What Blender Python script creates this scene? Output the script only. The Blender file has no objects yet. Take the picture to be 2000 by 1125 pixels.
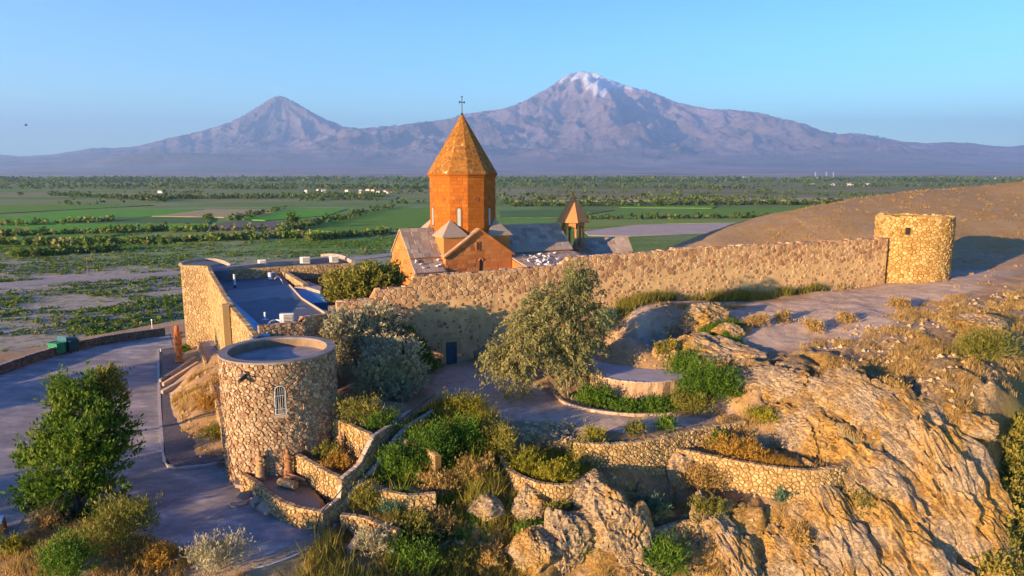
import bpy, bmesh, math, random
import numpy as np
from mathutils import Vector, noise as mnoise

random.seed(7)
rng = np.random.default_rng(11)
SC = bpy.context.scene
COL = SC.collection
R = math.radians

# ------------------------------------------------------------------ camera
CAM_Z = 34.0
PITCH = R(9.3)
FPX = 1351.0                      # focal length in pixels of a 2000 px wide frame
cam_data = bpy.data.cameras.new('camera')
cam = bpy.data.objects.new('camera', cam_data)
COL.objects.link(cam)
cam.location = (0, 0, CAM_Z)
cam.rotation_euler = (R(90) - PITCH, 0, 0)
cam_data.sensor_width = 36
cam_data.lens = FPX / 2000 * 36
cam_data.clip_start = 0.5
cam_data.clip_end = 200000
SC.camera = cam

# ------------------------------------------------------------------ light
SUN_AZ = 51.0                     # degrees left of straight behind the camera
SUN_EL = 8.5
world = bpy.data.worlds.new('World')
SC.world = world
world.use_nodes = True
wn = world.node_tree
sky = wn.nodes.new('ShaderNodeTexSky')
sky.sky_type = 'NISHITA'
sky.sun_disc = False
sky.sun_elevation = R(SUN_EL)
sky.sun_rotation = R(180 + SUN_AZ)
sky.altitude = 900
sky.air_density = 1.0
sky.dust_density = 0.25
sky.ozone_density = 3.0
hs = wn.nodes.new('ShaderNodeHueSaturation')
hs.inputs['Saturation'].default_value = 1.15
wn.links.new(sky.outputs[0], hs.inputs['Color'])
# the clear morning air: deeper azure overhead, pale towards the horizon, the same all round
geo_ = wn.nodes.new('ShaderNodeTexCoord'); sx_ = wn.nodes.new('ShaderNodeSeparateXYZ'); wn.links.new(geo_.outputs['Generated'], sx_.inputs[0])
rp_ = wn.nodes.new('ShaderNodeValToRGB'); wn.links.new(sx_.outputs[2], rp_.inputs[0])
rp_.color_ramp.elements[0].position = 0.0; rp_.color_ramp.elements[0].color = (1.10, 1.16, 0.82, 1)
rp_.color_ramp.elements[1].position = 0.42; rp_.color_ramp.elements[1].color = (0.0, 0.24, 0.60, 1)
e_ = rp_.color_ramp.elements.new(0.14); e_.color = (0.50, 0.70, 0.72, 1)
mm_ = wn.nodes.new('ShaderNodeMix'); mm_.data_type = 'RGBA'; mm_.blend_type = 'MULTIPLY'; mm_.inputs[0].default_value = 1.0
wn.links.new(hs.outputs[0], mm_.inputs[6]); wn.links.new(rp_.outputs[0], mm_.inputs[7])
wn.links.new(mm_.outputs[2], wn.nodes['Background'].inputs[0])
wn.nodes['Background'].inputs[1].default_value = 0.15

sl = bpy.data.lights.new('sun', 'SUN')
sl.energy = 2.9
sl.angle = R(0.5)
sl.color = (1.0, 0.66, 0.36)
sun = bpy.data.objects.new('sun', sl)
COL.objects.link(sun)
SUN_DIR = Vector((math.sin(R(SUN_AZ)) * math.cos(R(SUN_EL)), math.cos(R(SUN_AZ)) * math.cos(R(SUN_EL)), -math.sin(R(SUN_EL))))
sun.rotation_euler = SUN_DIR.to_track_quat('-Z', 'Y').to_euler()
sun.location = (-60, -60, 90)

SC.view_settings.view_transform = 'Standard'
SC.view_settings.look = 'None'
SC.view_settings.gamma = 1
SC.view_settings.use_curve_mapping = False
SC.view_settings.exposure = 2.05
try:
    SC.cycles.use_denoising = True
    SC.cycles.max_bounces = 5
    SC.cycles.volume_bounces = 2
    SC.cycles.transparent_max_bounces = 12
    SC.cycles.caustics_reflective = False
    SC.cycles.caustics_refractive = False
except Exception:
    pass

# ------------------------------------------------------------------ helpers: picture geometry
CP, SP = math.cos(PITCH), math.sin(PITCH)

def ray(X, Y):
    r = (X - 1000) / FPX
    u = -(Y - 562.5) / FPX
    return (r, CP + u * SP, -SP + u * CP)

def at(X, Y, z):
    d = ray(X, Y)
    t = (z - CAM_Z) / d[2]
    return (d[0] * t, d[1] * t, z)

def atD(X, Y, D):
    d = ray(X, Y)
    t = D / d[1]
    return (d[0] * t, D, CAM_Z + d[2] * t)

# ------------------------------------------------------------------ helpers: numpy noise
def _hash(ix, iy, iz, seed):
    h = (ix.astype(np.int64) * 374761393 + iy.astype(np.int64) * 668265263 + iz.astype(np.int64) * 2147483647 + seed * 974634777) & 0xFFFFFFFF
    h = ((h ^ (h >> 13)) * 1274126177) & 0xFFFFFFFF
    h = ((h ^ (h >> 16)) * 2246822519) & 0xFFFFFFFF
    return ((h ^ (h >> 15)) & 0xFFFFFF).astype(np.float64) / 0xFFFFFF

def vnoise(x, y, z=None, seed=0):
    x = np.asarray(x, float); y = np.asarray(y, float)
    ix = np.floor(x); iy = np.floor(y)
    fx = x - ix; fy = y - iy
    fx = fx * fx * fx * (fx * (fx * 6 - 15) + 10); fy = fy * fy * fy * (fy * (fy * 6 - 15) + 10)
    if z is None:
        zz = np.zeros_like(ix)
        a = _hash(ix, iy, zz, seed); b = _hash(ix + 1, iy, zz, seed)
        c = _hash(ix, iy + 1, zz, seed); d = _hash(ix + 1, iy + 1, zz, seed)
        return (a + (b - a) * fx) * (1 - fy) + (c + (d - c) * fx) * fy
    z = np.asarray(z, float)
    iz = np.floor(z); fz = z - iz; fz = fz * fz * (3 - 2 * fz)
    out = 0
    for k in (0, 1):
        a = _hash(ix, iy, iz + k, seed); b = _hash(ix + 1, iy, iz + k, seed)
        c = _hash(ix, iy + 1, iz + k, seed); d = _hash(ix + 1, iy + 1, iz + k, seed)
        v = (a + (b - a) * fx) * (1 - fy) + (c + (d - c) * fx) * fy
        out = out + v * (fz if k else 1 - fz)
    return out

def fbm(x, y, z=None, octv=4, seed=0, gain=0.5, lac=2.03):
    s = 0; a = 1; n = 0; f = 1
    for o in range(octv):
        s = s + a * (vnoise(x * f, y * f, None if z is None else z * f, seed + o * 17) - 0.5)
        n += a; a *= gain; f *= lac
    return s / n * 2

def ridged(x, y, octv=4, seed=0, gain=0.5, lac=2.1):
    s = 0; a = 1; n = 0; f = 1
    for o in range(octv):
        v = 1 - np.abs(2 * vnoise(x * f, y * f, None, seed + o * 13) - 1)
        s = s + a * v * v; n += a; a *= gain; f *= lac
    return s / n

def worley(x, y, seed=0):
    """F1, F2 and the nearest cell's random value (2-D)."""
    ix = np.floor(x); iy = np.floor(y)
    f1 = np.full(x.shape, 9.0); f2 = np.full(x.shape, 9.0); cid = np.zeros(x.shape)
    z = np.zeros_like(ix)
    for dx in (-1, 0, 1):
        for dy in (-1, 0, 1):
            cx = ix + dx; cy = iy + dy
            px = cx + _hash(cx, cy, z, seed); py = cy + _hash(cx, cy, z, seed + 5)
            d = np.hypot(px - x, py - y)
            idv = _hash(cx, cy, z, seed + 9)
            c = d < f1
            f2 = np.where(c, f1, np.minimum(f2, d))
            cid = np.where(c, idv, cid)
            f1 = np.where(c, d, f1)
    return f1, f2, cid

def facets(x, y, seed=0, tilt=1.0):
    """each cell is a tilted plane; returns height and F2-F1"""
    ix = np.floor(x); iy = np.floor(y)
    f1 = np.full(x.shape, 9.0); f2 = np.full(x.shape, 9.0); h = np.zeros(x.shape)
    z = np.zeros_like(ix)
    for dx in (-1, 0, 1):
        for dy in (-1, 0, 1):
            cx = ix + dx; cy = iy + dy
            ox = cx + _hash(cx, cy, z, seed) - x; oy = cy + _hash(cx, cy, z, seed + 5) - y
            d = np.hypot(ox, oy)
            hv = (_hash(cx, cy, z, seed + 9) - 0.5) + tilt * (ox * (_hash(cx, cy, z, seed + 11) - 0.5) + oy * (_hash(cx, cy, z, seed + 15) - 0.5))
            c = d < f1
            f2 = np.where(c, f1, np.minimum(f2, d)); h = np.where(c, hv, h); f1 = np.where(c, d, f1)
    return h, f2 - f1

def sstep(a, b, x):
    t = np.clip((x - a) / (b - a), 0, 1)
    return t * t * (3 - 2 * t)

# ------------------------------------------------------------------ helpers: objects
def tag(o, label=None, cat=None, group=None, kind=None):
    if label: o['label'] = label
    if cat: o['category'] = cat
    if group: o['group'] = group
    if kind: o['kind'] = kind
    return o

def link_mesh(name, me, parent=None):
    o = bpy.data.objects.new(name, me)
    COL.objects.link(o)
    if parent is not None:
        o.parent = parent
    return o

def empty(name, loc=(0, 0, 0), rz=0, label=None, cat=None, group=None):
    o = bpy.data.objects.new(name, None)
    o.empty_display_size = 0.3
    COL.objects.link(o)
    o.location = loc
    o.rotation_euler = (0, 0, rz)
    return tag(o, label, cat, group)

class MB:
    """collects faces with a tint per face, builds ONE mesh"""
    def __init__(self):
        self.v = []; self.f = []; self.t = []
    def add(self, verts, faces, tint=0.5):
        n = len(self.v)
        self.v.extend(verts)
        self.f.extend([tuple(i + n for i in fc) for fc in faces])
        if hasattr(tint, '__len__'):
            self.t.extend(tint)
        else:
            self.t.extend([tint] * len(faces))
    def box(self, c, s, rz=0, tint=0.5, taper=1.0):
        cx, cy, cz = c; sx, sy, sz = s[0] / 2, s[1] / 2, s[2] / 2
        ca, sa = math.cos(rz), math.sin(rz)
        vs = []
        for z, k in ((-sz, 1.0), (sz, taper)):
            for x, y in ((-sx, -sy), (sx, -sy), (sx, sy), (-sx, sy)):
                x *= k; y *= k
                vs.append((cx + x * ca - y * sa, cy + x * sa + y * ca, cz + z))
        self.add(vs, [(3, 2, 1, 0), (4, 5, 6, 7), (0, 1, 5, 4), (1, 2, 6, 5), (2, 3, 7, 6), (3, 0, 4, 7)], tint)
    def prism(self, poly, z0, z1, tint=0.5, ztop=None):
        """poly: list of (x, y) CCW; ztop: optional per-vertex top heights; z0 may be a list"""
        n = len(poly)
        zb = z0 if hasattr(z0, '__len__') else [z0] * n
        zt = ztop if ztop is not None else (z1 if hasattr(z1, '__len__') else [z1] * n)
        vs = [(p[0], p[1], zb[i]) for i, p in enumerate(poly)] + [(p[0], p[1], zt[i]) for i, p in enumerate(poly)]
        fs = [tuple(reversed(range(n))), tuple(range(n, 2 * n))]
        for i in range(n):
            j = (i + 1) % n
            fs.append((i, j, n + j, n + i))
        self.add(vs, fs, tint)
    def tube(self, pts, rad, n=6, tint=0.5, caps=True):
        pts = [Vector(p) for p in pts]
        rads = rad if hasattr(rad, '__len__') else [rad] * len(pts)
        rings = []
        for i, p in enumerate(pts):
            a = pts[max(i - 1, 0)]; b = pts[min(i + 1, len(pts) - 1)]
            d = (b - a)
            if d.length < 1e-6: d = Vector((0, 0, 1))
            d.normalize()
            u = d.cross(Vector((0, 0, 1)))
            if u.length < 0.05: u = d.cross(Vector((0, 1, 0)))
            u.normalize(); w = u.cross(d)
            rings.append([tuple(p + (u * math.cos(2 * math.pi * k / n) + w * math.sin(2 * math.pi * k / n)) * rads[i]) for k in range(n)])
        vs = [v for r in rings for v in r]
        fs = []
        for i in range(len(rings) - 1):
            for k in range(n):
                k2 = (k + 1) % n
                fs.append((i * n + k, i * n + k2, (i + 1) * n + k2, (i + 1) * n + k))
        if caps:
            fs.append(tuple(reversed(range(n))))
            fs.append(tuple((len(rings) - 1) * n + k for k in range(n)))
        self.add(vs, fs, tint)
    def lathe(self, c, prof, n=16, tint=0.5, a0=0.0, rz=0):
        """prof: list of (r, z)"""
        vs = []; fs = []
        for r, z in prof:
            for k in range(n):
                a = rz + 2 * math.pi * k / n
                vs.append((c[0] + r * math.cos(a), c[1] + r * math.sin(a), c[2] + z))
        for i in range(len(prof) - 1):
            for k in range(n):
                k2 = (k + 1) % n
                fs.append((i * n + k, i * n + k2, (i + 1) * n + k2, (i + 1) * n + k))
        self.add(vs, fs, tint)
    def build(self, name, mat, parent=None, smooth=False):
        me = bpy.data.meshes.new(name)
        me.from_pydata(self.v, [], self.f)
        if len(self.t) == len(self.f):
            at_ = me.attributes.new('tint', 'FLOAT', 'FACE')
            at_.data.foreach_set('value', np.array(self.t, dtype=np.float32))
        if mat is not None: me.materials.append(mat)
        me.validate(clean_customdata=False)
        if smooth:
            me.polygons.foreach_set('use_smooth', [True] * len(me.polygons))
        me.update()
        return link_mesh(name, me, parent)

def np_mesh(name, verts, faces, mat, parent=None, smooth=True, vattr=None, fattr=None):
    """verts (N,3), faces (M,3 or 4) numpy arrays -> object, fast"""
    me = bpy.data.meshes.new(name)
    k = faces.shape[1]
    me.vertices.add(len(verts)); me.loops.add(faces.size); me.polygons.add(len(faces))
    me.vertices.foreach_set('co', np.ascontiguousarray(verts, dtype=np.float32).ravel())
    me.loops.foreach_set('vertex_index', np.ascontiguousarray(faces, dtype=np.int32).ravel())
    me.polygons.foreach_set('loop_start', np.arange(0, faces.size, k, dtype=np.int32))
    try:
        me.polygons.foreach_set('loop_total', np.full(len(faces), k, dtype=np.int32))
    except Exception:
        pass
    me.update(calc_edges=True)
    me.polygons.foreach_set('use_smooth', np.full(len(faces), bool(smooth)))
    for nm, arr in (vattr or {}).items():
        arr = np.asarray(arr, dtype=np.float32)
        if arr.ndim == 2:
            a = me.attributes.new(nm, 'FLOAT_COLOR', 'POINT')
            if arr.shape[1] == 3: arr = np.concatenate([arr, np.ones((len(arr), 1), np.float32)], 1)
            a.data.foreach_set('color', arr.ravel())
        else:
            a = me.attributes.new(nm, 'FLOAT', 'POINT'); a.data.foreach_set('value', arr)
    for nm, arr in (fattr or {}).items():
        a = me.attributes.new(nm, 'FLOAT', 'FACE'); a.data.foreach_set('value', np.asarray(arr, dtype=np.float32))
    if mat is not None: me.materials.append(mat)
    return link_mesh(name, me, parent)

# ------------------------------------------------------------------ helpers: materials
class NT:
    def __init__(self, name):
        self.m = bpy.data.materials.new(name); self.m.use_nodes = True
        self.t = self.m.node_tree
        self.b = self.t.nodes['Principled BSDF']
        self.b.inputs['Specular IOR Level'].default_value = 0.25
        self.co = None
    def n(self, kind, **kw):
        nd = self.t.nodes.new(kind)
        for k, v in kw.items(): setattr(nd, k, v)
        return nd
    def l(self, a, b): self.t.links.new(a, b); return self
    def coord(self, kind='Object'):
        if self.co is None: self.co = self.n('ShaderNodeTexCoord')
        return self.co.outputs[kind]
    def geo(self):
        return self.n('ShaderNodeNewGeometry')
    def attr(self, name, out='Fac'):
        a = self.n('ShaderNodeAttribute'); a.attribute_name = name
        return a.outputs[out]
    def noise(self, scale, detail=4, rough=0.55, vec=None, dist=0.0, out='Fac'):
        a = self.n('ShaderNodeTexNoise')
        a.inputs['Scale'].default_value = scale; a.inputs['Detail'].default_value = detail
        a.inputs['Roughness'].default_value = rough; a.inputs['Distortion'].default_value = dist
        self.l(vec if vec is not None else self.pos(), a.inputs['Vector'])
        return a.outputs[out]
    def pos(self):
        if not hasattr(self, '_g'): self._g = self.geo()
        return self._g.outputs['Position']
    def voro(self, scale, feature='F1', vec=None, out='Distance', rand=1.0):
        a = self.n('ShaderNodeTexVoronoi'); a.feature = feature
        a.inputs['Scale'].default_value = scale; a.inputs['Randomness'].default_value = rand
        self.l(vec if vec is not None else self.pos(), a.inputs['Vector'])
        return a.outputs[out]
    def ramp(self, fac, stops, interp='LINEAR'):
        a = self.n('ShaderNodeValToRGB'); cr = a.color_ramp; cr.interpolation = interp
        while len(cr.elements) < len(stops): cr.elements.new(0.5)
        for e, (p, c) in zip(cr.elements, stops):
            e.position = p; e.color = (c[0], c[1], c[2], 1) if hasattr(c, '__len__') else (c, c, c, 1)
        self.l(fac, a.inputs[0])
        return a.outputs[0]
    def mix(self, fac, a, b, blend='MIX'):
        m = self.n('ShaderNodeMix'); m.data_type = 'RGBA'; m.blend_type = blend
        for s, v in ((m.inputs[0], fac), (m.inputs[6], a), (m.inputs[7], b)):
            if isinstance(v, (int, float)): s.default_value = v
            elif isinstance(v, (tuple, list)): s.default_value = (v[0], v[1], v[2], 1)
            else: self.l(v, s)
        return m.outputs[2]
    def math(self, op, a, b=0.0, c=None):
        m = self.n('ShaderNodeMath'); m.operation = op
        for s, v in zip(m.inputs, (a, b, c)):
            if v is None: continue
            if isinstance(v, (int, float)): s.default_value = v
            else: self.l(v, s)
        return m.outputs[0]
    def maprange(self, v, a, b, c=0.0, d=1.0):
        m = self.n('ShaderNodeMapRange')
        self.l(v, m.inputs[0])
        for i, x in enumerate((a, b, c, d)): m.inputs[i + 1].default_value = x
        return m.outputs[0]
    def scalevec(self, s, vec=None):
        m = self.n('ShaderNodeMapping'); m.inputs['Scale'].default_value = s
        self.l(vec if vec is not None else self.pos(), m.inputs['Vector'])
        return m.outputs[0]
    def bump(self, h, strength=0.4, dist=0.05, normal=None):
        b = self.n('ShaderNodeBump'); b.inputs['Strength'].default_value = strength; b.inputs['Distance'].default_value = dist
        self.l(h, b.inputs['Height'])
        if normal is not None: self.l(normal, b.inputs['Normal'])
        return b.outputs[0]
    def done(self, color, rough=0.9, normal=None, metallic=0.0):
        if isinstance(color, (tuple, list)): self.b.inputs['Base Color'].default_value = (*color[:3], 1)
        else: self.l(color, self.b.inputs['Base Color'])
        if isinstance(rough, (int, float)): self.b.inputs['Roughness'].default_value = rough
        else: self.l(rough, self.b.inputs['Roughness'])
        self.b.inputs['Metallic'].default_value = metallic
        if normal is not None: self.l(normal, self.b.inputs['Normal'])
        return self.m

M = {}
def simple(name, col, rough=0.8, var=0.25, scale=3.0, bump=0.2, metallic=0.0, bs=30.0):
    t = NT(name)
    f = t.noise(scale, 5)
    dark = tuple(c * (1 - var) for c in col); lite = tuple(min(1, c * (1 + var)) for c in col)
    c = t.ramp(f, [(0.3, dark), (0.7, lite)])
    nrm = t.bump(t.noise(bs, 4), bump, 0.02) if bump else None
    M[name] = t.done(c, rough, nrm, metallic)
    return M[name]
# ------------------------------------------------------------------ terrain heights
def tps_fit(P, Z, lam=0.02):
    n = len(P)
    d = np.hypot(P[:, None, 0] - P[None, :, 0], P[:, None, 1] - P[None, :, 1])
    K = np.where(d > 0, d * d * np.log(d + 1e-9), 0.0) + np.eye(n) * lam * 50
    A = np.zeros((n + 3, n + 3)); A[:n, :n] = K
    A[:n, n] = 1; A[:n, n + 1:] = P; A[n, :n] = 1; A[n + 1:, :n] = P.T
    b = np.concatenate([Z, np.zeros(3)])
    return np.linalg.solve(A, b)

def tps_eval(w, P, x, y):
    out = np.zeros(x.shape).ravel(); xf = x.ravel(); yf = y.ravel()
    for i in range(0, len(xf), 20000):
        xs = xf[i:i + 20000]; ys = yf[i:i + 20000]
        d2 = (xs[:, None] - P[None, :, 0]) ** 2 + (ys[:, None] - P[None, :, 1]) ** 2
        out[i:i + 20000] = (0.5 * d2 * np.log(d2 + 1e-12)) @ w[:len(P)] + w[-3] + w[-2] * xs + w[-1] * ys
    return out.reshape(x.shape)

def poly_sd(x, y, poly):
    """signed distance, positive inside"""
    P = np.array([(p[0], p[1]) for p in poly], float)
    d = np.full(x.shape, 1e9); inside = np.zeros(x.shape, bool)
    n = len(P)
    for i in range(n):
        a = P[i]; b = P[(i + 1) % n]; e = b - a
        t = np.clip(((x - a[0]) * e[0] + (y - a[1]) * e[1]) / (e @ e + 1e-12), 0, 1)
        d = np.minimum(d, np.hypot(x - a[0] - t * e[0], y - a[1] - t * e[1]))
        c = ((a[1] <= y) & (b[1] > y)) | ((b[1] <= y) & (a[1] > y))
        with np.errstate(divide='ignore', invalid='ignore'):
            xi = a[0] + (y - a[1]) / (b[1] - a[1] if b[1] != a[1] else 1e-9) * e[0]
        inside ^= c & (x < xi)
    return np.where(inside, d, -d)

LOTZ = 15.5
ctrl = []
def cz(*pts):
    for X, Y, z in pts: ctrl.append(at(X, Y, z))
def cd(*pts):
    for X, Y, D in pts: ctrl.append(atD(X, Y, D))
# car park and the ground left of the round tower
cz(*[(X, Y, LOTZ) for X, Y in ((20, 740), (150, 700), (320, 660), (60, 850), (200, 800), (280, 750), (30, 1000), (300, 950), (400, 1000),
                             (500, 1000), (560, 1050), (250, 880), (-200, 800), (-300, 1000), (-200, 700))])
cz((405, 690, 16.9), (425, 790, 16.6), (440, 880, 15.9), (355, 840, 15.8), (350, 720, 16.0), (310, 880, 15.5))
cz((200, 1090, 15.9), (40, 1080, 15.9), (380, 1110, 15.3), (520, 1110, 15.0), (620, 1060, 15.3))
# courtyard level behind the walls
for p in ((-25, 60, 18), (-15, 60, 18.5), (-10, 70, 19), (0, 75, 19.5), (10, 80, 19.8), (-20, 85, 17), (0, 96, 18.5), (18, 92, 19.5), (30, 85, 21), (-38, 88, 15), (-20, 100, 16)):
    ctrl.append(p)
# foot of the long wall
cz((882, 708, 18.6), (840, 712, 18.6), (700, 730, 18.3), (960, 702, 18.8), (1050, 676, 19.4), (1130, 622, 21.6), (1200, 600, 22.3),
   (1330, 588, 22.6), (1450, 588, 22.4), (1600, 573, 22.7), (1720, 557, 22.9))
cd((1870, 547, 69), (2000, 537, 70), (1940, 530, 76), (1940, 480, 88), (2200, 530, 68))
# brown hill behind
cd((1400, 486, 92), (1480, 452, 98), (1560, 424, 102), (1640, 403, 106), (1720, 391, 110), (1850, 379, 116), (2000, 365, 121), (2200, 350, 128),
   (1500, 475, 93), (1640, 445, 94), (1750, 430, 97), (1900, 420, 101), (2200, 420, 104), (2200, 480, 88))
# path, stage, bank
cz((1250, 622, 22.1), (1230, 650, 21.5), (1330, 676, 21.1), (1400, 640, 21.9), (1400, 700, 20.6), (1200, 690, 19.3), (1280, 700, 19.2),
   (1500, 640, 21.8), (1600, 640, 21.9), (1700, 600, 22.6), (1800, 600, 22.6), (1950, 600, 22.9), (1950, 680, 21.9), (1850, 680, 21.8),
   (1700, 680, 21.6), (1550, 700, 21.1), (1450, 725, 20.4), (1480, 785, 19.4), (1400, 800, 18.7), (1600, 760, 20.3), (1750, 760, 20.6), (1880, 760, 20.9),
   (1500, 690, 21.1), (1430, 660, 21.5))
cz((900, 750, 18.4), (1000, 800, 18.2), (1100, 800, 18.2), (1200, 815, 18.2), (1300, 808, 18.3), (1000, 740, 18.5), (1150, 770, 18.4), (1250, 775, 18.4), (1340, 760, 18.8),
   (900, 800, 18.2))
cz((900, 840, 17.9), (860, 880, 17.5), (950, 900, 17.3), (1000, 860, 17.9), (1100, 850, 17.9), (1130, 880, 17.5), (1060, 920, 17.1), (960, 960, 16.6))
# rocks and cliff on the right
cz((1550, 850, 18.3), (1650, 850, 18.9), (1800, 850, 19.0), (1920, 850, 18.8), (1700, 950, 16.6), (1850, 950, 16.8), 
   (1500, 1012, 15.2), (1600, 1010, 15.3), (1700, 1080, 13.8), (1850, 1080, 14.0), (1500, 1100, 13.2), (1300, 1000, 14.6), (1300, 1100, 13.0),
   (1400, 1000, 15.2), (1400, 1060, 14.2))
cz((1195, 985, 16.3), (1150, 1000, 16.0), (1210, 1080, 14.4), (1100, 1000, 15.8), (1100, 1090, 14.0), (1000, 1000, 15.7), (1000, 1100, 13.9), (900, 1010, 15.8),
   (900, 1100, 14.1), (800, 1100, 14.6), (700, 1110, 14.9), (750, 1040, 15.4), (800, 980, 16.2), (720, 985, 15.9), (850, 960, 16.5), (770, 930, 16.9), (840, 900, 17.2))
cz((1985, 1000, 14.4), (1985, 1100, 12.6), (1990, 900, 16.9), (2100, 1000, 13.8), (2100, 1100, 12), (2100, 900, 16.0), (1990, 800, 19.6), (2200, 760, 19.5), (2200, 650, 21.5))
cz((1350, 938, 15.9), (1450, 962, 15.8), (1550, 980, 15.8), (1640, 962, 16.1), (1685, 925, 17.2), (985, 930, 16.4), (1050, 978, 16.2), (1110, 978, 16.3), (1168, 950, 16.8),
   (1150, 892, 17.2), (1200, 908, 17.0), (1250, 912, 17.0), (1320, 890, 17.0), (1400, 862, 17.5), (795, 892, 17.2), (850, 918, 17.0), (725, 978, 15.8), (790, 1002, 15.8), (850, 992, 16.0),
   (700, 1042, 15.2), (765, 1062, 15.2), (1310, 1075, 13.9), (1350, 1000, 15.0), (1300, 985, 15.8), (1340, 900, 16.9), (1250, 970, 16.4))
for p in ((-30, 15, 15.5), (-12, 16, 13.5), (0, 18, 10.5), (15, 18, 8.5), (30, 18, 8), (45, 25, 9), (0, 0, 7), (-30, 0, 15), (30, 0, 4), (-60, 20, 15.5), (-60, 45, 15.5), (-90, 30, 14), (-80, 60, 14)):
    ctrl.append(p)
# stair foot and planters beside the round tower
cz((640, 1025, 15.4), (860, 800, 18.2), (700, 905, 16.9), (600, 960, 16.3), (620, 860, 17.3), (700, 820, 18.5))
ctrl_a = np.array(ctrl, float)
TPSW = tps_fit(ctrl_a[:, :2], ctrl_a[:, 2])

# footprint of the hill the place stands on
HILL = [(-110, 62), (-52, 66), (-46, 76), (-43.5, 84), (-38, 92), (-20, 100), (5, 98), (27, 95), (35, 100), (43, 104), (51, 108), (60, 112), (75, 118), (92, 123), (125, 131), (190, 135),
        (260, 120), (260, -60), (120, -110), (-130, -110), (-150, 20)]
LOT = [at(*p, LOTZ) for p in ((-260, 800), (0, 733), (120, 694), (240, 665), (330, 651), (338, 676), (312, 690), (312, 800), (318, 895), (332, 915), (440, 908), (470, 950), (560, 1000), (625, 1016),
                              (600, 1050), (520, 1085), (470, 1100), (330, 1085), (260, 1010), (150, 1000), (60, 985), (30, 1040), (0, 1080), (-250, 1080))]

PATH = [at(X, Y, 18.3) for X, Y in ((880, 712), (905, 716), (960, 722), (1060, 760), (1100, 786), (1160, 802), (1230, 812), (1310, 812), (1420, 800), (1440, 816), (1330, 836), (1220, 848), (1120, 828), (1010, 822), (940, 815), (870, 790), (848, 786), (835, 740))]
STAGE_C = at(1245, 716, 19.8)
TERR = []      # (polygon, height, softness) pieces of made-up level ground, filled below
def T(z, *px, soft=0.25):
    TERR.append(([at(X, Y, z) for X, Y in px], z, soft))
T(16.35, (485, 935), (528, 965), (572, 988), (622, 996), (632, 975), (600, 940), (560, 915), (500, 905), soft=0.2)      # statue terrace
T(17.25, (585, 888), (625, 913), (662, 932), (690, 905), (700, 878), (652, 862), (620, 850), (596, 862), soft=0.2)      # small planter
T(18.75, (650, 812), (690, 830), (728, 850), (765, 822), (800, 790), (700, 770), soft=0.2)                             # upper planter
T(17.9, (775, 862), (815, 872), (850, 890), (900, 870), (930, 840), (870, 815), (800, 835), soft=0.3)
T(16.9, (700, 945), (760, 965), (820, 970), (850, 930), (800, 905), (740, 905), (715, 920), soft=0.3)
T(16.0, (672, 1012), (720, 1020), (770, 1035), (790, 1010), (720, 990), (690, 985), soft=0.2)
T(17.15, (985, 895), (1005, 922), (1060, 944), (1120, 946), (1165, 932), (1150, 890), (1060, 880), soft=0.3)
T(17.45, (1305, 878), (1400, 895), (1500, 914), (1600, 922), (1662, 905), (1600, 880), (1500, 872), (1400, 862), soft=0.25)
T(18.35, (1140, 858), (1250, 864), (1340, 846), (1455, 828), (1440, 806), (1330, 812), (1220, 826), soft=0.3)

def base_height(x, y):
    z = tps_eval(TPSW, ctrl_a[:, :2], x, y)
    z = np.clip(z, 2, 60)
    # level car park
    sd = poly_sd(x, y, LOT)
    k = sstep(-3.0, 0.0, sd)
    z = z * (1 - k) + LOTZ * k
    for poly, tz, soft in TERR:
        s = poly_sd(x, y, poly)
        k = sstep(-soft, 0.05, s)
        z = z * (1 - k) + tz * k
    k = sstep(-0.6, 0.3, poly_sd(x, y, PATH))
    z = z * (1 - 0.8 * k) + 18.25 * 0.8 * k
    sdh = poly_sd(x, y, HILL)
    far = 1 - sstep(0, 1, -sdh / 80)
    plain = fbm(x * 0.01, y * 0.01, octv=3, seed=3) * 0.5
    near = np.clip(-sdh, 0, None)
    z = z * far + plain * (1 - far)
    # the slope just beyond the rim of the hill falls faster
    z = np.where((near > 0) & (z > plain), np.maximum(plain, z - near * 0.05), z)
    return z, sdh, sd

def grow(a, b, step, ratio, lo, hi, maxstep=4000):
    mid = list(np.arange(a, b + step / 2, step))
    r = []; s = step; v = b
    while v < hi: s = min(s * ratio, maxstep); v += s; r.append(v)
    l = []; s = step; v = a
    while v > lo: s = min(s * ratio, maxstep); v -= s; l.append(v)
    return np.array(l[::-1] + mid + r)

GX = grow(-34, 44, 0.19, 1.065, -60000, 60000)
GY = grow(31, 66, 0.19, 1.06, -400, 60000)
XX, YY = np.meshgrid(GX, GY)
ZZ, SDH, SDL = base_height(XX, YY)

# rock mask: golden rock and cliff on the right and in the foreground
ROCKP = [at(X, Y, z) for X, Y, z in ((860, 960, 16.5), (980, 930, 17), (1170, 950, 17), (1260, 880, 17), (1330, 880, 17), (1400, 890, 17), (1560, 840, 18.4), (1440, 770, 19.5), (1420, 735, 20.4), (1350, 700, 21), (1270, 660, 21.5),
         (1290, 605, 22.3), (1420, 625, 22), (1480, 690, 21.3), (1700, 660, 22), (1860, 600, 22.8), (2150, 560, 23))] + [(60, 60), (60, 20), (20, 15), (-6, 22)]
rock = sstep(-1.0, 1.0, poly_sd(XX, YY, ROCKP) + fbm(XX * 0.35, YY * 0.35, octv=3, seed=21) * 1.4)
green_low = sstep(-1, 1.2, poly_sd(XX, YY, [at(X, Y, 14) for X, Y in ((1965, 830), (1955, 900), (1925, 1000), (1915, 1140), (2300, 1140), (2300, 800))]))
for poly, tz, soft in TERR:
    rock *= 1 - sstep(-1.5, -0.2, poly_sd(XX, YY, poly))
stage_d = np.hypot(XX - STAGE_C[0], (YY - STAGE_C[1]))
rock *= sstep(4.2, 5.2, stage_d)
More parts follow.
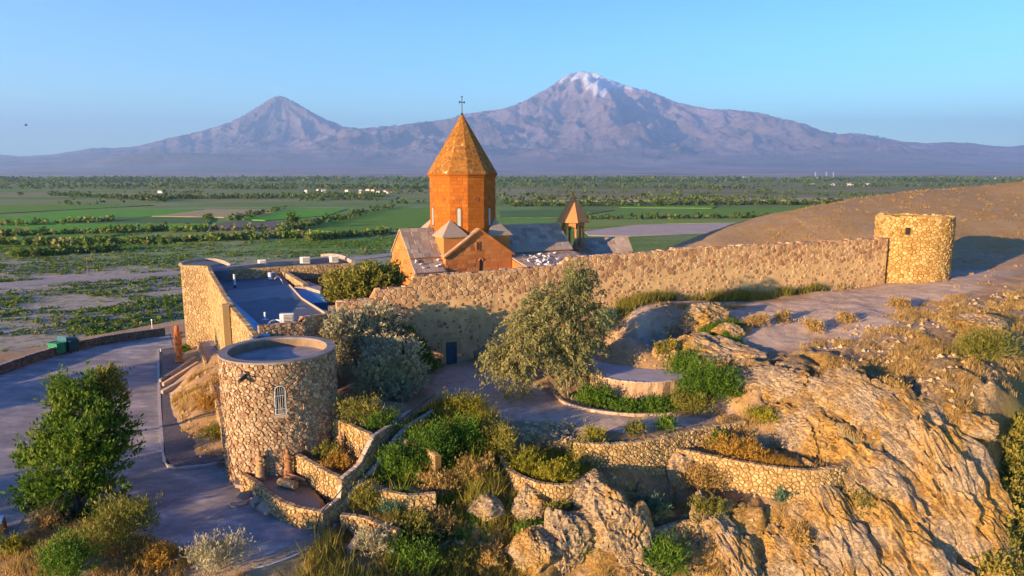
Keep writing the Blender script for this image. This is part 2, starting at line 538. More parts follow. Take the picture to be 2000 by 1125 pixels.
rock *= 1 - green_low
# fracture pattern: blocks drawn out along a dip direction, with ledges
ca, sa = math.cos(R(-38)), math.sin(R(-38))
U = (XX * ca - YY * sa); V = (XX * sa + YY * ca)
wx = fbm(XX * 0.25, YY * 0.25, octv=3, seed=5) * 2.2; wy = fbm(XX * 0.25, YY * 0.25, octv=3, seed=8) * 2.2
fa, ea = facets(U * 0.17 + wx * 0.22, V * 0.36 + wy * 0.22, 31, 2.2)
fb_, eb = facets(U * 0.50 + wx * 0.5, V * 0.95 + wy * 0.5, 57, 2.0)
fc_, ec = facets(U * 1.5 + wx * 1.2, V * 2.2 + wy * 1.2, 63, 2.0)
crack = 1 - sstep(0.0, 0.07, ea)
crack2 = 1 - sstep(0.0, 0.10, eb)
det = fa * 0.75 - crack * 0.55 + fb_ * 0.26 - crack2 * 0.17 + fc_ * 0.10 - (1 - sstep(0.0, 0.16, ec)) * 0.05
det += fbm(XX * 0.9, YY * 0.9, octv=5, seed=41, gain=0.6) * 0.26 + (ridged(XX * 0.22 + wx * .4, YY * 0.22 + wy * .4, 3, 77) - 0.45) * 0.7
slope_amt = 0.35 + 0.65 * sstep(21.8, 20.3, ZZ)
ZR = ZZ + rock * det * slope_amt
# ledges
st = 0.75
q = ZR / st + fbm(XX * 0.12, YY * 0.12, octv=2, seed=4) * 1.5
fr = q - np.floor(q)
led = (np.floor(q) + sstep(0.15, 0.6, fr) - q) * st
ZZ2 = ZR + rock * led * 0.28 * slope_amt
# softer unevenness elsewhere on the hill (not the car park)
soft = (1 - sstep(-2.0, -0.3, SDL)) * sstep(-60, 0, SDH)
for poly, tz, so in TERR: soft = soft * (1 - 0.7 * sstep(-0.4, 0.2, poly_sd(XX, YY, poly)))
soft *= 1 - 0.8 * sstep(-0.3, 0.3, poly_sd(XX, YY, PATH))
ZZ2 += soft * (fbm(XX * 0.5, YY * 0.5, octv=4, seed=61) * 0.16 + fbm(XX * 0.06, YY * 0.06, octv=3, seed=66) * 0.6 * sstep(75, 100, YY))
ZZ = ZZ2

def zg(x, y):
    x = float(x); y = float(y)
    i = min(max(int(np.searchsorted(GX, x)) - 1, 0), len(GX) - 2); j = min(max(int(np.searchsorted(GY, y)) - 1, 0), len(GY) - 2)
    u = (x - GX[i]) / (GX[i + 1] - GX[i]); v = (y - GY[j]) / (GY[j + 1] - GY[j])
    return float((ZZ[j, i] * (1 - u) + ZZ[j, i + 1] * u) * (1 - v) + (ZZ[j + 1, i] * (1 - u) + ZZ[j + 1, i + 1] * u) * v)

def hit(X, Y, dmin=28.0, dmax=4000.0):
    d = ray(X, Y); D = dmin; step = 0.2
    while D < dmax:
        x = d[0] / d[1] * D; z = CAM_Z + d[2] / d[1] * D
        if z < zg(x, D): return (x, D, zg(x, D))
        step = 0.15 if D < 90 else D * 0.004
        D += step
    return (d[0] / d[1] * D, D, 0)

# ------------------------------------------------------------------ ground material
def ground_material():
    t = NT('earth')
    geo = t.pos()
    msk = t.n('ShaderNodeAttribute'); msk.attribute_name = 'mask'
    sep = t.n('ShaderNodeSeparateColor'); t.l(msk.outputs['Color'], sep.inputs[0])
    rockm, pathm, vegm = sep.outputs[0], sep.outputs[1], sep.outputs[2]
    n1 = t.noise(0.35, 6, 0.6); n2 = t.noise(2.2, 6, 0.65); n3 = t.noise(14, 4, 0.6)
    # dry pale earth
    dirt = t.ramp(n2, [(0.3, (0.27, 0.175, 0.095)), (0.55, (0.38, 0.26, 0.15)), (0.75, (0.48, 0.37, 0.25))])
    dirt = t.mix(t.maprange(n1, 0.4, 0.65), dirt, (0.36, 0.22, 0.09))
    dirt = t.mix(t.maprange(t.noise(0.9, 8, 0.8), 0.5, 0.62, 0, 0.6), dirt, (0.20, 0.125, 0.055))
    # golden limestone
    rk = t.ramp(n2, [(0.25, (0.22, 0.115, 0.025)), (0.45, (0.40, 0.225, 0.042)), (0.62, (0.47, 0.29, 0.08)), (0.8, (0.49, 0.36, 0.16))])
    rk = t.mix(t.maprange(n1, 0.45, 0.6), rk, t.ramp(n3, [(0.3, (0.32, 0.22, 0.11)), (0.7, (0.54, 0.40, 0.22))]))
    nx = t.n('ShaderNodeSeparateXYZ'); t.l(t._g.outputs['Normal'], nx.inputs[0])
    flat = t.maprange(nx.outputs[2], 0.72, 0.95)
    rk = t.mix(t.math('MULTIPLY', flat, t.maprange(n2, 0.35, 0.65, 0.1, 0.45)), rk, (0.42, 0.31, 0.17))
    crk2 = t.noise(0.9, 7, 0.75, vec=t.scalevec((1.0, 1.0, 2.2)), dist=1.5)
    rk = t.mix(t.maprange(crk2, 0.56, 0.66, 0, 0.6), rk, (0.20, 0.115, 0.045))
    path = t.ramp(n3, [(0.3, (0.50, 0.365, 0.24)), (0.7, (0.66, 0.515, 0.365))])
    path = t.mix(t.maprange(n1, 0.35, 0.7, 0, 0.5), path, (0.30, 0.23, 0.17))
    path = t.mix(t.maprange(t.noise(1.3, 8, 0.75), 0.5, 0.68, 0, 0.75), path, (0.24, 0.165, 0.10))
    path = t.mix(t.maprange(t.voro(3.5), 0.0, 0.16, 0.7, 0.0), path, (0.20, 0.16, 0.13))
    veg = t.ramp(n2, [(0.3, (0.05, 0.075, 0.02)), (0.6, (0.12, 0.13, 0.035)), (0.75, (0.20, 0.15, 0.05))])
    c = t.mix(rockm, dirt, rk)
    c = t.mix(pathm, c, path)
    c = t.mix(t.math('MULTIPLY', vegm, t.maprange(n2, 0.35, 0.55, 0.45, 1.0)), c, veg)
    # the plain: salty pale soil with green and olive ground cover, large fields further out
    m2 = t.n('ShaderNodeAttribute'); m2.attribute_name = 'plain'
    pn = t.noise(0.02, 7, 0.62, vec=t.scalevec((0.45, 1, 1))); pn2 = t.noise(0.35, 5, 0.7)
    pl = t.ramp(pn2, [(0.32, (0.12, 0.15, 0.05)), (0.42, (0.27, 0.23, 0.14)), (0.54, (0.42, 0.35, 0.27))])
    sy0 = t.n('ShaderNodeSeparateXYZ'); t.l(geo, sy0.inputs[0])
    pl = t.mix(t.math('MAXIMUM', t.math('MULTIPLY', t.maprange(pn, 0.45, 0.65), t.maprange(sy0.outputs[1], 180, 330, 0.3, 1.0)), t.math('MULTIPLY', t.maprange(pn, 0.3, 0.5), t.maprange(sy0.outputs[1], 230, 330))), pl, t.ramp(pn2, [(0.35, (0.05, 0.18, 0.006)), (0.7, (0.18, 0.31, 0.02))]))
    farn = t.noise(0.0022, 8, 0.62, vec=t.scalevec((0.25, 1, 1)))
    fr = t.ramp(farn, [(0.3, (0.045, 0.12, 0.015)), (0.42, (0.11, 0.21, 0.02)), (0.5, (0.26, 0.20, 0.09)), (0.58, (0.08, 0.18, 0.02)), (0.7, (0.38, 0.27, 0.14))])
    sy = t.n('ShaderNodeSeparateXYZ'); t.l(geo, sy.inputs[0])
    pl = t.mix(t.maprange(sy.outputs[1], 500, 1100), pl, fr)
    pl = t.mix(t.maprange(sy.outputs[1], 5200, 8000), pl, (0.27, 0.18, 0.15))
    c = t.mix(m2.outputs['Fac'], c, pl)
    bh = t.mix(0.5, n3, n2)
    bh2 = t.math('ADD', bh, t.math('MULTIPLY', crk2, rockm))
    ms = t.n('ShaderNodeTexNoise'); ms.inputs['Scale'].default_value = 3.2; ms.inputs['Detail'].default_value = 9; ms.inputs['Roughness'].default_value = 0.72; ms.inputs['Distortion'].default_value = 0.8
    t.l(t.scalevec((1.0, 1.0, 1.8)), ms.inputs['Vector'])
    fn_ = t.math('ABSOLUTE', t.math('SUBTRACT', ms.outputs[0], 0.5))
    lines = t.maprange(fn_, 0.0, 0.03)
    c = t.mix(t.math('MULTIPLY', rockm, t.math('SUBTRACT', 1.0, lines)), c, (0.13, 0.075, 0.03))
    nrm = t.bump(t.math('MULTIPLY', t.math('ADD', lines, t.math('MULTIPLY', ms.outputs[0], 2.0)), rockm), 0.6, 0.12, t.bump(bh2, 0.7, 0.2))
    return t.done(c, 0.95, nrm)
M['earth'] = ground_material()

def build_ground():
    nx, ny = len(GX), len(GY)
    verts = np.stack([XX.ravel(), YY.ravel(), ZZ.ravel()], 1)
    idx = np.arange(nx * ny).reshape(ny, nx)
    faces = np.stack([idx[:-1, :-1].ravel(), idx[:-1, 1:].ravel(), idx[1:, 1:].ravel(), idx[1:, :-1].ravel()], 1)
    path = sstep(-0.4, 0.5, poly_sd(XX, YY, PATH) + fbm(XX * 0.8, YY * 0.8, octv=3, seed=9) * 0.5)
    # pale dusty top of the plateau
    pt = sstep(-1.5, 2.0, poly_sd(XX, YY, [at(X, Y, 22.3) for X, Y in ((1180, 600), (1300, 590), (1450, 600), (1600, 575), (1850, 550), (1990, 545), (1900, 590), (1800, 640), (1720, 655), (1600, 660), (1480, 650), (1420, 690), (1330, 640), (1230, 640))])
                + fbm(XX * 0.3, YY * 0.3, octv=3, seed=19) * 2.5)
    lotm = sstep(-2, 0.2, SDL)
    pathm = np.clip(np.maximum(np.maximum(path, pt * 0.85), lotm * 0.7), 0, 1)
    veg = green_low.copy()
    for poly, tz, so in TERR[3:8]:
        veg = np.maximum(veg, sstep(-0.5, 0.5, poly_sd(XX, YY, poly)) * 0.7)
    fg = sstep(-0.4, 0.5, fbm(XX * 0.22, YY * 0.22, octv=4, seed=88)) * sstep(1.0, 0.0, rock) * sstep(46, 40, YY) * sstep(-22, -12, XX)
    veg = np.maximum(veg, fg * 0.7)
    veg *= 1 - pathm
    rk = rock * (1 - path)
    rk = np.maximum(rk, 0.75 * sstep(83, 90, YY) * sstep(24, 34, XX))
    # the brown hill behind is bare earth; plain mask
    plain = sstep(4.0, 55.0, -SDH)
    mask = np.stack([rk.ravel(), pathm.ravel(), veg.ravel(), np.ones(nx * ny)], 1)
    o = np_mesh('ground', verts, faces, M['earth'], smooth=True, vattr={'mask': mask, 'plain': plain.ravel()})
    tag(o, kind='structure')
    return o
build_ground()

# ------------------------------------------------------------------ mountains
def mountain_material():
    t = NT('mountain_rock')
    n1 = t.noise(0.0007, 7, 0.65); n2 = t.noise(0.00018, 6, 0.6, vec=t.scalevec((1, 1, 3)))
    c = t.ramp(n1, [(0.34, (0.22, 0.155, 0.15)), (0.48, (0.40, 0.285, 0.27)), (0.64, (0.56, 0.42, 0.39))])
    c = t.mix(t.maprange(n2, 0.45, 0.6, 0, 0.5), c, (0.24, 0.19, 0.17))
    s = t.attr('snow')
    c = t.mix(s, c, (0.95, 0.96, 0.97))
    return t.done(c, 0.95, t.bump(t.noise(0.0016, 9, 0.75), 0.9, 320))
M['mountain_rock'] = mountain_material()

SIL = [(-400, 322), (-200, 310), (-60, 300), (0, 299), (40, 303), (80, 305), (130, 302), (180, 294), (215, 289), (225, 287), (240, 289), (270, 288), (310, 281), (350, 271), (400, 259), (440, 248), (470, 238), (500, 223), (525, 207), (545, 195), (556, 189),
       (567, 187), (580, 191), (600, 203), (625, 219), (650, 233), (680, 245), (715, 251), (740, 248), (775, 245), (800, 243), (820, 239), (860, 235), (890, 230), (915, 222), (950, 216), (980, 212), (1000, 206), (1030, 193), (1060, 176), (1085, 158), (1102, 145),
       (1115, 140), (1135, 140), (1160, 145), (1190, 158), (1225, 171), (1245, 174), (1270, 183), (1300, 196), (1330, 204), (1370, 213), (1410, 214), (1440, 217), (1480, 224), (1520, 233), (1560, 245), (1590, 257), (1615, 262), (1640, 259), (1670, 263), (1700, 268), (1740, 277),
       (1790, 279), (1830, 277), (1860, 279), (1900, 284), (1940, 287), (1975, 283), (2000, 287), (2100, 290), (2300, 300), (2500, 310)]

def build_mountains():
    nA = 860; Xc = np.linspace(-380, 2420, nA)
    Dk = np.concatenate([np.linspace(7.5, 20, 70), np.linspace(20.2, 36, 200), np.linspace(36.5, 46, 16)]) * 1000
    A, D = np.meshgrid(Xc, Dk)
    rc = (A - 1000) / FPX / CP            # x per y on the horizon plane
    x = rc * D; y = D
    xk, yk = x / 1000, y / 1000
    wx = fbm(xk * 0.35, yk * 0.35, octv=5, seed=101) * 0.9; wy = fbm(xk * 0.35, yk * 0.35, octv=5, seed=131) * 0.9
    def cone(px, D0, rad, H, pw, nr, seed, ax=1.0):
        cx = (px - 1000) / FPX / CP * D0
        dx = xk - cx + wx * 0.35; dy = yk - D0 + wy * 0.35
        r = np.hypot(dx * ax, dy); th = np.arctan2(dy, dx)
        t = np.clip(1 - r / rad, 0, 1)
        gul = ridged(np.cos(th) * nr + r * 0.10, np.sin(th) * nr + r * 0.10, 4, seed)
        g2 = ridged(xk * 0.9 + wx, yk * 0.9 + wy, 4, seed + 3)
        amp = 0.15 * sstep(0.0, 0.5, t) * (1 - 0.75 * sstep(0.82, 1.0, t)) + 0.01
        return H * (t ** pw) * (1 - 1.0 * amp) + H * amp * ((gul - 0.45) * 1.25 + (g2 - 0.45) * 0.8) * (t > 0) * sstep(0, 0.15, t)
    a = cone(1130, 31, 16.5, 4500, 1.62, 3.0, 7, 0.72)
    b = cone(567, 29, 9.5, 3150, 1.75, 4.0, 17, 0.95)
    c = cone(1400, 30, 11, 2300, 1.3, 3.0, 27, 0.55)
    d = cone(880, 30.5, 9, 1900, 1.3, 3.5, 29, 0.6)
    base = sstep(11, 31, yk) * (820 + 260 * fbm(xk * 0.12, yk * 0.25, octv=4, seed=71)) + (ridged(xk * 0.3 + wx * .4, yk * 0.45 + wy * .4, 5, 45) - 0.4) * 300 * sstep(13, 26, yk)
    base *= 1 - sstep(31, 38, yk) * 0.8
    h = np.maximum.reduce([a, b, c, d])
    h = np.log(np.exp(h / 260.0) + np.exp(base / 260.0)) * 260
    # the deep scarp right of the snow cap, which stays in shade, and a low dark ridge on the left
    def pxx(X, D0): return (X - 1000) / FPX / CP * D0
    lin = pxx(np.interp(yk, [23.3, 24.2, 26.2, 28.6, 30.6], [1192, 1192, 1186, 1150, 1120]), yk)
    dd = xk - lin
    prof = np.where(dd < 0, np.exp(-(dd / 1.1) ** 2), 1 - 1.9 * sstep(0, 0.42, dd) + 0.9 * sstep(0.55, 1.35, dd))
    scarp = prof * 620 * sstep(23.0, 24.4, yk) * (1 - sstep(29.4, 30.8, yk))
    h += scarp
    low = np.exp(-((xk - pxx(330, 17)) / 1.7) ** 2 - ((yk - 17) / 0.8) ** 2) * 330 + np.exp(-((xk - pxx(470, 18)) / 2.2) ** 2 - ((yk - 18) / 0.7) ** 2) * 210
    h += low
    h *= sstep(7.6, 12.5, yk) * 0.35 + 0.65 * sstep(10, 20, yk)
    # fit the skyline
    target = np.interp(Xc, [p[0] for p in SIL], [p[1] for p in SIL]) 
    # slope along the column's own vertical plane, per unit of y
    u = -(target - 562.5) / FPX
    tgt = (-SP + u * CP) / (CP + u * SP) + fbm(Xc * 0.045, Xc * 0, octv=3, seed=5) * 0.0011
    cur = ((h - CAM_Z) / y)
    k = tgt / cur.max(0)
    ker = np.exp(-np.linspace(-2, 2, 9) ** 2); ker /= ker.sum()
    ks = np.convolve(np.pad(k, 4, mode='edge'), ker, mode='valid')
    kk = 1 + (k[None, :] * 0.6 + ks[None, :] * 0.4 - 1) * sstep(16, 27, yk)
    h = h * kk
    h[0, :] = -40
    n = np.hypot(*np.gradient(h))
    nk = fbm(xk * 1.4, yk * 1.4, octv=5, seed=210)
    # where each point of the mountain stands as seen from the plain: the snow field lies right of the summit, with tongues
    el = np.arctan2(h - CAM_Z, y) ; Yp = 562.5 - FPX * np.tan(el + PITCH)
    SN = [(1088, 160), (1102, 146), (1112, 130), (1135, 126), (1165, 130), (1200, 140), (1238, 156), (1246, 177), (1222, 178), (1197, 174), (1185, 174), (1176, 176), (1172, 188), (1166, 184), (1160, 174), (1154, 186), (1150, 176), (1146, 170), (1140, 178), (1134, 162), (1126, 152), (1119, 158), (1113, 164), (1107, 152)]
    snow = sstep(-1.6, 1.6, poly_sd(A, Yp, SN) + nk * 5.0)
    verts = np.stack([x.ravel(), y.ravel(), h.ravel()], 1)
    ny = len(Dk); idx = np.arange(nA * ny).reshape(ny, nA)
    faces = np.stack([idx[:-1, :-1].ravel(), idx[:-1, 1:].ravel(), idx[1:, 1:].ravel(), idx[1:, :-1].ravel()], 1)
    o = np_mesh('mountains', verts, faces, M['mountain_rock'], smooth=True, vattr={'snow': snow.ravel()})
    tag(o, kind='structure')
build_mountains()

# ------------------------------------------------------------------ haze
def build_haze():
    t = NT('haze_air')
    t.t.nodes.remove(t.b)
    v = t.n('ShaderNodeVolumePrincipled')
    v.inputs['Color'].default_value = (0.44, 0.70, 1.0, 1)
    v.inputs['Density'].default_value = HAZE_DENSITY
    v.inputs['Anisotropy'].default_value = 0.18
    t.l(v.outputs[0], t.t.nodes['Material Output'].inputs['Volume'])
    m = MB(); ylo, yhi = GY[0] - 60, GY[-1] + 500; xw = max(-GX[0], GX[-1]) + 500
    m.box((0, (ylo + yhi) / 2, 2380), (2 * xw, yhi - ylo, 4880))
    o = m.build('haze', t.m)
    tag(o, kind='stuff')
HAZE_DENSITY = 3.7e-5
build_haze()
# ------------------------------------------------------------------ stone, roof and other materials
def stone_material(name, stops, mortar=False, rough=0.92, mott=0.35, bscale=9.0):
    t = NT(name)
    ti = t.attr('tint')
    n = t.noise(bscale, 5, 0.6); n2 = t.noise(0.6, 4)
    f = t.math('ADD', t.math('MULTIPLY', ti, 1 - mott), t.math('MULTIPLY', n, mott))
    c = t.ramp(f, stops)
    c = t.mix(t.maprange(n2, 0.4, 0.75, 0, 0.35), c, tuple(v * 0.62 for v in stops[len(stops) // 2][1]))
    M[name] = t.done(c, rough, t.bump(t.noise(22, 5, 0.65), 0.5, 0.03))
    return M[name]
stone_material('field_stone', [(0.0, (0.10, 0.065, 0.05)), (0.2, (0.24, 0.125, 0.07)), (0.4, (0.31, 0.205, 0.115)), (0.6, (0.37, 0.26, 0.15)), (0.82, (0.46, 0.35, 0.23)), (1.0, (0.50, 0.24, 0.10))], mott=0.25)
stone_material('pale_stone', [(0.0, (0.17, 0.10, 0.045)), (0.3, (0.32, 0.205, 0.09)), (0.6, (0.43, 0.30, 0.14)), (1.0, (0.55, 0.41, 0.22))])
stone_material('wall_stone', [(0.0, (0.09, 0.045, 0.035)), (0.14, (0.18, 0.09, 0.055)), (0.3, (0.30, 0.165, 0.09)), (0.55, (0.40, 0.25, 0.13)), (0.8, (0.47, 0.325, 0.185)), (1.0, (0.50, 0.28, 0.13))])
stone_material('tower_stone', [(0.0, (0.12, 0.06, 0.02)), (0.2, (0.27, 0.15, 0.04)), (0.45, (0.37, 0.235, 0.085)), (0.7, (0.43, 0.295, 0.12)), (1.0, (0.50, 0.38, 0.20))])
stone_material('tuff_block', [(0.0, (0.13, 0.055, 0.03)), (0.2, (0.28, 0.095, 0.03)), (0.5, (0.44, 0.165, 0.045)), (0.8, (0.52, 0.225, 0.07)), (1.0, (0.48, 0.27, 0.14))], mott=0.35)
stone_material('drum_block', [(0.0, (0.20, 0.06, 0.015)), (0.25, (0.29, 0.085, 0.012)), (0.6, (0.36, 0.108, 0.012)), (1.0, (0.44, 0.16, 0.03))], mott=0.4, bscale=3)
stone_material('cone_slab', [(0.28, (0.06, 0.035, 0.02)), (0.4, (0.18, 0.08, 0.02)), (0.52, (0.29, 0.12, 0.02)), (0.6, (0.31, 0.165, 0.04)), (0.7, (0.58, 0.48, 0.30))], mott=0.75, bscale=3.2)
stone_material('roof_slab', [(0.0, (0.15, 0.12, 0.10)), (0.3, (0.27, 0.21, 0.165)), (0.6, (0.36, 0.28, 0.21)), (1.0, (0.48, 0.39, 0.30))], mott=0.45, bscale=3)
stone_material('bell_stone', [(0.0, (0.22, 0.085, 0.035)), (0.5, (0.44, 0.19, 0.07)), (1.0, (0.52, 0.26, 0.11))])
simple('mortar', (0.24, 0.165, 0.095), 0.95, 0.25, 1.5, 0.5)
simple('mortar_dark', (0.22, 0.155, 0.10), 0.95, 0.25, 1.5, 0.5)
simple('mortar_gold', (0.20, 0.12, 0.035), 0.95, 0.25, 1.5, 0.5)
simple('plaster', (0.45, 0.30, 0.145), 0.95, 0.18, 1.1, 0.5)
simple('tuff_core', (0.36, 0.15, 0.055), 0.95, 0.2, 1.0, 0.3)
simple('dark_coping', (0.22, 0.20, 0.18), 0.9, 0.2, 2.0, 0.3)
stone_material('shaded_stone', [(0.0, (0.05, 0.045, 0.04)), (0.5, (0.10, 0.085, 0.07)), (1.0, (0.20, 0.17, 0.14))])  # car park wall only: its shade is put into this dark colour
simple('coping', (0.34, 0.28, 0.22), 0.9, 0.2, 2.0, 0.3)
simple('concrete', (0.33, 0.30, 0.27), 0.9, 0.15, 1.5, 0.3)
simple('tower_floor', (0.30, 0.27, 0.24), 0.9, 0.3, 0.8, 0.3)
simple('bitumen', (0.115, 0.135, 0.155), 0.75, 0.12, 0.8, 0.2)  # grey roofing, with a little blue of the reflected sky put into it
simple('bitumen_patch', (0.20, 0.22, 0.22), 0.8, 0.12, 0.8, 0.2)
simple('blue_membrane', (0.02, 0.15, 0.38), 0.6, 0.15, 2.0, 0.1)
simple('blue_paint', (0.03, 0.19, 0.36), 0.6, 0.15, 2.0, 0.1)
simple('white_metal', (0.62, 0.63, 0.63), 0.5, 0.05, 3.0, 0.0)
simple('dark_metal', (0.03, 0.03, 0.035), 0.5, 0.1, 3.0, 0.0)
simple('grille', (0.10, 0.09, 0.08), 0.6, 0.2, 3.0, 0.0)
simple('dark_opening', (0.015, 0.014, 0.013), 0.9, 0.1, 3.0, 0.0)
simple('rust_stone', (0.44, 0.15, 0.05), 0.85, 0.3, 3.0, 0.4)
simple('statue_stone', (0.34, 0.21, 0.10), 0.9, 0.3, 5.0, 0.6)
simple('bark', (0.12, 0.085, 0.055), 0.95, 0.3, 6.0, 0.7)
simple('log_wood', (0.30, 0.16, 0.07), 0.9, 0.3, 6.0, 0.5)
simple('slab_stone', (0.40, 0.30, 0.215), 0.9, 0.2, 3.0, 0.5)
simple('cable', (0.02, 0.02, 0.022), 0.5, 0.1, 3.0, 0.0)
simple('blue_door', (0.03, 0.06, 0.09), 0.55, 0.15, 3.0, 0.1)
simple('kerb', (0.42, 0.38, 0.34), 0.9, 0.15, 3.0, 0.3)

def glass_mat():
    t = NT('window_glass')
    t.b.inputs['Specular IOR Level'].default_value = 0.5
    M['glass'] = t.done((0.30, 0.33, 0.36), 0.25)
glass_mat()

# ------------------------------------------------------------------ masonry
def clip_half(poly, px, py, nx, ny):
    """keep the side where (p - P).n <= 0"""
    out = []; n = len(poly)
    if not n: return out
    dl = [(q[0] - px) * nx + (q[1] - py) * ny for q in poly]
    for i in range(n):
        a = poly[i]; b = poly[(i + 1) % n]; da = dl[i]; db = dl[(i + 1) % n]
        if da <= 0: out.append(a)
        if (da < 0 < db) or (db < 0 < da):
            t = da / (da - db)
            out.append((a[0] + (b[0] - a[0]) * t, a[1] + (b[1] - a[1]) * t))
    return out

def area_c(poly):
    A = cx = cy = 0.0
    for i in range(len(poly)):
        x0, y0 = poly[i]; x1, y1 = poly[(i + 1) % len(poly)]
        k = x0 * y1 - x1 * y0; A += k; cx += (x0 + x1) * k; cy += (y0 + y1) * k
    if abs(A) < 1e-9: return 0, 0, 0
    return A / 2, cx / (3 * A), cy / (3 * A)

def voronoi_cells(u0, u1, v0, v1, su, sv, rnd, jit=0.42, wrap=False):
    nu = max(1, int(round((u1 - u0) / su))); nv = max(1, int(round((v1 - v0) / sv)))
    du = (u1 - u0) / nu; dv = (v1 - v0) / nv
    P = {}
    for i in range(nu):
        for j in range(nv):
            if rnd.random() < 0.11 and nu > 6 and nv > 3: continue
            P[i, j] = (u0 + (i + 0.5 + (0.5 if j % 2 else 0) * 0.6 + rnd.uniform(-jit, jit)) * du, v0 + (j + 0.5 + rnd.uniform(-jit, jit)) * dv)
    out = []
    for (i, j), (px, py) in P.items():
        poly = [(px - 2 * du, py - 2 * dv), (px + 2 * du, py - 2 * dv), (px + 2 * du, py + 2 * dv), (px - 2 * du, py + 2 * dv)]
        for di in (-1, 0, 1, -2, 2):
            for dj in (-1, 0, 1, -2, 2):
                if di == 0 and dj == 0: continue
                ii = i + di; off = 0
                if wrap:
                    if ii < 0: ii += nu; off = -(u1 - u0)
                    elif ii >= nu: ii -= nu; off = u1 - u0
                q = P.get((ii, j + dj))
                if q is None: continue
                qx = q[0] + off; qy = q[1]
                nx, ny = qx - px, qy - py
                if nx * nx + ny * ny > (3.2 * max(du, dv)) ** 2: continue
                poly = clip_half(poly, (px + qx) / 2, (py + qy) / 2, nx, ny)
                if len(poly) < 3: break
            if len(poly) < 3: break
        if len(poly) < 3: continue
        if not wrap:
            poly = clip_half(poly, u0, 0, -1, 0); poly = clip_half(poly, u1, 0, 1, 0)
        poly = clip_half(poly, 0, v0, 0, -1); poly = clip_half(poly, 0, v1, 0, 1)
        if len(poly) >= 3: out.append(poly)
    return out

def brick_cells(u0, u1, v0, v1, w, h, rnd):
    out = []; v = v0; 
    nv = max(1, int(round((v1 - v0) / h))); dv = (v1 - v0) / nv
    for j in range(nv):
        a = v0 + j * dv; b = a + dv
        u = u0 - rnd.uniform(0, w)
        while u < u1:
            l = w * rnd.uniform(0.6, 1.35)
            x0, x1 = max(u, u0), min(u + l, u1)
            if x1 - x0 > 0.05: out.append([(x0, a), (x1, a), (x1, b), (x0, b)])
            u += l
    return out

class Stones:
    """stones laid on a surface; the largest in the picture become objects of their own, the rest one mesh"""
    def __init__(self, seed=1):
        self.items = []; self.rnd = random.Random(seed)
    def lay(self, cells, P, gap=0.02, proud=(0.02, 0.06), tint=None, holes=(), clips=None, minarea=0.004, bevel=0.78, proudf=None, simple_=False):
        rnd = self.rnd
        for poly in cells:
            A, cx, cy = area_c(poly)
            if A < 0: poly = poly[::-1]; A = -A
            drop = False
            if clips:
                for (px, py, nx, ny) in clips: poly = clip_half(poly, px, py, nx, ny)
                if len(poly) < 3: continue
            for (a, b, c, d) in holes:
                if a < cx < b and c < cy < d: drop = True; break
                xs = [p[0] for p in poly]; ys = [p[1] for p in poly]
                if max(xs) > a and min(xs) < b and max(ys) > c and min(ys) < d:
                    k = max((a - cx, 0), (cx - b, 1), (c - cy, 2), (cy - d, 3))
                    poly = clip_half(poly, *((a, 0, 1, 0), (b, 0, -1, 0), (0, c, 0, 1), (0, d, 0, -1))[k[1]])
                    if len(poly) < 3: drop = True; break
            if drop: continue
            A, cx, cy = area_c(poly); A = abs(A)
            if A < minarea: continue
            s = math.sqrt(A)
            g = gap(cx, cy, rnd) if callable(gap) else gap
            if g is None: continue
            k = max(0.3, 1 - 2 * g / s)
            base = [(cx + (x - cx) * k, cy + (y - cy) * k) for x, y in poly]
            # merge tiny edges
            bb = [base[0]]
            for q in base[1:]:
                if math.hypot(q[0] - bb[-1][0], q[1] - bb[-1][1]) > 0.12 * s: bb.append(q)
            if len(bb) > 3 and math.hypot(bb[0][0] - bb[-1][0], bb[0][1] - bb[-1][1]) < 0.12 * s: bb.pop()
            base = bb
            if len(base) < 3: continue
            h = rnd.uniform(*proud)
            tn = (tint(cx, cy, rnd) if callable(tint) else (rnd.random() if tint is None else tint))
            n = len(base)
            tl = rnd.uniform(-0.3, 0.3) * h
            v = [P(x, y, -0.012) for x, y in base]
            kb = bevel
            v += [P(cx + (x - cx) * (0.5 + kb / 2), cy + (y - cy) * (0.5 + kb / 2), h * 0.75) for x, y in base] if not simple_ else []
            v += [P(cx + (x - cx) * kb, cy + (y - cy) * kb, h + tl * (x - cx) / s) for x, y in base]
            f = []
            L = 1 if simple_ else 2
            for r in range(L):
                for i in range(n):
                    j = (i + 1) % n
                    f.append((r * n + i, r * n + j, (r + 1) * n + j, (r + 1) * n + i))
            f.append(tuple(L * n + i for i in range(n)))
            c3 = P(cx, cy, h)
            self.items.append((s * 1351 / max(5.0, math.hypot(c3[1], c3[0]) + 0.15 * (CAM_Z - c3[2])), v, f, tn))
    def emit(self, parent, mat, name='stone', maxn=300, minpx=7.0, stuff=None, flip=False, origin=None):
        org = Vector(parent.location) if origin is None else Vector(origin)
        it = sorted(self.items, key=lambda q: -q[0])
        k = 0; mb = MB()
        for (s, v, f, tn) in it:
            if flip: f = [tuple(reversed(x)) for x in f]
            vv = [(p[0] - org.x, p[1] - org.y, p[2] - org.z) for p in v]
            if k < maxn and s >= minpx:
                m = MB(); m.add(vv, f, tn); m.build(name, mat, parent); k += 1
            else:
                mb.add(vv, f, tn)
        if mb.v:
            o = mb.build(stuff or ('small_' + name), mat, parent); o['kind'] = 'stuff'
        return k

def sub(vs, org): return [(p[0] - org[0], p[1] - org[1], p[2] - org[2]) for p in vs]

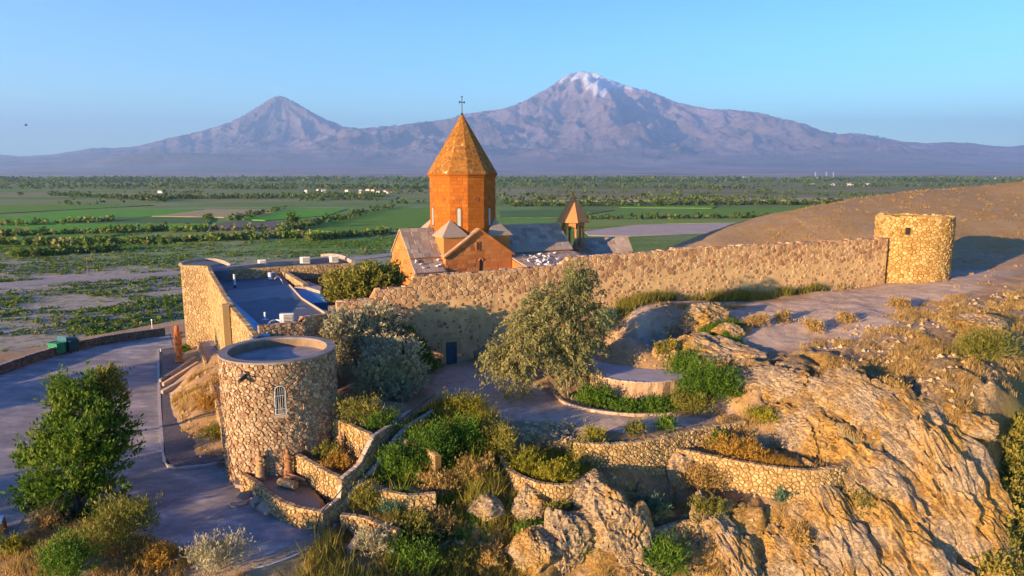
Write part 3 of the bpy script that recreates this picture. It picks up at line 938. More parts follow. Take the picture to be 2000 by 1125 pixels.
def wall(name, label, cat, tops, bases, thick=0.4, size=0.3, mat='pale_stone', core='mortar', seed=1, proud=(0.02, 0.07), gap=0.02, cap=True, capmat=None,
         maxn=300, minpx=7.0, holes=(), top_tight=None, group=None, root=None, aspect=0.75, topsize=None, capproud=(0.02, 0.05), flipx=False):
    """a masonry wall along tops = [(x, y, z)...], running left to right seen from its face; bases = z or list.
    Two points with the same x, y make a step."""
    n = len(tops)
    if not hasattr(bases, '__len__'): bases = [bases] * n
    inner = root is not None
    org = tuple(root.location) if inner else (tops[0][0], tops[0][1], min(bases))
    if not inner: root = empty(name, org, 0, label, cat, group)
    us = [0.0]
    for i in range(1, n): us.append(us[-1] + math.hypot(tops[i][0] - tops[i - 1][0], tops[i][1] - tops[i - 1][1]))
    # smooth normals per point; the face looks to the right of the direction of travel
    nr = []
    for i in range(n):
        a = tops[max(i - 1, 0)]; b = tops[min(i + 1, n - 1)]
        if math.hypot(b[0] - a[0], b[1] - a[1]) < 1e-6:
            a = tops[max(i - 2, 0)]; b = tops[min(i + 2, n - 1)]
        dx, dy = b[0] - a[0], b[1] - a[1]; L = math.hypot(dx, dy) or 1
        nr.append((dy / L, -dx / L))
    def seg(u):
        for i in range(n - 1):
            if us[i + 1] - us[i] > 1e-6 and u <= us[i + 1] + 1e-9: return i
        i = n - 2
        while us[i + 1] - us[i] <= 1e-6: i -= 1
        return i
    def loc(u, h):
        i = seg(u); t = (u - us[i]) / (us[i + 1] - us[i])
        t = min(max(t, -0.2), 1.2)
        nx = nr[i][0] * (1 - t) + nr[i + 1][0] * t; ny = nr[i][1] * (1 - t) + nr[i + 1][1] * t
        L = math.hypot(nx, ny) or 1
        return (tops[i][0] * (1 - t) + tops[i + 1][0] * t + nx / L * h, tops[i][1] * (1 - t) + tops[i + 1][1] * t + ny / L * h)
    def ztop(u):
        i = seg(u); t = (u - us[i]) / (us[i + 1] - us[i]); return tops[i][2] * (1 - t) + tops[i + 1][2] * t
    def zbase(u):
        i = seg(u); t = (u - us[i]) / (us[i + 1] - us[i]); return bases[i] * (1 - t) + bases[i + 1] * t
    # core: one prism per segment
    m = MB()
    F = [(tops[i][0], tops[i][1]) for i in range(n)]
    B = [(tops[i][0] - nr[i][0] * thick, tops[i][1] - nr[i][1] * thick) for i in range(n)]
    for i in range(n - 1):
        if us[i + 1] - us[i] < 1e-6: continue
        poly = [F[i], F[i + 1], B[i + 1], B[i]]
        m.prism(poly, [bases[i], bases[i + 1], bases[i + 1], bases[i]], [tops[i][2] - 0.03, tops[i + 1][2] - 0.03, tops[i + 1][2] - 0.03, tops[i][2] - 0.03])
    m.v = sub(m.v, org)
    co_ = m.build('wall' if inner else 'core', M[core], root)
    if inner: root = co_
    st = Stones(seed)
    zlo, zhi = min(bases), max(t[2] for t in tops)
    cells = voronoi_cells(0, us[-1], zlo, zhi, size, size * aspect, st.rnd)
    good = []
    for c in cells:
        A, cx, cy = area_c(c)
        zt = ztop(min(max(cx, 0), us[-1])); zb = zbase(min(max(cx, 0), us[-1]))
        c = clip_half(c, 0, zt, 0, 1)
        c = clip_half(c, 0, zb, 0, -1)
        if len(c) >= 3: good.append(c)
    def P(u, v, h):
        x, y = loc(u, h); return (x, y, v)
    g = gap
    if top_tight is not None:
        band, gl = top_tight
        def g(cx, cy, rnd, band=band, gl=gl):
            d = ztop(min(max(cx, 0), us[-1])) - cy
            if d < band + 0.25 * math.sin(cx * 1.7): return gap
            return None if rnd.random() < gl[0] else rnd.uniform(*gl[1])
    st.lay(good, P, gap=g, proud=proud, holes=holes)
    nn = st.emit(root, M[mat], maxn=maxn, minpx=minpx, origin=org)
    if cap:
        cs = Stones(seed + 50)
        sz = topsize or size * 1.25
        cells = voronoi_cells(0, us[-1], 0, thick, sz, min(sz, thick / max(1, round(thick / sz))), cs.rnd, jit=0.3)
        def Pc(u, v, h):
            uu = min(max(u, 0), us[-1]); x, y = loc(uu, -v + 0.03); return (x, y, ztop(uu) - 0.03 + h)
        cs.lay(cells, Pc, gap=0.012, proud=capproud)
        cs.emit(root, M[capmat or mat], name='coping_stone', maxn=max(0, 300), minpx=9.0, origin=org, stuff='small_coping_stone')
    return root

def ground_bases(tops, drop=0.25, off=0.4):
    return [min(zg(t[0], t[1] - off), zg(t[0], t[1])) - drop for t in tops]

def pxl(z, *pts):
    """pixels on a level z -> points; z may vary: (X, Y, z)"""
    return [at(p[0], p[1], p[2] if len(p) > 2 else z) for p in pts]

def smooth_line(pts, per=4):
    """Catmull-Rom through 3-D points"""
    P = [Vector(p) for p in pts]; out = []
    for i in range(len(P) - 1):
        p0 = P[max(i - 1, 0)]; p1 = P[i]; p2 = P[i + 1]; p3 = P[min(i + 2, len(P) - 1)]
        for k in range(per):
            t = k / per
            out.append(tuple(0.5 * ((2 * p1) + (p2 - p0) * t + (2 * p0 - 5 * p1 + 4 * p2 - p3) * t * t + (3 * p1 - p0 - 3 * p2 + p3) * t ** 3)))
    out.append(tuple(P[-1]))
    return out

# ------------------------------------------------------------------ long perimeter wall and the two towers on it
def wline(X):
    r = (X - 1000) / FPX
    # wall line in plan; the vertical tilt of the camera hardly matters for the plan position here
    t = (4.9 + 56.0 * r * 1.0) / (41.8 - 14 * r)
    return (-4.9 + 41.8 * t, 56 + 14 * t)
def wpt(X, Y):
    x, y = wline(X)
    p = atD(X, Y, y)
    return p
main_top = [wpt(657, 592), wpt(733, 585), wpt(733.2, 567), wpt(808, 561), wpt(808.2, 541), wpt(900, 535), wpt(1000, 527), wpt(1100, 518), wpt(1101, 513), wpt(1111, 511), wpt(1112, 504), wpt(1200, 498), wpt(1318, 490), wpt(1319, 487),
            wpt(1400, 483), wpt(1500, 478), wpt(1600, 473), wpt(1735, 466)]
for i in (2, 4, 13): main_top[i] = (main_top[i - 1][0] + 1e-7, main_top[i - 1][1], main_top[i][2])
main_base = ground_bases(main_top, 0.5, 0.6)
door_c = wpt(881, 700)
u_door = math.hypot(door_c[0] - main_top[0][0], door_c[1] - main_top[0][1])
dz0 = zg(door_c[0], door_c[1] - 0.6) 
pw = wall('perimeter_wall', 'long crenel-free rubble stone wall with a small blue door running from the shrubs to the golden round tower', 'wall',
          main_top, main_base, thick=1.0, size=0.42, mat='wall_stone', core='plaster', seed=3, proud=(0.01, 0.09), gap=0.02, capproud=(0.0, 0.14),
          top_tight=(1.9, (0.38, (0.03, 0.12))), maxn=300, minpx=6.0, holes=[(u_door - 0.75, u_door + 0.75, 0, dz0 + 2.5)], topsize=0.5)
pw['label'] = 'long rubble stone wall with a small blue door, from the shrubs up to the golden round tower'
def wall_door():
    org = Vector(pw.location)
    t = Vector((main_top[6][0] - main_top[5][0], main_top[6][1] - main_top[5][1], 0)).normalized(); n = Vector((t.y, -t.x, 0))
    c = Vector((door_c[0], door_c[1], dz0)) - org
    # shift to the face line
    rz = math.atan2(t.y, t.x)
    def bx(cu, cn, cz_, su, sn, sz): 
        m = MB(); p = c + t * cu + n * cn; m.box((p.x, p.y, c.z + cz_), (su, sn, sz), rz, 0.6); return m
    m = bx(0, 0.07, 1.0, 0.94, 0.10, 2.0); d = m.build('door', M['blue_door'], pw)
    mm = MB(); p = c + t * 0.34 + n * 0.14; mm.box((p.x, p.y, c.z + 1.0), (0.06, 0.06, 0.16), rz); mm.build('handle', M['dark_metal'], d)
    for s in (-1, 1):
        for k in range(3):
            bx(s * 0.62, 0.10, 0.34 + k * 0.68, 0.30, 0.20, 0.66).build('jamb_block', M['pale_stone'], pw)
    bx(0, 0.11, 2.17, 1.56, 0.22, 0.32).build('lintel', M['pale_stone'], pw)
    bx(0, 0.35, 0.0, 1.7, 0.7, 0.22).build('doorstep', M['pale_stone'], pw)
wall_door()

def round_tower(name, label, c, Rr, z0, z1, size, mat, core, seed, thick=0.45, holes=(), floor_z=None, floor_mat='tower_floor', rim_mat='coping', rim_stones=False, ragged=0.0,
                maxn=300, minpx=7, taper=0.0, proud=(0.02, 0.07), gap=0.018, view=None, aspect=0.75):
    root = empty(name, (c[0], c[1], z0), 0, label, 'tower')
    H = z1 - z0
    m = MB(); N = 64
    def rad(z): return Rr + taper * (1 - z / H)
    m.lathe((0, 0, 0), [(rad(0), 0), (Rr, H - 0.02), (Rr - thick, H - 0.02), (Rr - thick, (floor_z or z1 - 1.2) - z0 - 0.05)], N)
    m.build('core', M[core], root, smooth=False)
    fl = MB(); zf = (floor_z or z1 - 1.2) - z0
    fl.prism([((Rr - thick - 0.002) * math.cos(2 * math.pi * k / N), (Rr - thick - 0.002) * math.sin(2 * math.pi * k / N)) for k in range(N)], zf - 0.15, zf)
    fl.build('floor', M[floor_mat], root)
    st = Stones(seed)
    per = 2 * math.pi * Rr
    cells = voronoi_cells(0, per, 0, H - 0.01, size, size * aspect, st.rnd, wrap=True)
    camang = math.atan2(-c[1], -c[0])
    def P(u, v, h):
        a = u / Rr; r = rad(v) + h
        return (r * math.cos(a), r * math.sin(a), v)
    # keep the far side coarse: drop cells turned well away
    keep = []
    for q in cells:
        A, cu, cv = area_c(q)
        da = (cu / Rr - camang + math.pi) % (2 * math.pi) - math.pi
        if abs(da) < R(125): keep.append(q)
    hl = []
    for (ang, w, za, zb) in holes:
        uc = (ang % (2 * math.pi)) * Rr
        hl.append((uc - w / 2, uc + w / 2, za - z0, zb - z0))
    st.lay(keep, P, gap=gap, proud=proud, holes=hl)
    # sizes on the picture are measured from world positions
    it = []
    for s, v, f, tn in st.items:
        x, y, z = v[0]; wx_, wy_ = x + c[0], y + c[1]
        fac = -(x * wx_ + y * wy_) / (math.hypot(x, y) * math.hypot(wx_, wy_))
        A = s * max(5.0, math.hypot(x, y) + 0.15 * (CAM_Z - z))
        it.append((A / math.hypot(wx_, wy_) * max(0.0, fac) ** 0.5 if fac > 0 else 0.0, v, f, tn))
    st.items = it
    st.emit(root, M[mat], maxn=maxn, minpx=minpx, origin=(0, 0, 0))
    if rim_stones or ragged:
        cs = Stones(seed + 9)
        cells = voronoi_cells(0, per, 0, thick, size * 1.2, thick / max(1, round(thick / size / 1.2)), cs.rnd, wrap=True, jit=0.3)
        def Pc(u, v, h):
            a = u / Rr; r = Rr + 0.03 - v
            return (r * math.cos(a), r * math.sin(a), H - 0.03 + h)
        cs.lay(cells, Pc, gap=0.012, proud=(0.02, 0.05 + ragged))
        cs.emit(root, M[mat], name='coping_stone', maxn=200, minpx=0.1, origin=(0, 0, 0))
    else:
        r = MB()
        r.lathe((0, 0, 0), [(Rr + 0.07, H - 0.06), (Rr + 0.07, H + 0.06), (Rr - thick - 0.03, H + 0.06), (Rr - thick - 0.03, H - 0.06)], N)
        r.build('rim', M[rim_mat], root)
    return root

RT = atD(1775, 553, 72.3)
rt_z0 = zg(RT[0] - 1.5, RT[1] - 3.4) - 0.5
rt = round_tower('watch_tower', 'golden stone round tower with a small loophole at the right end of the long wall', RT, 3.55, rt_z0, 29.75, 0.40, 'tower_stone', 'mortar_gold', 5,
                 thick=0.6, rim_stones=True, ragged=0.16, floor_z=28.6, floor_mat='mortar', minpx=6, proud=(0.02, 0.14), aspect=0.62, gap=lambda u, v, r: r.uniform(0.008, 0.035),
                 holes=[(math.atan2(-RT[1], -RT[0]) - R(8), 0.45, 28.05, 28.8)])
def on_cyl(root, Rr, ang, z, w, h, d, mat, name, parent=None, proud=0.0):
    m = MB(); c_, s_ = math.cos(ang), math.sin(ang)
    m.box(((Rr + proud) * c_, (Rr + proud) * s_, z), (d, w, h), ang)
    return m.build(name, M[mat], parent or root)
on_cyl(rt, 3.55, math.atan2(-RT[1], -RT[0]) - R(8), 28.42 - rt_z0, 0.42, 0.72, 0.08, 'dark_opening', 'loophole')
a8 = math.atan2(-RT[1], -RT[0]) - R(8)
on_cyl(rt, 3.58, a8, 28.85 - rt_z0, 0.7, 0.16, 0.14, 'tower_stone', 'lintel')

LTc = atD(543, 681, 42.0)
lt_ang = math.atan2(-LTc[1], -LTc[0])
win_z0, win_z1 = atD(540, 808, 38.9)[2], atD(540, 752, 38.9)[2]
LZ0 = 15.2
lt = round_tower('round_bastion', 'big rubble stone round tower with a tall barred arched window and a sunken flat top', LTc, 3.40, LZ0, 23.25, 0.255, 'field_stone', 'mortar_dark', 11,
                 thick=0.42, floor_z=22.7, rim_mat='dark_coping', minpx=5, holes=[(lt_ang - R(0.5), 0.66, win_z0 - 0.05, win_z1 + 0.05)], proud=(0.01, 0.10), gap=lambda u, v, r: r.uniform(0.006, 0.024), maxn=300, taper=0.05, aspect=0.68)
def tower_window():
    a = lt_ang - R(0.5); n = Vector((math.cos(a), math.sin(a), 0)); t = Vector((-n.y, n.x, 0))
    zc = (win_z0 + win_z1) / 2 - LZ0; h = win_z1 - win_z0; w = 0.60
    def arch(wd, z0_, z1_, k=8):
        pts = [(-wd / 2, z0_), (wd / 2, z0_)]
        zs = z1_ - wd / 2
        for i in range(k + 1):
            an = math.pi * i / k; pts.append((wd / 2 * math.cos(an), zs + wd / 2 * math.sin(an)))
        return pts
    def plate(pts, d0, d1, mat, name, parent):
        m = MB(); k = len(pts)
        vs = [tuple(n * (3.40 + d0) + t * p[0] + Vector((0, 0, p[1]))) for p in pts] + [tuple(n * (3.40 + d1) + t * p[0] + Vector((0, 0, p[1]))) for p in pts]
        fs = [tuple(range(k, 2 * k)), tuple(reversed(range(k)))] + [(i, (i + 1) % k, k + (i + 1) % k, k + i) for i in range(k)]
        m.add(vs, fs); return m.build(name, M[mat], parent)
    z0_, z1_ = win_z0 - LZ0, win_z1 - LZ0
    win = plate(arch(w, z0_, z1_), -0.02, 0.012, 'dark_opening', 'window', lt)
    m = MB(); pts = arch(w, z0_ + 0.02, z1_ - 0.02, 10)
    m.tube([tuple(n * 3.44 + t * p[0] + Vector((0, 0, p[1]))) for p in pts + pts[:1]], 0.02, 5)
    m.build('frame', M['white_metal'], win)
    for k in range(5):
        x = (k - 2) * w / 6 * 1.15
        m = MB(); m.tube([tuple(n * 3.45 + t * x + Vector((0, 0, z0_ + 0.03))), tuple(n * 3.45 + t * x + Vector((0, 0, z1_ - 0.05 - abs(x) * 0.7)))], 0.009, 4)
        m.build('bar', M['white_metal'], win)
    for zz in (0.35, 1.15):
        m = MB(); m.tube([tuple(n * 3.46 + t * s * w / 2 + Vector((0, 0, z0_ + zz))) for s in (-1, 1)], 0.009, 4); m.build('cross_bar', M['white_metal'], win)
    m = MB(); p = n * 3.45 + Vector((0, 0, z0_ - 0.06)); m.box(tuple(p), (0.16, 0.8, 0.12), a); m.build('sill', M['coping'], win)
    # drain spout with the dark gap round it
    a2 = lt_ang - R(33); n2 = Vector((math.cos(a2), math.sin(a2), 0))
    m = MB(); m.tube([tuple(n2 * 3.3 + Vector((0, 0, 7.35))), tuple(n2 * 4.0 + Vector((0, 0, 7.15)))], 0.11, 8); m.build('drain_spout', M['dark_metal'], lt)
    on_cyl(lt, 3.41, a2, 7.45, 0.5, 0.3, 0.10, 'dark_opening', 'drain_gap')
    m = MB(); m.box(tuple(n2 * 3.75 + Vector((0, 0, 7.42))), (0.75, 0.16, 0.07), a2 + 0.2); m.build('drain_slab', M['coping'], lt)
tower_window()
# ------------------------------------------------------------------ church
CHA = R(27)
E1 = Vector((math.cos(CHA), math.sin(CHA), 0)); E2 = Vector((-math.sin(CHA), math.cos(CHA), 0))
CC = Vector((-5.74, 81.65, 0)); CG = 18.5
church = empty('church', (CC.x, CC.y, CG), CHA, 'orange stone domed church with a tall pointed cone roof and a cross on top', 'church')
# local frame: x along the nave (to the right), y to the back, z up from CG
def zl(z): return z - CG
RIDGE, EAVE = zl(28.0), zl(25.15)

def face_blocks(st, o, ux, uy, outline, w, h, gap=0.012, proud=(0.012, 0.03), holes=(), tint=None):
    """ashlar on a plane: o origin, ux/uy axes, outline convex polygon CCW in (u, v)"""
    o = Vector(o); ux = Vector(ux).normalized(); uy = Vector(uy).normalized(); n = ux.cross(uy)
    us = [p[0] for p in outline]; vs = [p[1] for p in outline]
    cells = brick_cells(min(us), max(us), min(vs), max(vs), w, h, st.rnd)
    clips = []
    for i in range(len(outline)):
        a = outline[i]; b = outline[(i + 1) % len(outline)]
        ex, ey = b[0] - a[0], b[1] - a[1]
        clips.append((a[0], a[1], ey, -ex))
    def P(u, v, hh): return tuple(o + ux * u + uy * v + n * hh)
    st.lay(cells, P, gap=gap, proud=proud, holes=holes, clips=clips, bevel=0.93, tint=tint, minarea=0.02, simple_=True)

def fix_sizes(st, root):
    """size on the picture from local block positions"""
    mw = root.matrix_basis
    out = []
    for s, v, f, tn in st.items:
        c = mw @ Vector(v[0])
        e1 = (mw @ Vector(v[1])) - (mw @ Vector(v[0])); 
        a = Vector(v[1]) - Vector(v[0]); b = Vector(v[2]) - Vector(v[1])
        nn = mw.to_3x3() @ a.cross(b)
        if nn.length < 1e-9: continue
        vd = (c - Vector((0, 0, CAM_Z)))
        ar = a.cross(b).length
        fac = -nn.normalized().dot(vd.normalized())
        out.append((math.sqrt(max(ar * max(fac, 0.0), 0)) * 1351 / vd.length, v, f, tn))
    st.items = out

wm = MB()      # church body core
HW = 3.35; L0, L1 = -7.7, 12.9; FT = 4.55; TW = 4.1; BT = -3.35
def gable_prism(mb, axis, a0, a1, hw, e, r, z0=0.0, c=0.0):
    """axis x: ridge along x from a0 to a1; axis y likewise"""
    prof = [(-hw, z0), (hw, z0), (hw, e), (0, r), (-hw, e)]
    vs = []
    for a in (a0, a1):
        for p, z in prof:
            vs.append((a, p + c, z) if axis == 'x' else (p + c, a, z))
    fs = [(0, 1, 2, 3, 4), (9, 8, 7, 6, 5)] + [(i, (i + 1) % 5, 5 + (i + 1) % 5, 5 + i) for i in range(5)]
    if axis == 'x': fs = [tuple(reversed(f)) for f in fs]
    else: fs = [tuple(reversed(f)) for f in fs]
    mb.add(vs, fs)
gable_prism(wm, 'x', L0, L1, HW, EAVE - 0.06, RIDGE - 0.06)
gable_prism(wm, 'y', -FT, FT, TW, EAVE - 0.05, RIDGE - 0.05)
wm.build('wall', M['tuff_core'], church)
bs = Stones(21)
zb = zl(20.0)
win_w = 0.26
def tn_face(base, spread=0.5):
    def f(u, v, rnd):
        return min(1, max(0, base + rnd.gauss(0, 0.18) * spread * 2 - (0.35 if rnd.random() < 0.08 else 0)))
    return f
# front gable (faces the camera): window slot, blind niche
face_blocks(bs, (-TW, -FT, 0), (1, 0, 0), (0, 0, 1), [(0, zb), (2 * TW, zb), (2 * TW, EAVE - .08), (TW, RIDGE - .14), (0, EAVE - .08)], 0.85, 0.46, holes=[(TW - 0.02, TW + 0.36, zl(23.0), zl(24.55)), (TW - 0.52, TW + 0.02, zl(25.55), zl(26.6))], tint=tn_face(0.55))
# left end gable
face_blocks(bs, (L0, HW, 0), (0, -1, 0), (0, 0, 1), [(0, zb), (2 * HW, zb), (2 * HW, EAVE - .08), (HW, RIDGE - .14), (0, EAVE - .08)], 0.85, 0.46, tint=tn_face(0.6, 0.35))
# front wall of the left arm above the annexe, side wall of transept, right arm
face_blocks(bs, (L0, -HW, 0), (1, 0, 0), (0, 0, 1), [(0, zl(22)), (-TW - L0, zl(22)), (-TW - L0, EAVE - .08), (0, EAVE - .08)], 0.85, 0.46, tint=tn_face(0.5))
face_blocks(bs, (TW, -HW, 0), (1, 0, 0), (0, 0, 1), [(0, zl(22)), (L1 - TW, zl(22)), (L1 - TW, EAVE - .08), (0, EAVE - .08)], 0.85, 0.46, tint=tn_face(0.45))
face_blocks(bs, (-TW, -HW, 0), (0, -1, 0), (0, 0, 1), [(0, zl(22)), (FT - HW, zl(22)), (FT - HW, EAVE - .08), (0, EAVE - .08)], 0.85, 0.46, tint=tn_face(0.5))
fix_sizes(bs, church)
bs.emit(church, M['tuff_block'], name='block', maxn=300, minpx=6, origin=(0, 0, 0))
# front gable openings
def boxp(c, s, mat, name, parent=church, tint=0.5):
    m = MB(); m.box(c, s, 0, tint); return m.build(name, M[mat], parent)
wn_ = boxp((0.17, -FT - 0.01, zl(23.75)), (0.34, 0.06, 1.4), 'dark_opening', 'window')
m = MB(); m.lathe((0.17, -FT - 0.01, zl(24.45)), [(0.0, 0), (0.17, 0)], 10)
arc = MB()
arc.tube([(0.17 + 0.24 * math.cos(a), -FT - 0.05, zl(24.42) + 0.24 * math.sin(a)) for a in [math.pi * k / 6 for k in range(7)]], 0.06, 5, 0.8)
arc.build('arch', M['tuff_block'], wn_)
bp = boxp((-0.25, -FT - 0.03, zl(26.05)), (0.5, 0.12, 1.0), 'tuff_block', 'carved_panel', tint=0.35)
boxp((-0.25, -FT - 0.10, zl(26.1)), (0.10, 0.05, 0.8), 'dark_opening', 'cross_groove', bp)

# roofs: slabs laid over a thin deck
def roof_plane(o, ux, uy, outline, w, h, st, deck, thick=0.14):
    o = Vector(o); ux = Vector(ux).normalized(); uy = Vector(uy).normalized(); n = ux.cross(uy)
    k = len(outline)
    top = [tuple(o + ux * u + uy * v) for u, v in outline]; bot = [tuple(o + ux * u + uy * v - n * thick) for u, v in outline]
    deck.add(bot + top, [tuple(reversed(range(k))), tuple(range(k, 2 * k))] + [(i, (i + 1) % k, k + (i + 1) % k, k + i) for i in range(k)], 0.5)
    face_blocks(st, o, ux, uy, outline, w, h, gap=0.015, proud=(0.01, 0.05))
rs = Stones(33); deck = MB()
OV = 0.22
sl_ = math.hypot(HW, RIDGE - EAVE); uyF = Vector((0, HW, RIDGE - EAVE)).normalized(); uyB = Vector((0, -HW, RIDGE - EAVE)).normalized()
ext = OV
# left arm front slope, right arm front slope, backs
def slope_x(x0, x1, front=True):
    uy = uyF if front else uyB
    y0 = -HW if front else HW
    o = Vector((x0 if front else x1, y0, EAVE)) - uy * ext
    ux = (1, 0, 0) if front else (-1, 0, 0)
    roof_plane(o, ux, uy, [(0, 0), (x1 - x0, 0), (x1 - x0, sl_ + ext), (0, sl_ + ext)], 0.95, 0.62, rs, deck)
slope_x(L0 - 0.15, -1.5); slope_x(1.5, L1 + 0.15); slope_x(L0 - 0.15, L1 + 0.15, False)
slt = math.hypot(TW, RIDGE - EAVE)
uL = Vector((TW, 0, RIDGE - EAVE)).normalized(); uR = Vector((-TW, 0, RIDGE - EAVE)).normalized()
for (o, ux, uy) in (((-TW, -2.2, EAVE), (0, -1, 0), uL), ((TW, -FT - OV, EAVE), (0, 1, 0), uR)):
    o = Vector(o) - uy * ext + Vector((0, 0, 0.05))
    Lr = FT + OV - 2.2
    roof_plane(o, ux, uy, [(0, 0), (Lr, 0), (Lr, slt + ext), (0, slt + ext)], 0.95, 0.62, rs, deck)
for (o, ux, uy) in (((-TW, FT + OV, EAVE), (0, -1, 0), uL), ((TW, 2.2, EAVE), (0, 1, 0), uR)):
    o = Vector(o) - uy * ext + Vector((0, 0, 0.05)); Lr = FT + OV - 2.2
    roof_plane(o, ux, uy, [(0, 0), (Lr, 0), (Lr, slt + ext), (0, slt + ext)], 0.95, 0.62, rs, deck)
# annexe roofs: left lean-to, right low terrace roof
def leanto(x0, x1, y0, y1, z0, z1, w=0.9, h=0.6):
    d = Vector((0, y1 - y0, z1 - z0)); L = d.length
    roof_plane((x0, y0, z0), (1, 0, 0), d, [(0, 0), (x1 - x0, 0), (x1 - x0, L), (0, L)], w, h, rs, deck)
leanto(L0 - 0.1, -TW - 0.05, -HW - 1.7, -HW - 0.03, zl(23.55), zl(24.75))
leanto(TW + 0.05, L1 + 0.3, -HW - 6.4, -HW - 0.03, zl(23.6), zl(24.75), 1.1, 0.8)
deck.build('roof', M['roof_slab'], church)
fix_sizes(rs, church)
roof_o = [o for o in church.children if o.name.startswith('roof')][0]
rs.emit(roof_o, M['roof_slab'], name='roof_slab', maxn=300, minpx=6, origin=(0, 0, 0))
an = MB()
an.box(((L0 + -TW) / 2, -HW - 0.8, zl(21.4)), (-TW - L0 - 0.06, 1.5, zl(23.5) * 2 - zl(21.4) * 2), 0)
an2 = MB()
an2.prism([(L0, -HW - 1.55), (-TW - 0.06, -HW - 1.55), (-TW - 0.06, -HW - 0.01), (L0, -HW - 0.01)], 0, 1, ztop=[zl(23.5), zl(23.5), zl(24.55), zl(24.55)])
an2.prism([(TW + 0.06, -HW - 6.2), (L1 + 0.15, -HW - 6.2), (L1 + 0.15, -HW - 0.01), (TW + 0.06, -HW - 0.01)], 0, 1, ztop=[zl(23.42), zl(23.42), zl(24.5), zl(24.5)])
an2.prism([(L0, HW + 0.01), (L1, HW + 0.01), (L1, HW + 1.6), (L0, HW + 1.6)], 0, 1, ztop=[zl(24.4), zl(24.4), zl(23.3), zl(23.3)])
an2.build('annexe', M['tuff_core'], church)
st2 = Stones(44)
face_blocks(st2, (L0, -HW, 0), (0, -1, 0), (0, 0, 1), [(0, zb), (1.55, zb), (1.55, zl(23.45)), (0, zl(24.5))], 0.8, 0.46, tint=tn_face(0.6, 0.35))
face_blocks(st2, (L0, -HW - 1.55, 0), (1, 0, 0), (0, 0, 1), [(0, zb), (3.4, zb), (3.4, zl(23.4)), (0, zl(23.4))], 0.8, 0.46)
face_blocks(st2, (L0, HW + 1.6, 0), (0, -1, 0), (0, 0, 1), [(0, zb), (1.6, zb), (1.6, zl(24.4)), (0, zl(23.3))], 0.8, 0.46, tint=tn_face(0.6, 0.35))
an_o = [o for o in church.children if o.name.startswith('annexe')][0]
fix_sizes(st2, church); st2.emit(an_o, M['tuff_block'], name='block', maxn=120, minpx=6, origin=(0, 0, 0))
# raking cornices on the front gable
for s in (-1, 1):
    c_ = MB(); a = Vector((s * (TW + 0.25), -FT - 0.12, EAVE - 0.20)); b = Vector((0, -FT - 0.12, RIDGE - 0.02))
    n_ = 8
    d = (b - a) / n_
    for k in range(n_):
        c_ = MB(); p = a + d * (k + 0.5)
        vs = []
        up = Vector((0, 0, 0.11)); bk = Vector((0, 0.12, 0)); q = d * 0.485
        for yy in (-1, 1):
            for xx, zz in ((-1, -1), (1, -1), (1, 1), (-1, 1)): vs.append(tuple(p + bk * yy + q * xx + up * zz))
        c_.add(vs, [(0, 1, 2, 3), (7, 6, 5, 4), (0, 4, 5, 1), (1, 5, 6, 2), (2, 6, 7, 3), (3, 7, 4, 0)], 0.2 + 0.6 * random.random())
        c_.build('cornice_block', M['tuff_block'], church)
# corner blocks with little pyramid roofs beside the drum
for sx, sy in ((-1, -1), (1, -1), (-1, 1), (1, 1)):
    tb = MB(); cx, cy = sx * 2.75, sy * 2.75
    tb.prism([(cx - 1.35, cy - 1.35), (cx + 1.35, cy - 1.35), (cx + 1.35, cy + 1.35), (cx - 1.35, cy + 1.35)], EAVE - 0.6, zl(27.25), 0.55)
    t_o = tb.build('corner_turret', M['tuff_block'], church)
    p = MB(); w = 1.58
    vs = [(cx - w, cy - w, zl(27.25)), (cx + w, cy - w, zl(27.25)), (cx + w, cy + w, zl(27.25)), (cx - w, cy + w, zl(27.25)), (cx, cy, zl(29.0)),
          (cx - w, cy - w, zl(27.12)), (cx + w, cy - w, zl(27.12)), (cx + w, cy + w, zl(27.12)), (cx - w, cy + w, zl(27.12))]
    p.add(vs, [(0, 1, 4), (1, 2, 4), (2, 3, 4), (3, 0, 4), (8, 7, 6, 5), (5, 6, 1, 0), (6, 7, 2, 1), (7, 8, 3, 2), (8, 5, 0, 3)], 0.45)
    p.build('turret_roof', M['roof_slab'], t_o)
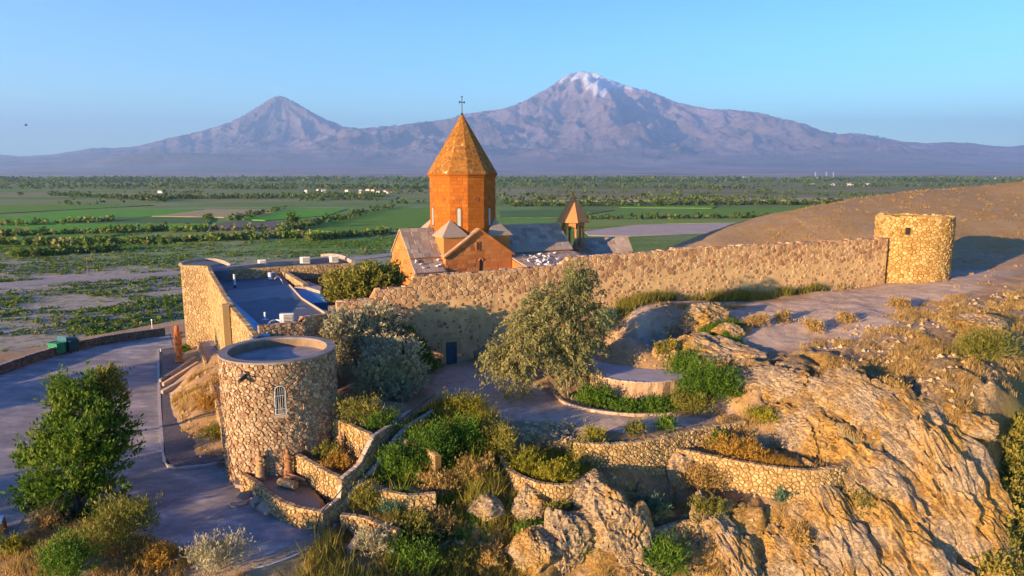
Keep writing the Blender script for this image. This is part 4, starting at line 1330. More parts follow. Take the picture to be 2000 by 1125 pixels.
# drum: twelve sided
RD = 3.86; DZ0, DZ1 = zl(26.6), zl(34.0)
va = [R(-90 - 15 + 30 * k) for k in range(12)]
dm = MB(); ri = RD - 0.02
dm.prism([(ri * math.cos(a), ri * math.sin(a)) for a in va], DZ0 - 1.5, DZ1, 0.5)
drum = dm.build('drum', M['drum_block'], church)
ds = Stones(55)
for k in range(12):
    a0, a1 = va[k], va[(k + 1) % 12]
    p0 = Vector((RD * math.cos(a0), RD * math.sin(a0), 0)); p1 = Vector((RD * math.cos(a1), RD * math.sin(a1), 0)); W = (p1 - p0).length
    am = (a0 + R(15)); fn = Vector((math.cos(am), math.sin(am), 0))
    hasw = (k % 2 == 1)
    holes = [(W / 2 - 0.33, W / 2 + 0.33, zl(28.15), zl(30.45))] if hasw else ()
    def tf(u, v, rnd): return min(1, max(0, 0.5 + rnd.gauss(0, 0.22) - (0.4 if rnd.random() < 0.03 else 0)))
    face_blocks(ds, p0, p1 - p0, (0, 0, 1), [(0, DZ0), (W, DZ0), (W, DZ1 - 0.25), (0, DZ1 - 0.25)], 0.75, 0.42, gap=0.008, proud=(0.006, 0.014), holes=holes, tint=tf)
    mid = (p0 + p1) / 2
    rzk = am - R(90) + R(180)
    if hasw:
        def pl(wd, z0_, z1_, d0, d1, mat, name, parent, mid=mid, fn=fn):
            tx = Vector((-fn.y, fn.x, 0))
            pts = [(-wd / 2, z0_), (wd / 2, z0_)] + [(wd / 2 * math.cos(math.pi * i / 8), z1_ - wd / 2 + wd / 2 * math.sin(math.pi * i / 8)) for i in range(9)]
            q = len(pts); mbx = MB()
            vs = [tuple(mid + fn * d0 + tx * p[0] + Vector((0, 0, p[1]))) for p in pts] + [tuple(mid + fn * d1 + tx * p[0] + Vector((0, 0, p[1]))) for p in pts]
            mbx.add(vs, [tuple(range(q, 2 * q)), tuple(reversed(range(q)))] + [(i, (i + 1) % q, q + (i + 1) % q, q + i) for i in range(q)], 0.2)
            return mbx.build(name, M[mat], parent)
        fr = pl(0.72, zl(28.1), zl(30.5), -0.05, 0.035, 'drum_block', 'window', church)
        pl(0.50, zl(28.2), zl(30.38), 0.0, 0.045, 'dark_opening', 'reveal', fr)
        pl(0.38, zl(28.27), zl(30.30), 0.01, 0.052, 'glass', 'pane', fr)
    # carved roundel high on each face
    ro = MB(); tx = Vector((-fn.y, fn.x, 0)); cz_ = zl(31.25)
    pts = [mid + fn * 0.02 + tx * (0.26 * math.cos(2 * math.pi * i / 12)) + Vector((0, 0, cz_ + 0.26 * math.sin(2 * math.pi * i / 12))) for i in range(13)]
    ro.tube([tuple(p) for p in pts], 0.045, 5, 0.1, caps=False)
    ro.tube([tuple(mid + fn * 0.03 + tx * x + Vector((0, 0, cz_ + z))) for x, z in ((-0.2, 0), (0.2, 0))], 0.035, 4, 0.1)
    ro.tube([tuple(mid + fn * 0.03 + tx * x + Vector((0, 0, cz_ + z))) for x, z in ((0, -0.2), (0, 0.2))], 0.035, 4, 0.1)
    ro.build('roundel', M['tuff_block'], drum)
fix_sizes(ds, church); ds.emit(drum, M['drum_block'], name='block', maxn=300, minpx=6, origin=(0, 0, 0))
co = MB(); co.lathe((0, 0, 0), [(RD - 0.3, DZ1 - 0.32), (RD + 0.1, DZ1 - 0.28), (RD + 0.16, DZ1 - 0.1), (RD + 0.3, DZ1), (RD + 0.3, DZ1 + 0.09), (RD - 0.2, DZ1 + 0.12)], 12, 0.15, rz=va[0])
co.build('cornice', M['drum_block'], church)
RC = RD + 0.27; AP = zl(40.95)
cn = MB(); 
cn.add([(RC * math.cos(a), RC * math.sin(a), DZ1 + 0.1) for a in va] + [(0, 0, AP)] + [(0, 0, DZ1 + 0.1)], [(k, (k + 1) % 12, 12) for k in range(12)] + [((k + 1) % 12, k, 13) for k in range(12)], 0.4)
cone = cn.build('cone_roof', M['cone_slab'], church)
cs = Stones(66)
for k in range(12):
    a0, a1 = va[k], va[(k + 1) % 12]
    p0 = Vector((RC * math.cos(a0), RC * math.sin(a0), DZ1 + 0.1)); p1 = Vector((RC * math.cos(a1), RC * math.sin(a1), DZ1 + 0.1)); W = (p1 - p0).length
    up = Vector((0, 0, AP)) - (p0 + p1) / 2; Lh = up.length
    def tf2(u, v, rnd): return min(1, max(0, 0.45 + rnd.gauss(0, 0.12)))
    face_blocks(cs, p0, p1 - p0, up, [(0, 0), (W, 0), (W / 2 + 0.03, Lh - 0.05), (W / 2 - 0.03, Lh - 0.05)], 0.7, 0.45, gap=0.006, proud=(0.006, 0.02), tint=tf2)
fix_sizes(cs, church); cs.emit(cone, M['cone_slab'], name='slab', maxn=300, minpx=6, origin=(0, 0, 0))
cr = MB(); cr.tube([(0, 0, AP - 0.25), (0, 0, AP + 1.85)], 0.045, 6); cr.lathe((0, 0, AP - 0.1), [(0.14, -0.1), (0.16, 0.05), (0.05, 0.2)], 8)
cross = cr.build('cross', M['dark_metal'], church)
for k, (x, z, sx, sz) in enumerate(((0, 1.25, 0.62, 0.09), (-0.31, 1.25, 0.10, 0.24), (0.31, 1.25, 0.10, 0.24), (0, 1.86, 0.22, 0.09))):
    mm = MB(); mm.box((x, 0, AP + z), (sx, 0.06, sz)); mm.build('cross_arm', M['dark_metal'], cross)
# bell turret
bw = church.matrix_basis.inverted() @ Vector((7.75, 88.3, 24.3))
bell = MB(); bell.prism([(bw.x - 1.75, bw.y - 1.75), (bw.x + 1.75, bw.y - 1.75), (bw.x + 1.75, bw.y + 1.75), (bw.x - 1.75, bw.y + 1.75)], 0, zl(24.55), 0.5)
bell.lathe((bw.x, bw.y, 0), [(1.5, zl(24.55)), (1.5, zl(24.8)), (0.0, zl(24.8))], 8)
bt = bell.build('bell_turret', M['bell_stone'], church)
for k in range(6):
    a = R(60 * k + 15); x, y = bw.x + 1.38 * math.cos(a), bw.y + 1.38 * math.sin(a)
    c_ = MB(); c_.lathe((x, y, 0), [(0.25, zl(24.8)), (0.25, zl(24.95)), (0.16, zl(25.05)), (0.15, zl(26.9)), (0.24, zl(27.1)), (0.24, zl(27.22))], 8, 0.4)
    c_.build('column', M['bell_stone'], bt)
    a2 = R(60 * (k + 1) + 15); x2, y2 = bw.x + 1.38 * math.cos(a2), bw.y + 1.38 * math.sin(a2)
    ar = MB(); K = 6
    pts = []
    for i in range(K + 1):
        t_ = i / K; hgt = 0.42 * math.sin(math.pi * t_) ** 0.6
        pts.append((x + (x2 - x) * t_, y + (y2 - y) * t_, hgt))
    vs = []; fs = []
    fnx, fny = math.cos((a + a2) / 2) * 0.12, math.sin((a + a2) / 2) * 0.12
    for (px_, py_, hg) in pts:
        for s in (-1, 1):
            vs.append((px_ + s * fnx, py_ + s * fny, zl(27.2) + hg)); vs.append((px_ + s * fnx, py_ + s * fny, zl(28.0)))
    for i in range(K):
        b0 = i * 4; b1 = b0 + 4
        fs += [(b0, b1, b1 + 1, b0 + 1), (b0 + 2, b0 + 3, b1 + 3, b1 + 2), (b0, b0 + 2, b1 + 2, b1)]
    ar.add(vs, fs, 0.35); ar.build('arch', M['bell_stone'], bt)
rf = MB(); rf.lathe((bw.x, bw.y, 0), [(1.5, zl(27.98)), (2.12, zl(28.05)), (2.12, zl(28.2)), (0.10, zl(31.4)), (0.10, zl(31.5)), (0.2, zl(31.6)), (0.2, zl(31.75)), (0.02, zl(31.95))], 6, 0.6, rz=R(15))
rf.lathe((bw.x, bw.y, 0), [(0.0, zl(27.99)), (1.5, zl(27.98))], 6, 0.3, rz=R(15))
rfo = rf.build('turret_roof', M['bell_stone'], bt)
# porch roof at the foot of the bell turret
pr = MB()
c0 = church.matrix_basis.inverted() @ Vector((9.6, 85.6, 0))
pr.prism([(c0.x - 2.6, c0.y - 1.6), (c0.x + 3.0, c0.y - 1.6), (c0.x + 3.0, c0.y + 1.4), (c0.x - 2.6, c0.y + 1.4)], 0, 1, 0.5, ztop=[zl(23.9), zl(23.5), zl(24.0), zl(24.7)])
pr.build('porch', M['roof_slab'], church)

# low chapel right of the bell turret
def small_chapel():
    ang = R(12); c = Vector((12.0, 91.0, 18.5))
    root = empty('chapel', c, ang, 'low chapel with a grey slab roof right of the bell turret behind the long wall', 'chapel')
    m = MB(); gable_prism(m, 'x', -3.6, 3.3, 2.6, 5.0, 7.3); m.build('wall', M['tuff_core'], root)
    st = Stones(77); dk = MB(); sl = math.hypot(2.6, 2.3)
    for s in (1, -1):
        uy = Vector((0, 2.6 * s, 2.3)).normalized(); ux = (s, 0, 0)
        o = Vector((-3.8 * s if s > 0 else 3.5, -2.6 * s, 5.05)) - uy * 0.25
        roof_plane(o, ux, uy, [(0, 0), (7.3, 0), (7.3, sl + 0.25), (0, sl + 0.25)], 0.9, 0.6, st, dk)
    ro = dk.build('roof', M['roof_slab'], root)
    fix_sizes(st, root); st.emit(ro, M['roof_slab'], name='roof_slab', maxn=200, minpx=6, origin=(0, 0, 0))
small_chapel()
# ------------------------------------------------------------------ flat roofed building on the left
FB = empty('flat_roofed_building', at(500, 650, 23.0)[:2] + (16.0,), 0, 'long stone building with a grey flat roof between the two round towers on the left', 'building')
def fpart(name, mat, parent=None, fn=None, smooth=False):
    m = MB(); fn(m); m.v = sub(m.v, FB.location); return m.build(name, M[mat], parent or FB, smooth)
lw_top = [at(352, 518, 24.75), at(404, 519, 24.75), at(409, 533, 24.2), at(442, 590, 23.8), at(494, 655, 23.1)]
wall('wall', None, None, lw_top, [16.0, 16.0, 16.2, 16.4, 16.0], thick=0.45, size=0.30, mat='pale_stone', core='mortar', seed=81, root=FB, proud=(0.01, 0.05), minpx=5.5, maxn=200)
bk_top = [at(410, 529, 24.1), at(480, 525, 24.1), at(550, 521, 24.1), at(620, 518, 24.1), at(692, 514, 24.1)]
wall('wall', None, None, bk_top, 22.6, thick=0.5, size=0.38, mat='pale_stone', core='mortar', seed=82, root=FB, minpx=5.5, maxn=120)
rt_top = [at(549, 528, 23.6), at(570, 541, 23.6), at(592, 554, 23.6)]
wall('wall', None, None, rt_top, 22.9, thick=0.55, size=0.42, mat='pale_stone', core='mortar', seed=83, root=FB, minpx=5.5, maxn=60)
fr_top = [at(505, 637, 23.65), at(592, 628, 23.65), at(592, 628, 23.65), at(656, 612, 23.85)]
fr_top[2] = (fr_top[1][0] + 1e-7, fr_top[1][1], 24.0)
wall('wall', None, None, fr_top, 22.3, thick=0.5, size=0.30, mat='wall_stone', core='mortar_dark', seed=84, root=FB, minpx=5.5, maxn=200)
def slabp(px, z0, z1, zpx=None):
    def f(m):
        pts = [at(X, Y, z1) for X, Y in px]
        a, _, _ = area_c([(p[0], p[1]) for p in pts])
        if a < 0: pts = pts[::-1]
        m.prism([(p[0], p[1]) for p in pts], z0, z1)
    return f
roof = fpart('roof', 'bitumen', fn=slabp([(414, 536), (548, 533), (566, 556), (600, 585), (660, 622), (600, 634), (510, 652), (496, 664), (440, 590)], 22.4, 23.0))
fpart('building_body', 'mortar', fn=slabp([(418, 540), (545, 536), (564, 560), (598, 590), (650, 624), (600, 640), (512, 660), (500, 664), (443, 592)], 17.0, 22.38))
for px_ in ([(546, 566), (558, 564), (566, 568), (550, 571)], [(538, 578), (575, 574), (578, 579), (552, 585)], [(576, 600), (594, 597), (598, 603), (580, 605)]):
    fpart('roof_patch', 'bitumen_patch', roof, slabp(px_, 22.99, 23.012))
fpart('roof_sheet', 'bitumen_patch', roof, slabp([(438, 568), (562, 556), (575, 574), (458, 592)], 22.98, 23.006))
def blue_strip(m):
    a, b_ = Vector(lw_top[3]), Vector(lw_top[4]); d = (b_ - a); t = Vector((d.x, d.y, 0)).normalized(); inn = Vector((-t.y, t.x, 0))
    a = a - d * 0.18; P4 = [a + inn * 0.46, b_ + inn * 0.46, b_ + inn * 1.15, a + inn * 0.95]
    m.prism([(p.x, p.y) for p in P4], 22.7, 0, ztop=[P4[0].z + 0.02, P4[1].z + 0.02, 23.06, 23.06])
fpart('membrane_strip', 'blue_membrane', roof, blue_strip)
fpart('membrane_strip', 'bitumen', roof, slabp([(413, 538), (430, 536), (445, 566), (434, 571)], 22.9, 23.12))
fpart('lower_roof', 'blue_paint', fn=slabp([(566, 565), (600, 556), (622, 568), (640, 590), (612, 592), (588, 582)], 20.4, 23.02))
fpart('yard_slab', 'coping', fn=slabp([(575, 560), (600, 548), (628, 560), (625, 568), (598, 560)], 22.0, 23.3))
# upper range behind the back parapet
fpart('roof_kerb', 'coping', fn=lambda m: m.tube([at(566, 557, 23.12), at(590, 583, 23.12), at(640, 615, 23.12)], 0.12, 5))
ub = fpart('rear_wing', 'mortar', fn=slabp([(448, 521), (640, 504), (662, 502), (690, 512), (560, 520), (460, 527)], 19.0, 23.9))
fpart('rear_roof', 'bitumen', ub, fn=slabp([(455, 522), (640, 507), (655, 506), (676, 512), (560, 519), (462, 525)], 23.85, 23.93))
fpart('parapet', 'coping', ub, fn=slabp([(445, 521), (640, 503), (640, 500.5), (445, 517.5)], 23.5, 24.35))
fpart('curved_parapet', 'coping', ub, fn=lambda m: m.tube(smooth_line([at(628, 500, 24.3), at(650, 499, 24.4), at(672, 503, 24.3), at(690, 513, 24.2)]), 0.28, 6))
fpart('curved_parapet', 'coping', ub, fn=lambda m: m.tube(smooth_line([at(352, 517, 24.7), at(368, 511, 24.75), at(400, 507, 24.75), at(432, 510, 24.6), at(452, 519, 24.3)]), 0.22, 6))
fpart('bastion_roof', 'bitumen', ub, fn=slabp([(354, 519), (368, 513), (400, 509), (432, 512), (450, 520), (448, 528), (412, 530), (404, 521)], 16.5, 24.15))
# buttress strip on the long left wall
p = at(443, 592, 24.0); q = Vector((lw_top[3][0] - lw_top[2][0], lw_top[3][1] - lw_top[2][1], 0)).normalized(); nn_ = Vector((q.y, -q.x, 0))
fpart('buttress', 'pale_stone', fn=lambda m: m.box((p[0] + nn_.x * 0.12, p[1] + nn_.y * 0.12, 20.1), (0.45, 0.5, 7.7), math.atan2(q.y, q.x)))

def ac_unit(pos, rz, label, w=1.0):
    r = empty('air_conditioner', pos, rz, label, 'air conditioner', 'air conditioner units on the flat roofs')
    m = MB(); m.box((0, 0, 0.42), (w, 0.36, 0.72)); b = m.build('case', M['white_metal'], r)
    m = MB(); m.box((0.12 * w, -0.19, 0.42), (0.66 * w, 0.03, 0.62)); g = m.build('grille', M['grille'], r)
    for i in range(6):
        m = MB(); m.box((0.12 * w, -0.21, 0.16 + i * 0.105), (0.66 * w, 0.015, 0.022)); m.build('slat', M['white_metal'], g)
    for s in (-1, 1):
        m = MB(); m.box((s * 0.35 * w, 0, 0.03), (0.08, 0.4, 0.06)); m.build('foot', M['dark_metal'], r)
    return r
a0 = at(561, 632, 23.0); ac_unit(a0, R(8), 'white air conditioner unit at the near edge of the grey flat roof')
a1 = at(532, 546, 23.0); ac_unit(a1, R(60), 'small white air conditioner by the far right corner of the grey flat roof', 0.8)
a2 = at(505, 521, 24.1); ac_unit((a2[0], a2[1] + 1.2, 23.95), 0, 'leftmost white air conditioner half hidden behind the rear parapet', 0.9)
a3 = at(592, 515, 24.1); ac_unit((a3[0], a3[1] + 0.8, 24.0), R(5), 'white air conditioner in the middle of the rear wing roof', 1.1)
a4 = at(649, 513, 24.1); ac_unit((a4[0], a4[1] + 0.8, 24.0), R(5), 'rightmost white air conditioner beside the curved parapet of the rear wing', 1.0)
def small_pipes():
    b = at(459, 562, 23.0); r = empty('vent_pipe', b, 0, 'tall white vent pipe standing on the far half of the grey flat roof', 'pipe')
    m = MB(); m.tube([(0, 0, 0), (0, 0, 0.28)], 0.13, 8); m.build('collar', M['dark_metal'], r)
    m = MB(); m.tube([(0, 0, 0.2), (0, 0, 1.35)], 0.11, 8); m.build('pipe', M['white_metal'], r)
    b = at(518, 625, 23.0); r = empty('vent_pipe', b, 0, 'short white vent pipe with a flat foot beside the nearest air conditioner', 'pipe')
    m = MB(); m.box((0, 0, 0.03), (0.45, 0.25, 0.05)); m.build('foot_plate', M['white_metal'], r)
    m = MB(); m.tube([(0, 0, 0.03), (0, 0, 0.62)], 0.075, 8); m.build('pipe', M['white_metal'], r)
    m = MB(); pts = smooth_line([at(523, 634, 23.1), at(530, 627, 23.2), at(540, 625, 23.2), at(549, 627, 23.25)])
    m.tube(pts, 0.055, 6); tag(m.build('insulated_pipe', M['white_metal']), 'white insulated pipe curling from the nearest air conditioner to the roof edge', 'pipe')
    m = MB(); pts = smooth_line([at(536, 545, 23.3), at(543, 540, 23.5), at(549, 546, 23.2), at(553, 555, 23.05)])
    m.tube(pts, 0.05, 6); tag(m.build('insulated_pipe', M['white_metal']), 'thin white pipe looping from the far air conditioner over the grey roof', 'pipe')
small_pipes()

# ------------------------------------------------------------------ car park: surface, kerb, low wall, gravel beds
def lot_material():
    t = NT('asphalt_dust')
    n1 = t.noise(0.35, 6, 0.65, vec=t.scalevec((1, 1.8, 1))); n2 = t.noise(6, 5, 0.7); n3 = t.noise(0.09, 3)
    c = t.ramp(n1, [(0.3, (0.13, 0.14, 0.14)), (0.46, (0.25, 0.245, 0.23)), (0.56, (0.34, 0.32, 0.29)), (0.64, (0.52, 0.47, 0.41))])
    c = t.mix(t.maprange(n2, 0.3, 0.75, 0, 0.35), c, (0.09, 0.08, 0.08))
    c = t.mix(t.maprange(n3, 0.45, 0.65, 0, 0.4), c, (0.20, 0.175, 0.155))
    cr = t.maprange(t.math('ABSOLUTE', t.math('SUBTRACT', t.noise(0.25, 8, 0.6, dist=0.6), 0.5)), 0.0, 0.003)
    c = t.mix(t.math('ADD', 0.55, t.math('MULTIPLY', cr, 0.45)), (0.08, 0.075, 0.07), c)
    gr = t.noise(2.2, 9, 0.8); c = t.mix(t.maprange(gr, 0.5, 0.66, 0, 0.55), c, (0.36, 0.30, 0.24))
    M['lot'] = t.done(c, 0.9, t.bump(n2, 0.3, 0.03))
lot_material()
m = MB()
LP = [(p[0], p[1]) for p in LOT]
a_, _, _ = area_c(LP)
if a_ < 0: LP = LP[::-1]
m.prism(LP, LOTZ - 0.3, LOTZ + 0.02); lo = m.build('car_park', M['lot']); tag(lo, kind='structure')
def gravel_material():
    t = NT('gravel')
    v = t.voro(14, 'F1', out='Color'); d = t.voro(14, 'F1')
    c = t.mix(t.noise(1.2, 3), (0.07, 0.075, 0.085), (0.20, 0.19, 0.19)); c = t.mix(0.35, c, v, 'MULTIPLY')
    M['gravel'] = t.done(c, 0.9, t.bump(d, 0.8, 0.05))
gravel_material()
def sheet(name, px, z, mat, thick=0.12, kind='structure', zf=None):
    pts = pxl(z, *px); a, _, _ = area_c([(p[0], p[1]) for p in pts])
    if a < 0: pts = pts[::-1]
    zt = [zf(p[0], p[1]) if zf else p[2] for p in pts]
    m = MB(); m.prism([(p[0], p[1]) for p in pts], [q - thick for q in zt], zt); o = m.build(name, M[mat]); o['kind'] = kind; return o
sheet('gravel_bed', [(316, 770), (425, 760), (432, 800), (440, 870), (441, 900), (345, 912), (326, 905), (320, 880)], 15.66, 'gravel', 0.3)
sheet('gravel_bed', [(318, 680), (386, 676), (392, 690), (330, 735), (316, 742)], 16.05, 'gravel', 0.8)
def kerb_line(name, pts, w, h, label=None, cat='kerb', mat='kerb', per=1, kind=None):
    P = [Vector(p) for p in pts]; root = empty(name, P[0], 0, label, cat)
    k = 0
    for i in range(len(P) - 1):
        L = (P[i + 1] - P[i]).length; n = max(1, int(round(L / per)))
        for j in range(n):
            a = P[i].lerp(P[i + 1], (j + 0.01) / n) - P[0]; b = P[i].lerp(P[i + 1], (j + 0.99) / n) - P[0]
            d = (b - a); nrm = Vector((-d.y, d.x, 0)).normalized() * w / 2
            m = MB(); m.prism([(a - nrm).xy[:], (b - nrm).xy[:], (b + nrm).xy[:], (a + nrm).xy[:]], [a.z - 0.15, b.z - 0.15, b.z - 0.15, a.z - 0.15], [a.z + h, b.z + h, b.z + h, a.z + h], random.random())
            m.build('kerb_stone', M[mat], root)
    return root
kerb_line('kerb', pxl(LOTZ, (309, 684), (310, 740), (312, 800), (316, 860), (321, 900), (332, 914), (350, 917), (400, 912), (442, 904)), 0.22, 0.16,
          'pale kerb curving round the dark gravel bed beside the car park', per=1.0)
m_ = kerb_line('kerb', pxl(15.95, (313, 684), (350, 678), (390, 674)), 0.25, 0.15, 'short pale kerb at the back of the upper gravel bed with the red sculpture', per=1.0)
# ramp cheeks between gravel beds
def beam(name, a, b, w, h, mat, label, cat):
    a = Vector(a); b = Vector(b); d = b - a; nrm = Vector((-d.y, d.x, 0)).normalized() * w / 2
    o = a; m = MB()
    vs = []
    for z in (-h, 0):
        for p, s in ((a, -1), (b, -1), (b, 1), (a, 1)):
            q = p + nrm * s - o; vs.append((q.x, q.y, q.z + z))
    m.add(vs, [(3, 2, 1, 0), (4, 5, 6, 7), (0, 1, 5, 4), (1, 2, 6, 5), (2, 3, 7, 6), (3, 0, 4, 7)])
    ob = m.build(name, M[mat]); ob.location = o; tag(ob, label, cat); return ob
beam('concrete_beam', at(312, 741, 15.9), at(381, 697, 17.0), 0.30, 0.4, 'slab_stone', 'upper of the two sloping concrete beams between kerb and walkway', 'beam')
beam('concrete_beam', at(318, 748, 15.9), at(386, 706, 17.0), 0.30, 0.4, 'slab_stone', 'lower of the two sloping concrete beams between kerb and walkway', 'beam')
beam('retaining_kerb', at(316, 763, 15.9), at(397, 718, 17.0), 0.35, 1.0, 'coping', 'grey sloping edge wall below the two concrete beams', 'kerb')
sheet('walkway', [(386, 668), (416, 664), (428, 700), (438, 760), (446, 820), (444, 880), (438, 860), (424, 790), (408, 740), (398, 700)], 17.05, 'concrete', 1.6)
wall('walkway_edge', 'low stone edge of the raised walkway left of the long building', 'wall', pxl(17.2, (385, 667), (397, 700), (407, 740), (423, 790), (436, 850)), 15.4, thick=0.25, size=0.35, mat='pale_stone', seed=92, minpx=5.5, maxn=60)
lwt = pxl(16.45, (-260, 780), (-120, 748), (0, 713), (60, 692), (125, 673), (200, 657), (260, 648), (322, 640))
wall('car_park_wall', 'shaded low stone wall round the far side of the car park behind the green bins', 'wall', lwt, 15.0, thick=0.35, size=0.34, mat='shaded_stone', core='mortar_dark', seed=93, minpx=5.5, maxn=300, topsize=0.6, capmat='coping')

def sculpture():
    b = at(350, 706, 16.1); r = empty('red_sculpture', b, R(20), 'tall slender red carved stone sculpture standing in the gravel bed', 'sculpture')
    m = MB(); m.box((0, 0, 0.25), (0.75, 0.6, 0.5), 0, 0.5, 0.85); m.build('pedestal', M['rust_stone'], r)
    m = MB()
    pr = [(0.30, 0.45), (0.26, 0.8), (0.34, 1.2), (0.30, 1.6), (0.38, 1.9), (0.36, 2.4), (0.28, 2.55), (0.32, 2.75), (0.20, 3.0), (0.24, 3.3), (0.16, 3.55), (0.02, 3.62)]
    m.lathe((0, 0, 0), pr, 9); o = m.build('column', M['rust_stone'], r)
    for k in range(5):
        m = MB(); m.box((0.08 * math.sin(k * 2), -0.27, 0.8 + 0.5 * k), (0.34, 0.2, 0.3), 0.2 * k, 0.5, 0.7); m.build('carving', M['rust_stone'], o)
    m = MB(); m.box((0.02, 0.0, 2.8), (0.95, 0.22, 0.22), 0.1); m.build('cross_arm', M['rust_stone'], o)
sculpture()
def bins():
    for k, (X, Y, lab, lid) in enumerate(((113, 692, 'left green waste container with its lid open by the car park wall', True), (139, 687, 'right dark green waste container beside the open one', False))):
        b = at(X, Y, LOTZ + 0.02)
        r = empty('waste_container', b, R(-22), lab, 'bin', 'green waste containers by the car park wall')
        m = MB()
        w, d, h = 0.72, 0.5, 1.25
        vs = [(-w * .85, -d * .85, .2), (w * .85, -d * .85, .2), (w * .85, d * .85, .2), (-w * .85, d * .85, .2), (-w, -d, h), (w, -d, h), (w, d, h), (-w, d, h)]
        m.add(vs, [(3, 2, 1, 0), (0, 1, 5, 4), (1, 2, 6, 5), (2, 3, 7, 6), (3, 0, 4, 7), (4, 5, 6, 7)]); m.build('body', M['bin_green' if k == 0 else 'bin_dark'], r)
        m = MB(); m.tube([(-w, -d, h), (w, -d, h), (w, d, h), (-w, d, h), (-w, -d, h)], 0.05, 5); m.build('rim', M['bin_green' if k == 0 else 'bin_dark'], r)
        m = MB()
        if lid: m.box((0, d + 0.1, h + 0.28), (1.4, 0.08, 0.6))
        else: m.lathe((0, 0, h), [(0.78, 0.02), (0.6, 0.25), (0.0, 0.32)], 12)
        m.build('lid', M['bin_lid' if lid else 'bin_dark'], r)
        for sx in (-1, 1):
            for sy in (-1, 1):
                m = MB(); m.tube([(sx * 0.5 - 0.04, sy * 0.35, 0.1), (sx * 0.5 + 0.04, sy * 0.35, 0.1)], 0.1, 8); m.build('wheel', M['dark_metal'], r)
simple('bin_green', (0.02, 0.20, 0.09), 0.45, 0.15, 2, 0.0); simple('bin_dark', (0.015, 0.07, 0.07), 0.5, 0.15, 2, 0.0); simple('bin_lid', (0.02, 0.10, 0.16), 0.5, 0.1, 2, 0.0)
bins()

# ------------------------------------------------------------------ round stage in the middle
def stage():
    c = STAGE_C; r0 = 4.0; zt = c[2]; zb = 17.9
    root = empty('round_terrace', (c[0], c[1], zb), 0, 'round raised terrace with a pale paved floor and weathered plastered wall behind the path', 'terrace')
    H = zt - zb
    m = MB(); N = 72; wob = [0.05 * math.sin(k * 1.9) + 0.04 * math.sin(k * 5.1) for k in range(N)]
    vs = []; prof = [(0.12, 0), (0.05, H * 0.3), (0.02, H * 0.7), (0, H - 0.03)]
    for dr, z in prof:
        for k in range(N):
            a = 2 * math.pi * k / N; rr = r0 + dr + wob[k] * (1 if z < H - 0.1 else 0.4) + random.uniform(-0.02, 0.02)
            vs.append((rr * math.cos(a), rr * math.sin(a), z))
    fs = [(i * N + k, i * N + (k + 1) % N, (i + 1) * N + (k + 1) % N, (i + 1) * N + k) for i in range(3) for k in range(N)]
    m.add(vs, fs); m.build('wall', M['old_plaster'], root)
    m = MB(); m.prism([(r0 * 0.975 * math.cos(2 * math.pi * k / N), r0 * 0.975 * math.sin(2 * math.pi * k / N)) for k in range(N)], H - 0.2, H - 0.02); m.build('floor', M['stage_floor'], root)
    st = Stones(101); cells = voronoi_cells(0, 2 * math.pi * r0, 0, 0.34, 0.55, 0.34, st.rnd, wrap=True, jit=0.15)
    st.lay(cells, lambda u, v, h: ((r0 + 0.05 - v) * math.cos(u / r0), (r0 + 0.05 - v) * math.sin(u / r0), H - 0.03 + h), gap=0.01, proud=(0.03, 0.06))
    st.emit(root, M['coping_stone'], name='rim_stone', maxn=100, minpx=0, origin=(0, 0, 0))
    m = MB(); m.tube([(1.9, -1.4, H - 0.02), (1.9, -1.4, H + 0.7)], 0.03, 5); m.build('post', M['dark_metal'], root)
def old_plaster():
    t = NT('old_plaster')
    n = t.noise(1.3, 6, 0.7, vec=t.scalevec((1, 1, 0.35))); n2 = t.noise(7, 5, 0.7)
    c = t.ramp(n, [(0.3, (0.20, 0.12, 0.08)), (0.45, (0.40, 0.26, 0.15)), (0.6, (0.50, 0.34, 0.20)), (0.72, (0.25, 0.15, 0.10))])
    c = t.mix(t.maprange(n2, 0.45, 0.7, 0, 0.5), c, (0.22, 0.15, 0.10))
    M['old_plaster'] = t.done(c, 0.95, t.bump(n2, 0.7, 0.08))
old_plaster()
stone_material('coping_stone', [(0.0, (0.30, 0.24, 0.18)), (0.5, (0.42, 0.34, 0.26)), (1.0, (0.52, 0.44, 0.35))])
simple('stage_floor', (0.40, 0.36, 0.33), 0.9, 0.15, 0.9, 0.3)
stage()

# ------------------------------------------------------------------ terrace and planter walls
def twall(label, z, px, drop, seed, name='retaining_wall', size=0.25, thick=0.35, mat='pale_stone', core='mortar_gold', zt=None, maxn=150, **kw):
    pts = smooth_line(pxl(z, *px), 3)
    b = [p[2] - drop for p in pts]
    b = [min(bb, zg(p[0], p[1] - 0.7) - 0.3) for bb, p in zip(b, pts)]
    return wall(name, label, 'wall', pts, b, thick=thick, size=size, mat=mat, core=core, seed=seed, maxn=maxn, minpx=5.5, group='stone retaining walls of the terraces', gap=lambda u, v, r: r.uniform(0.01, 0.035), proud=(0.01, 0.09), **kw)
twall('low curved stone wall in front of the two statues, at the foot of the big round tower', 16.62, [(468, 925), (500, 944), (528, 968), (572, 990), (624, 1000)], 1.2, 201)
twall('stone planter wall between the statue terrace and the little planter with dry grass', 17.72, [(566, 880), (590, 895), (625, 915), (648, 927), (666, 934)], 1.5, 202)
twall('stone wall with a small statue leaning on it, right of the big round tower', 19.1, [(638, 811), (660, 820), (690, 834), (728, 852)], 2.0, 203)
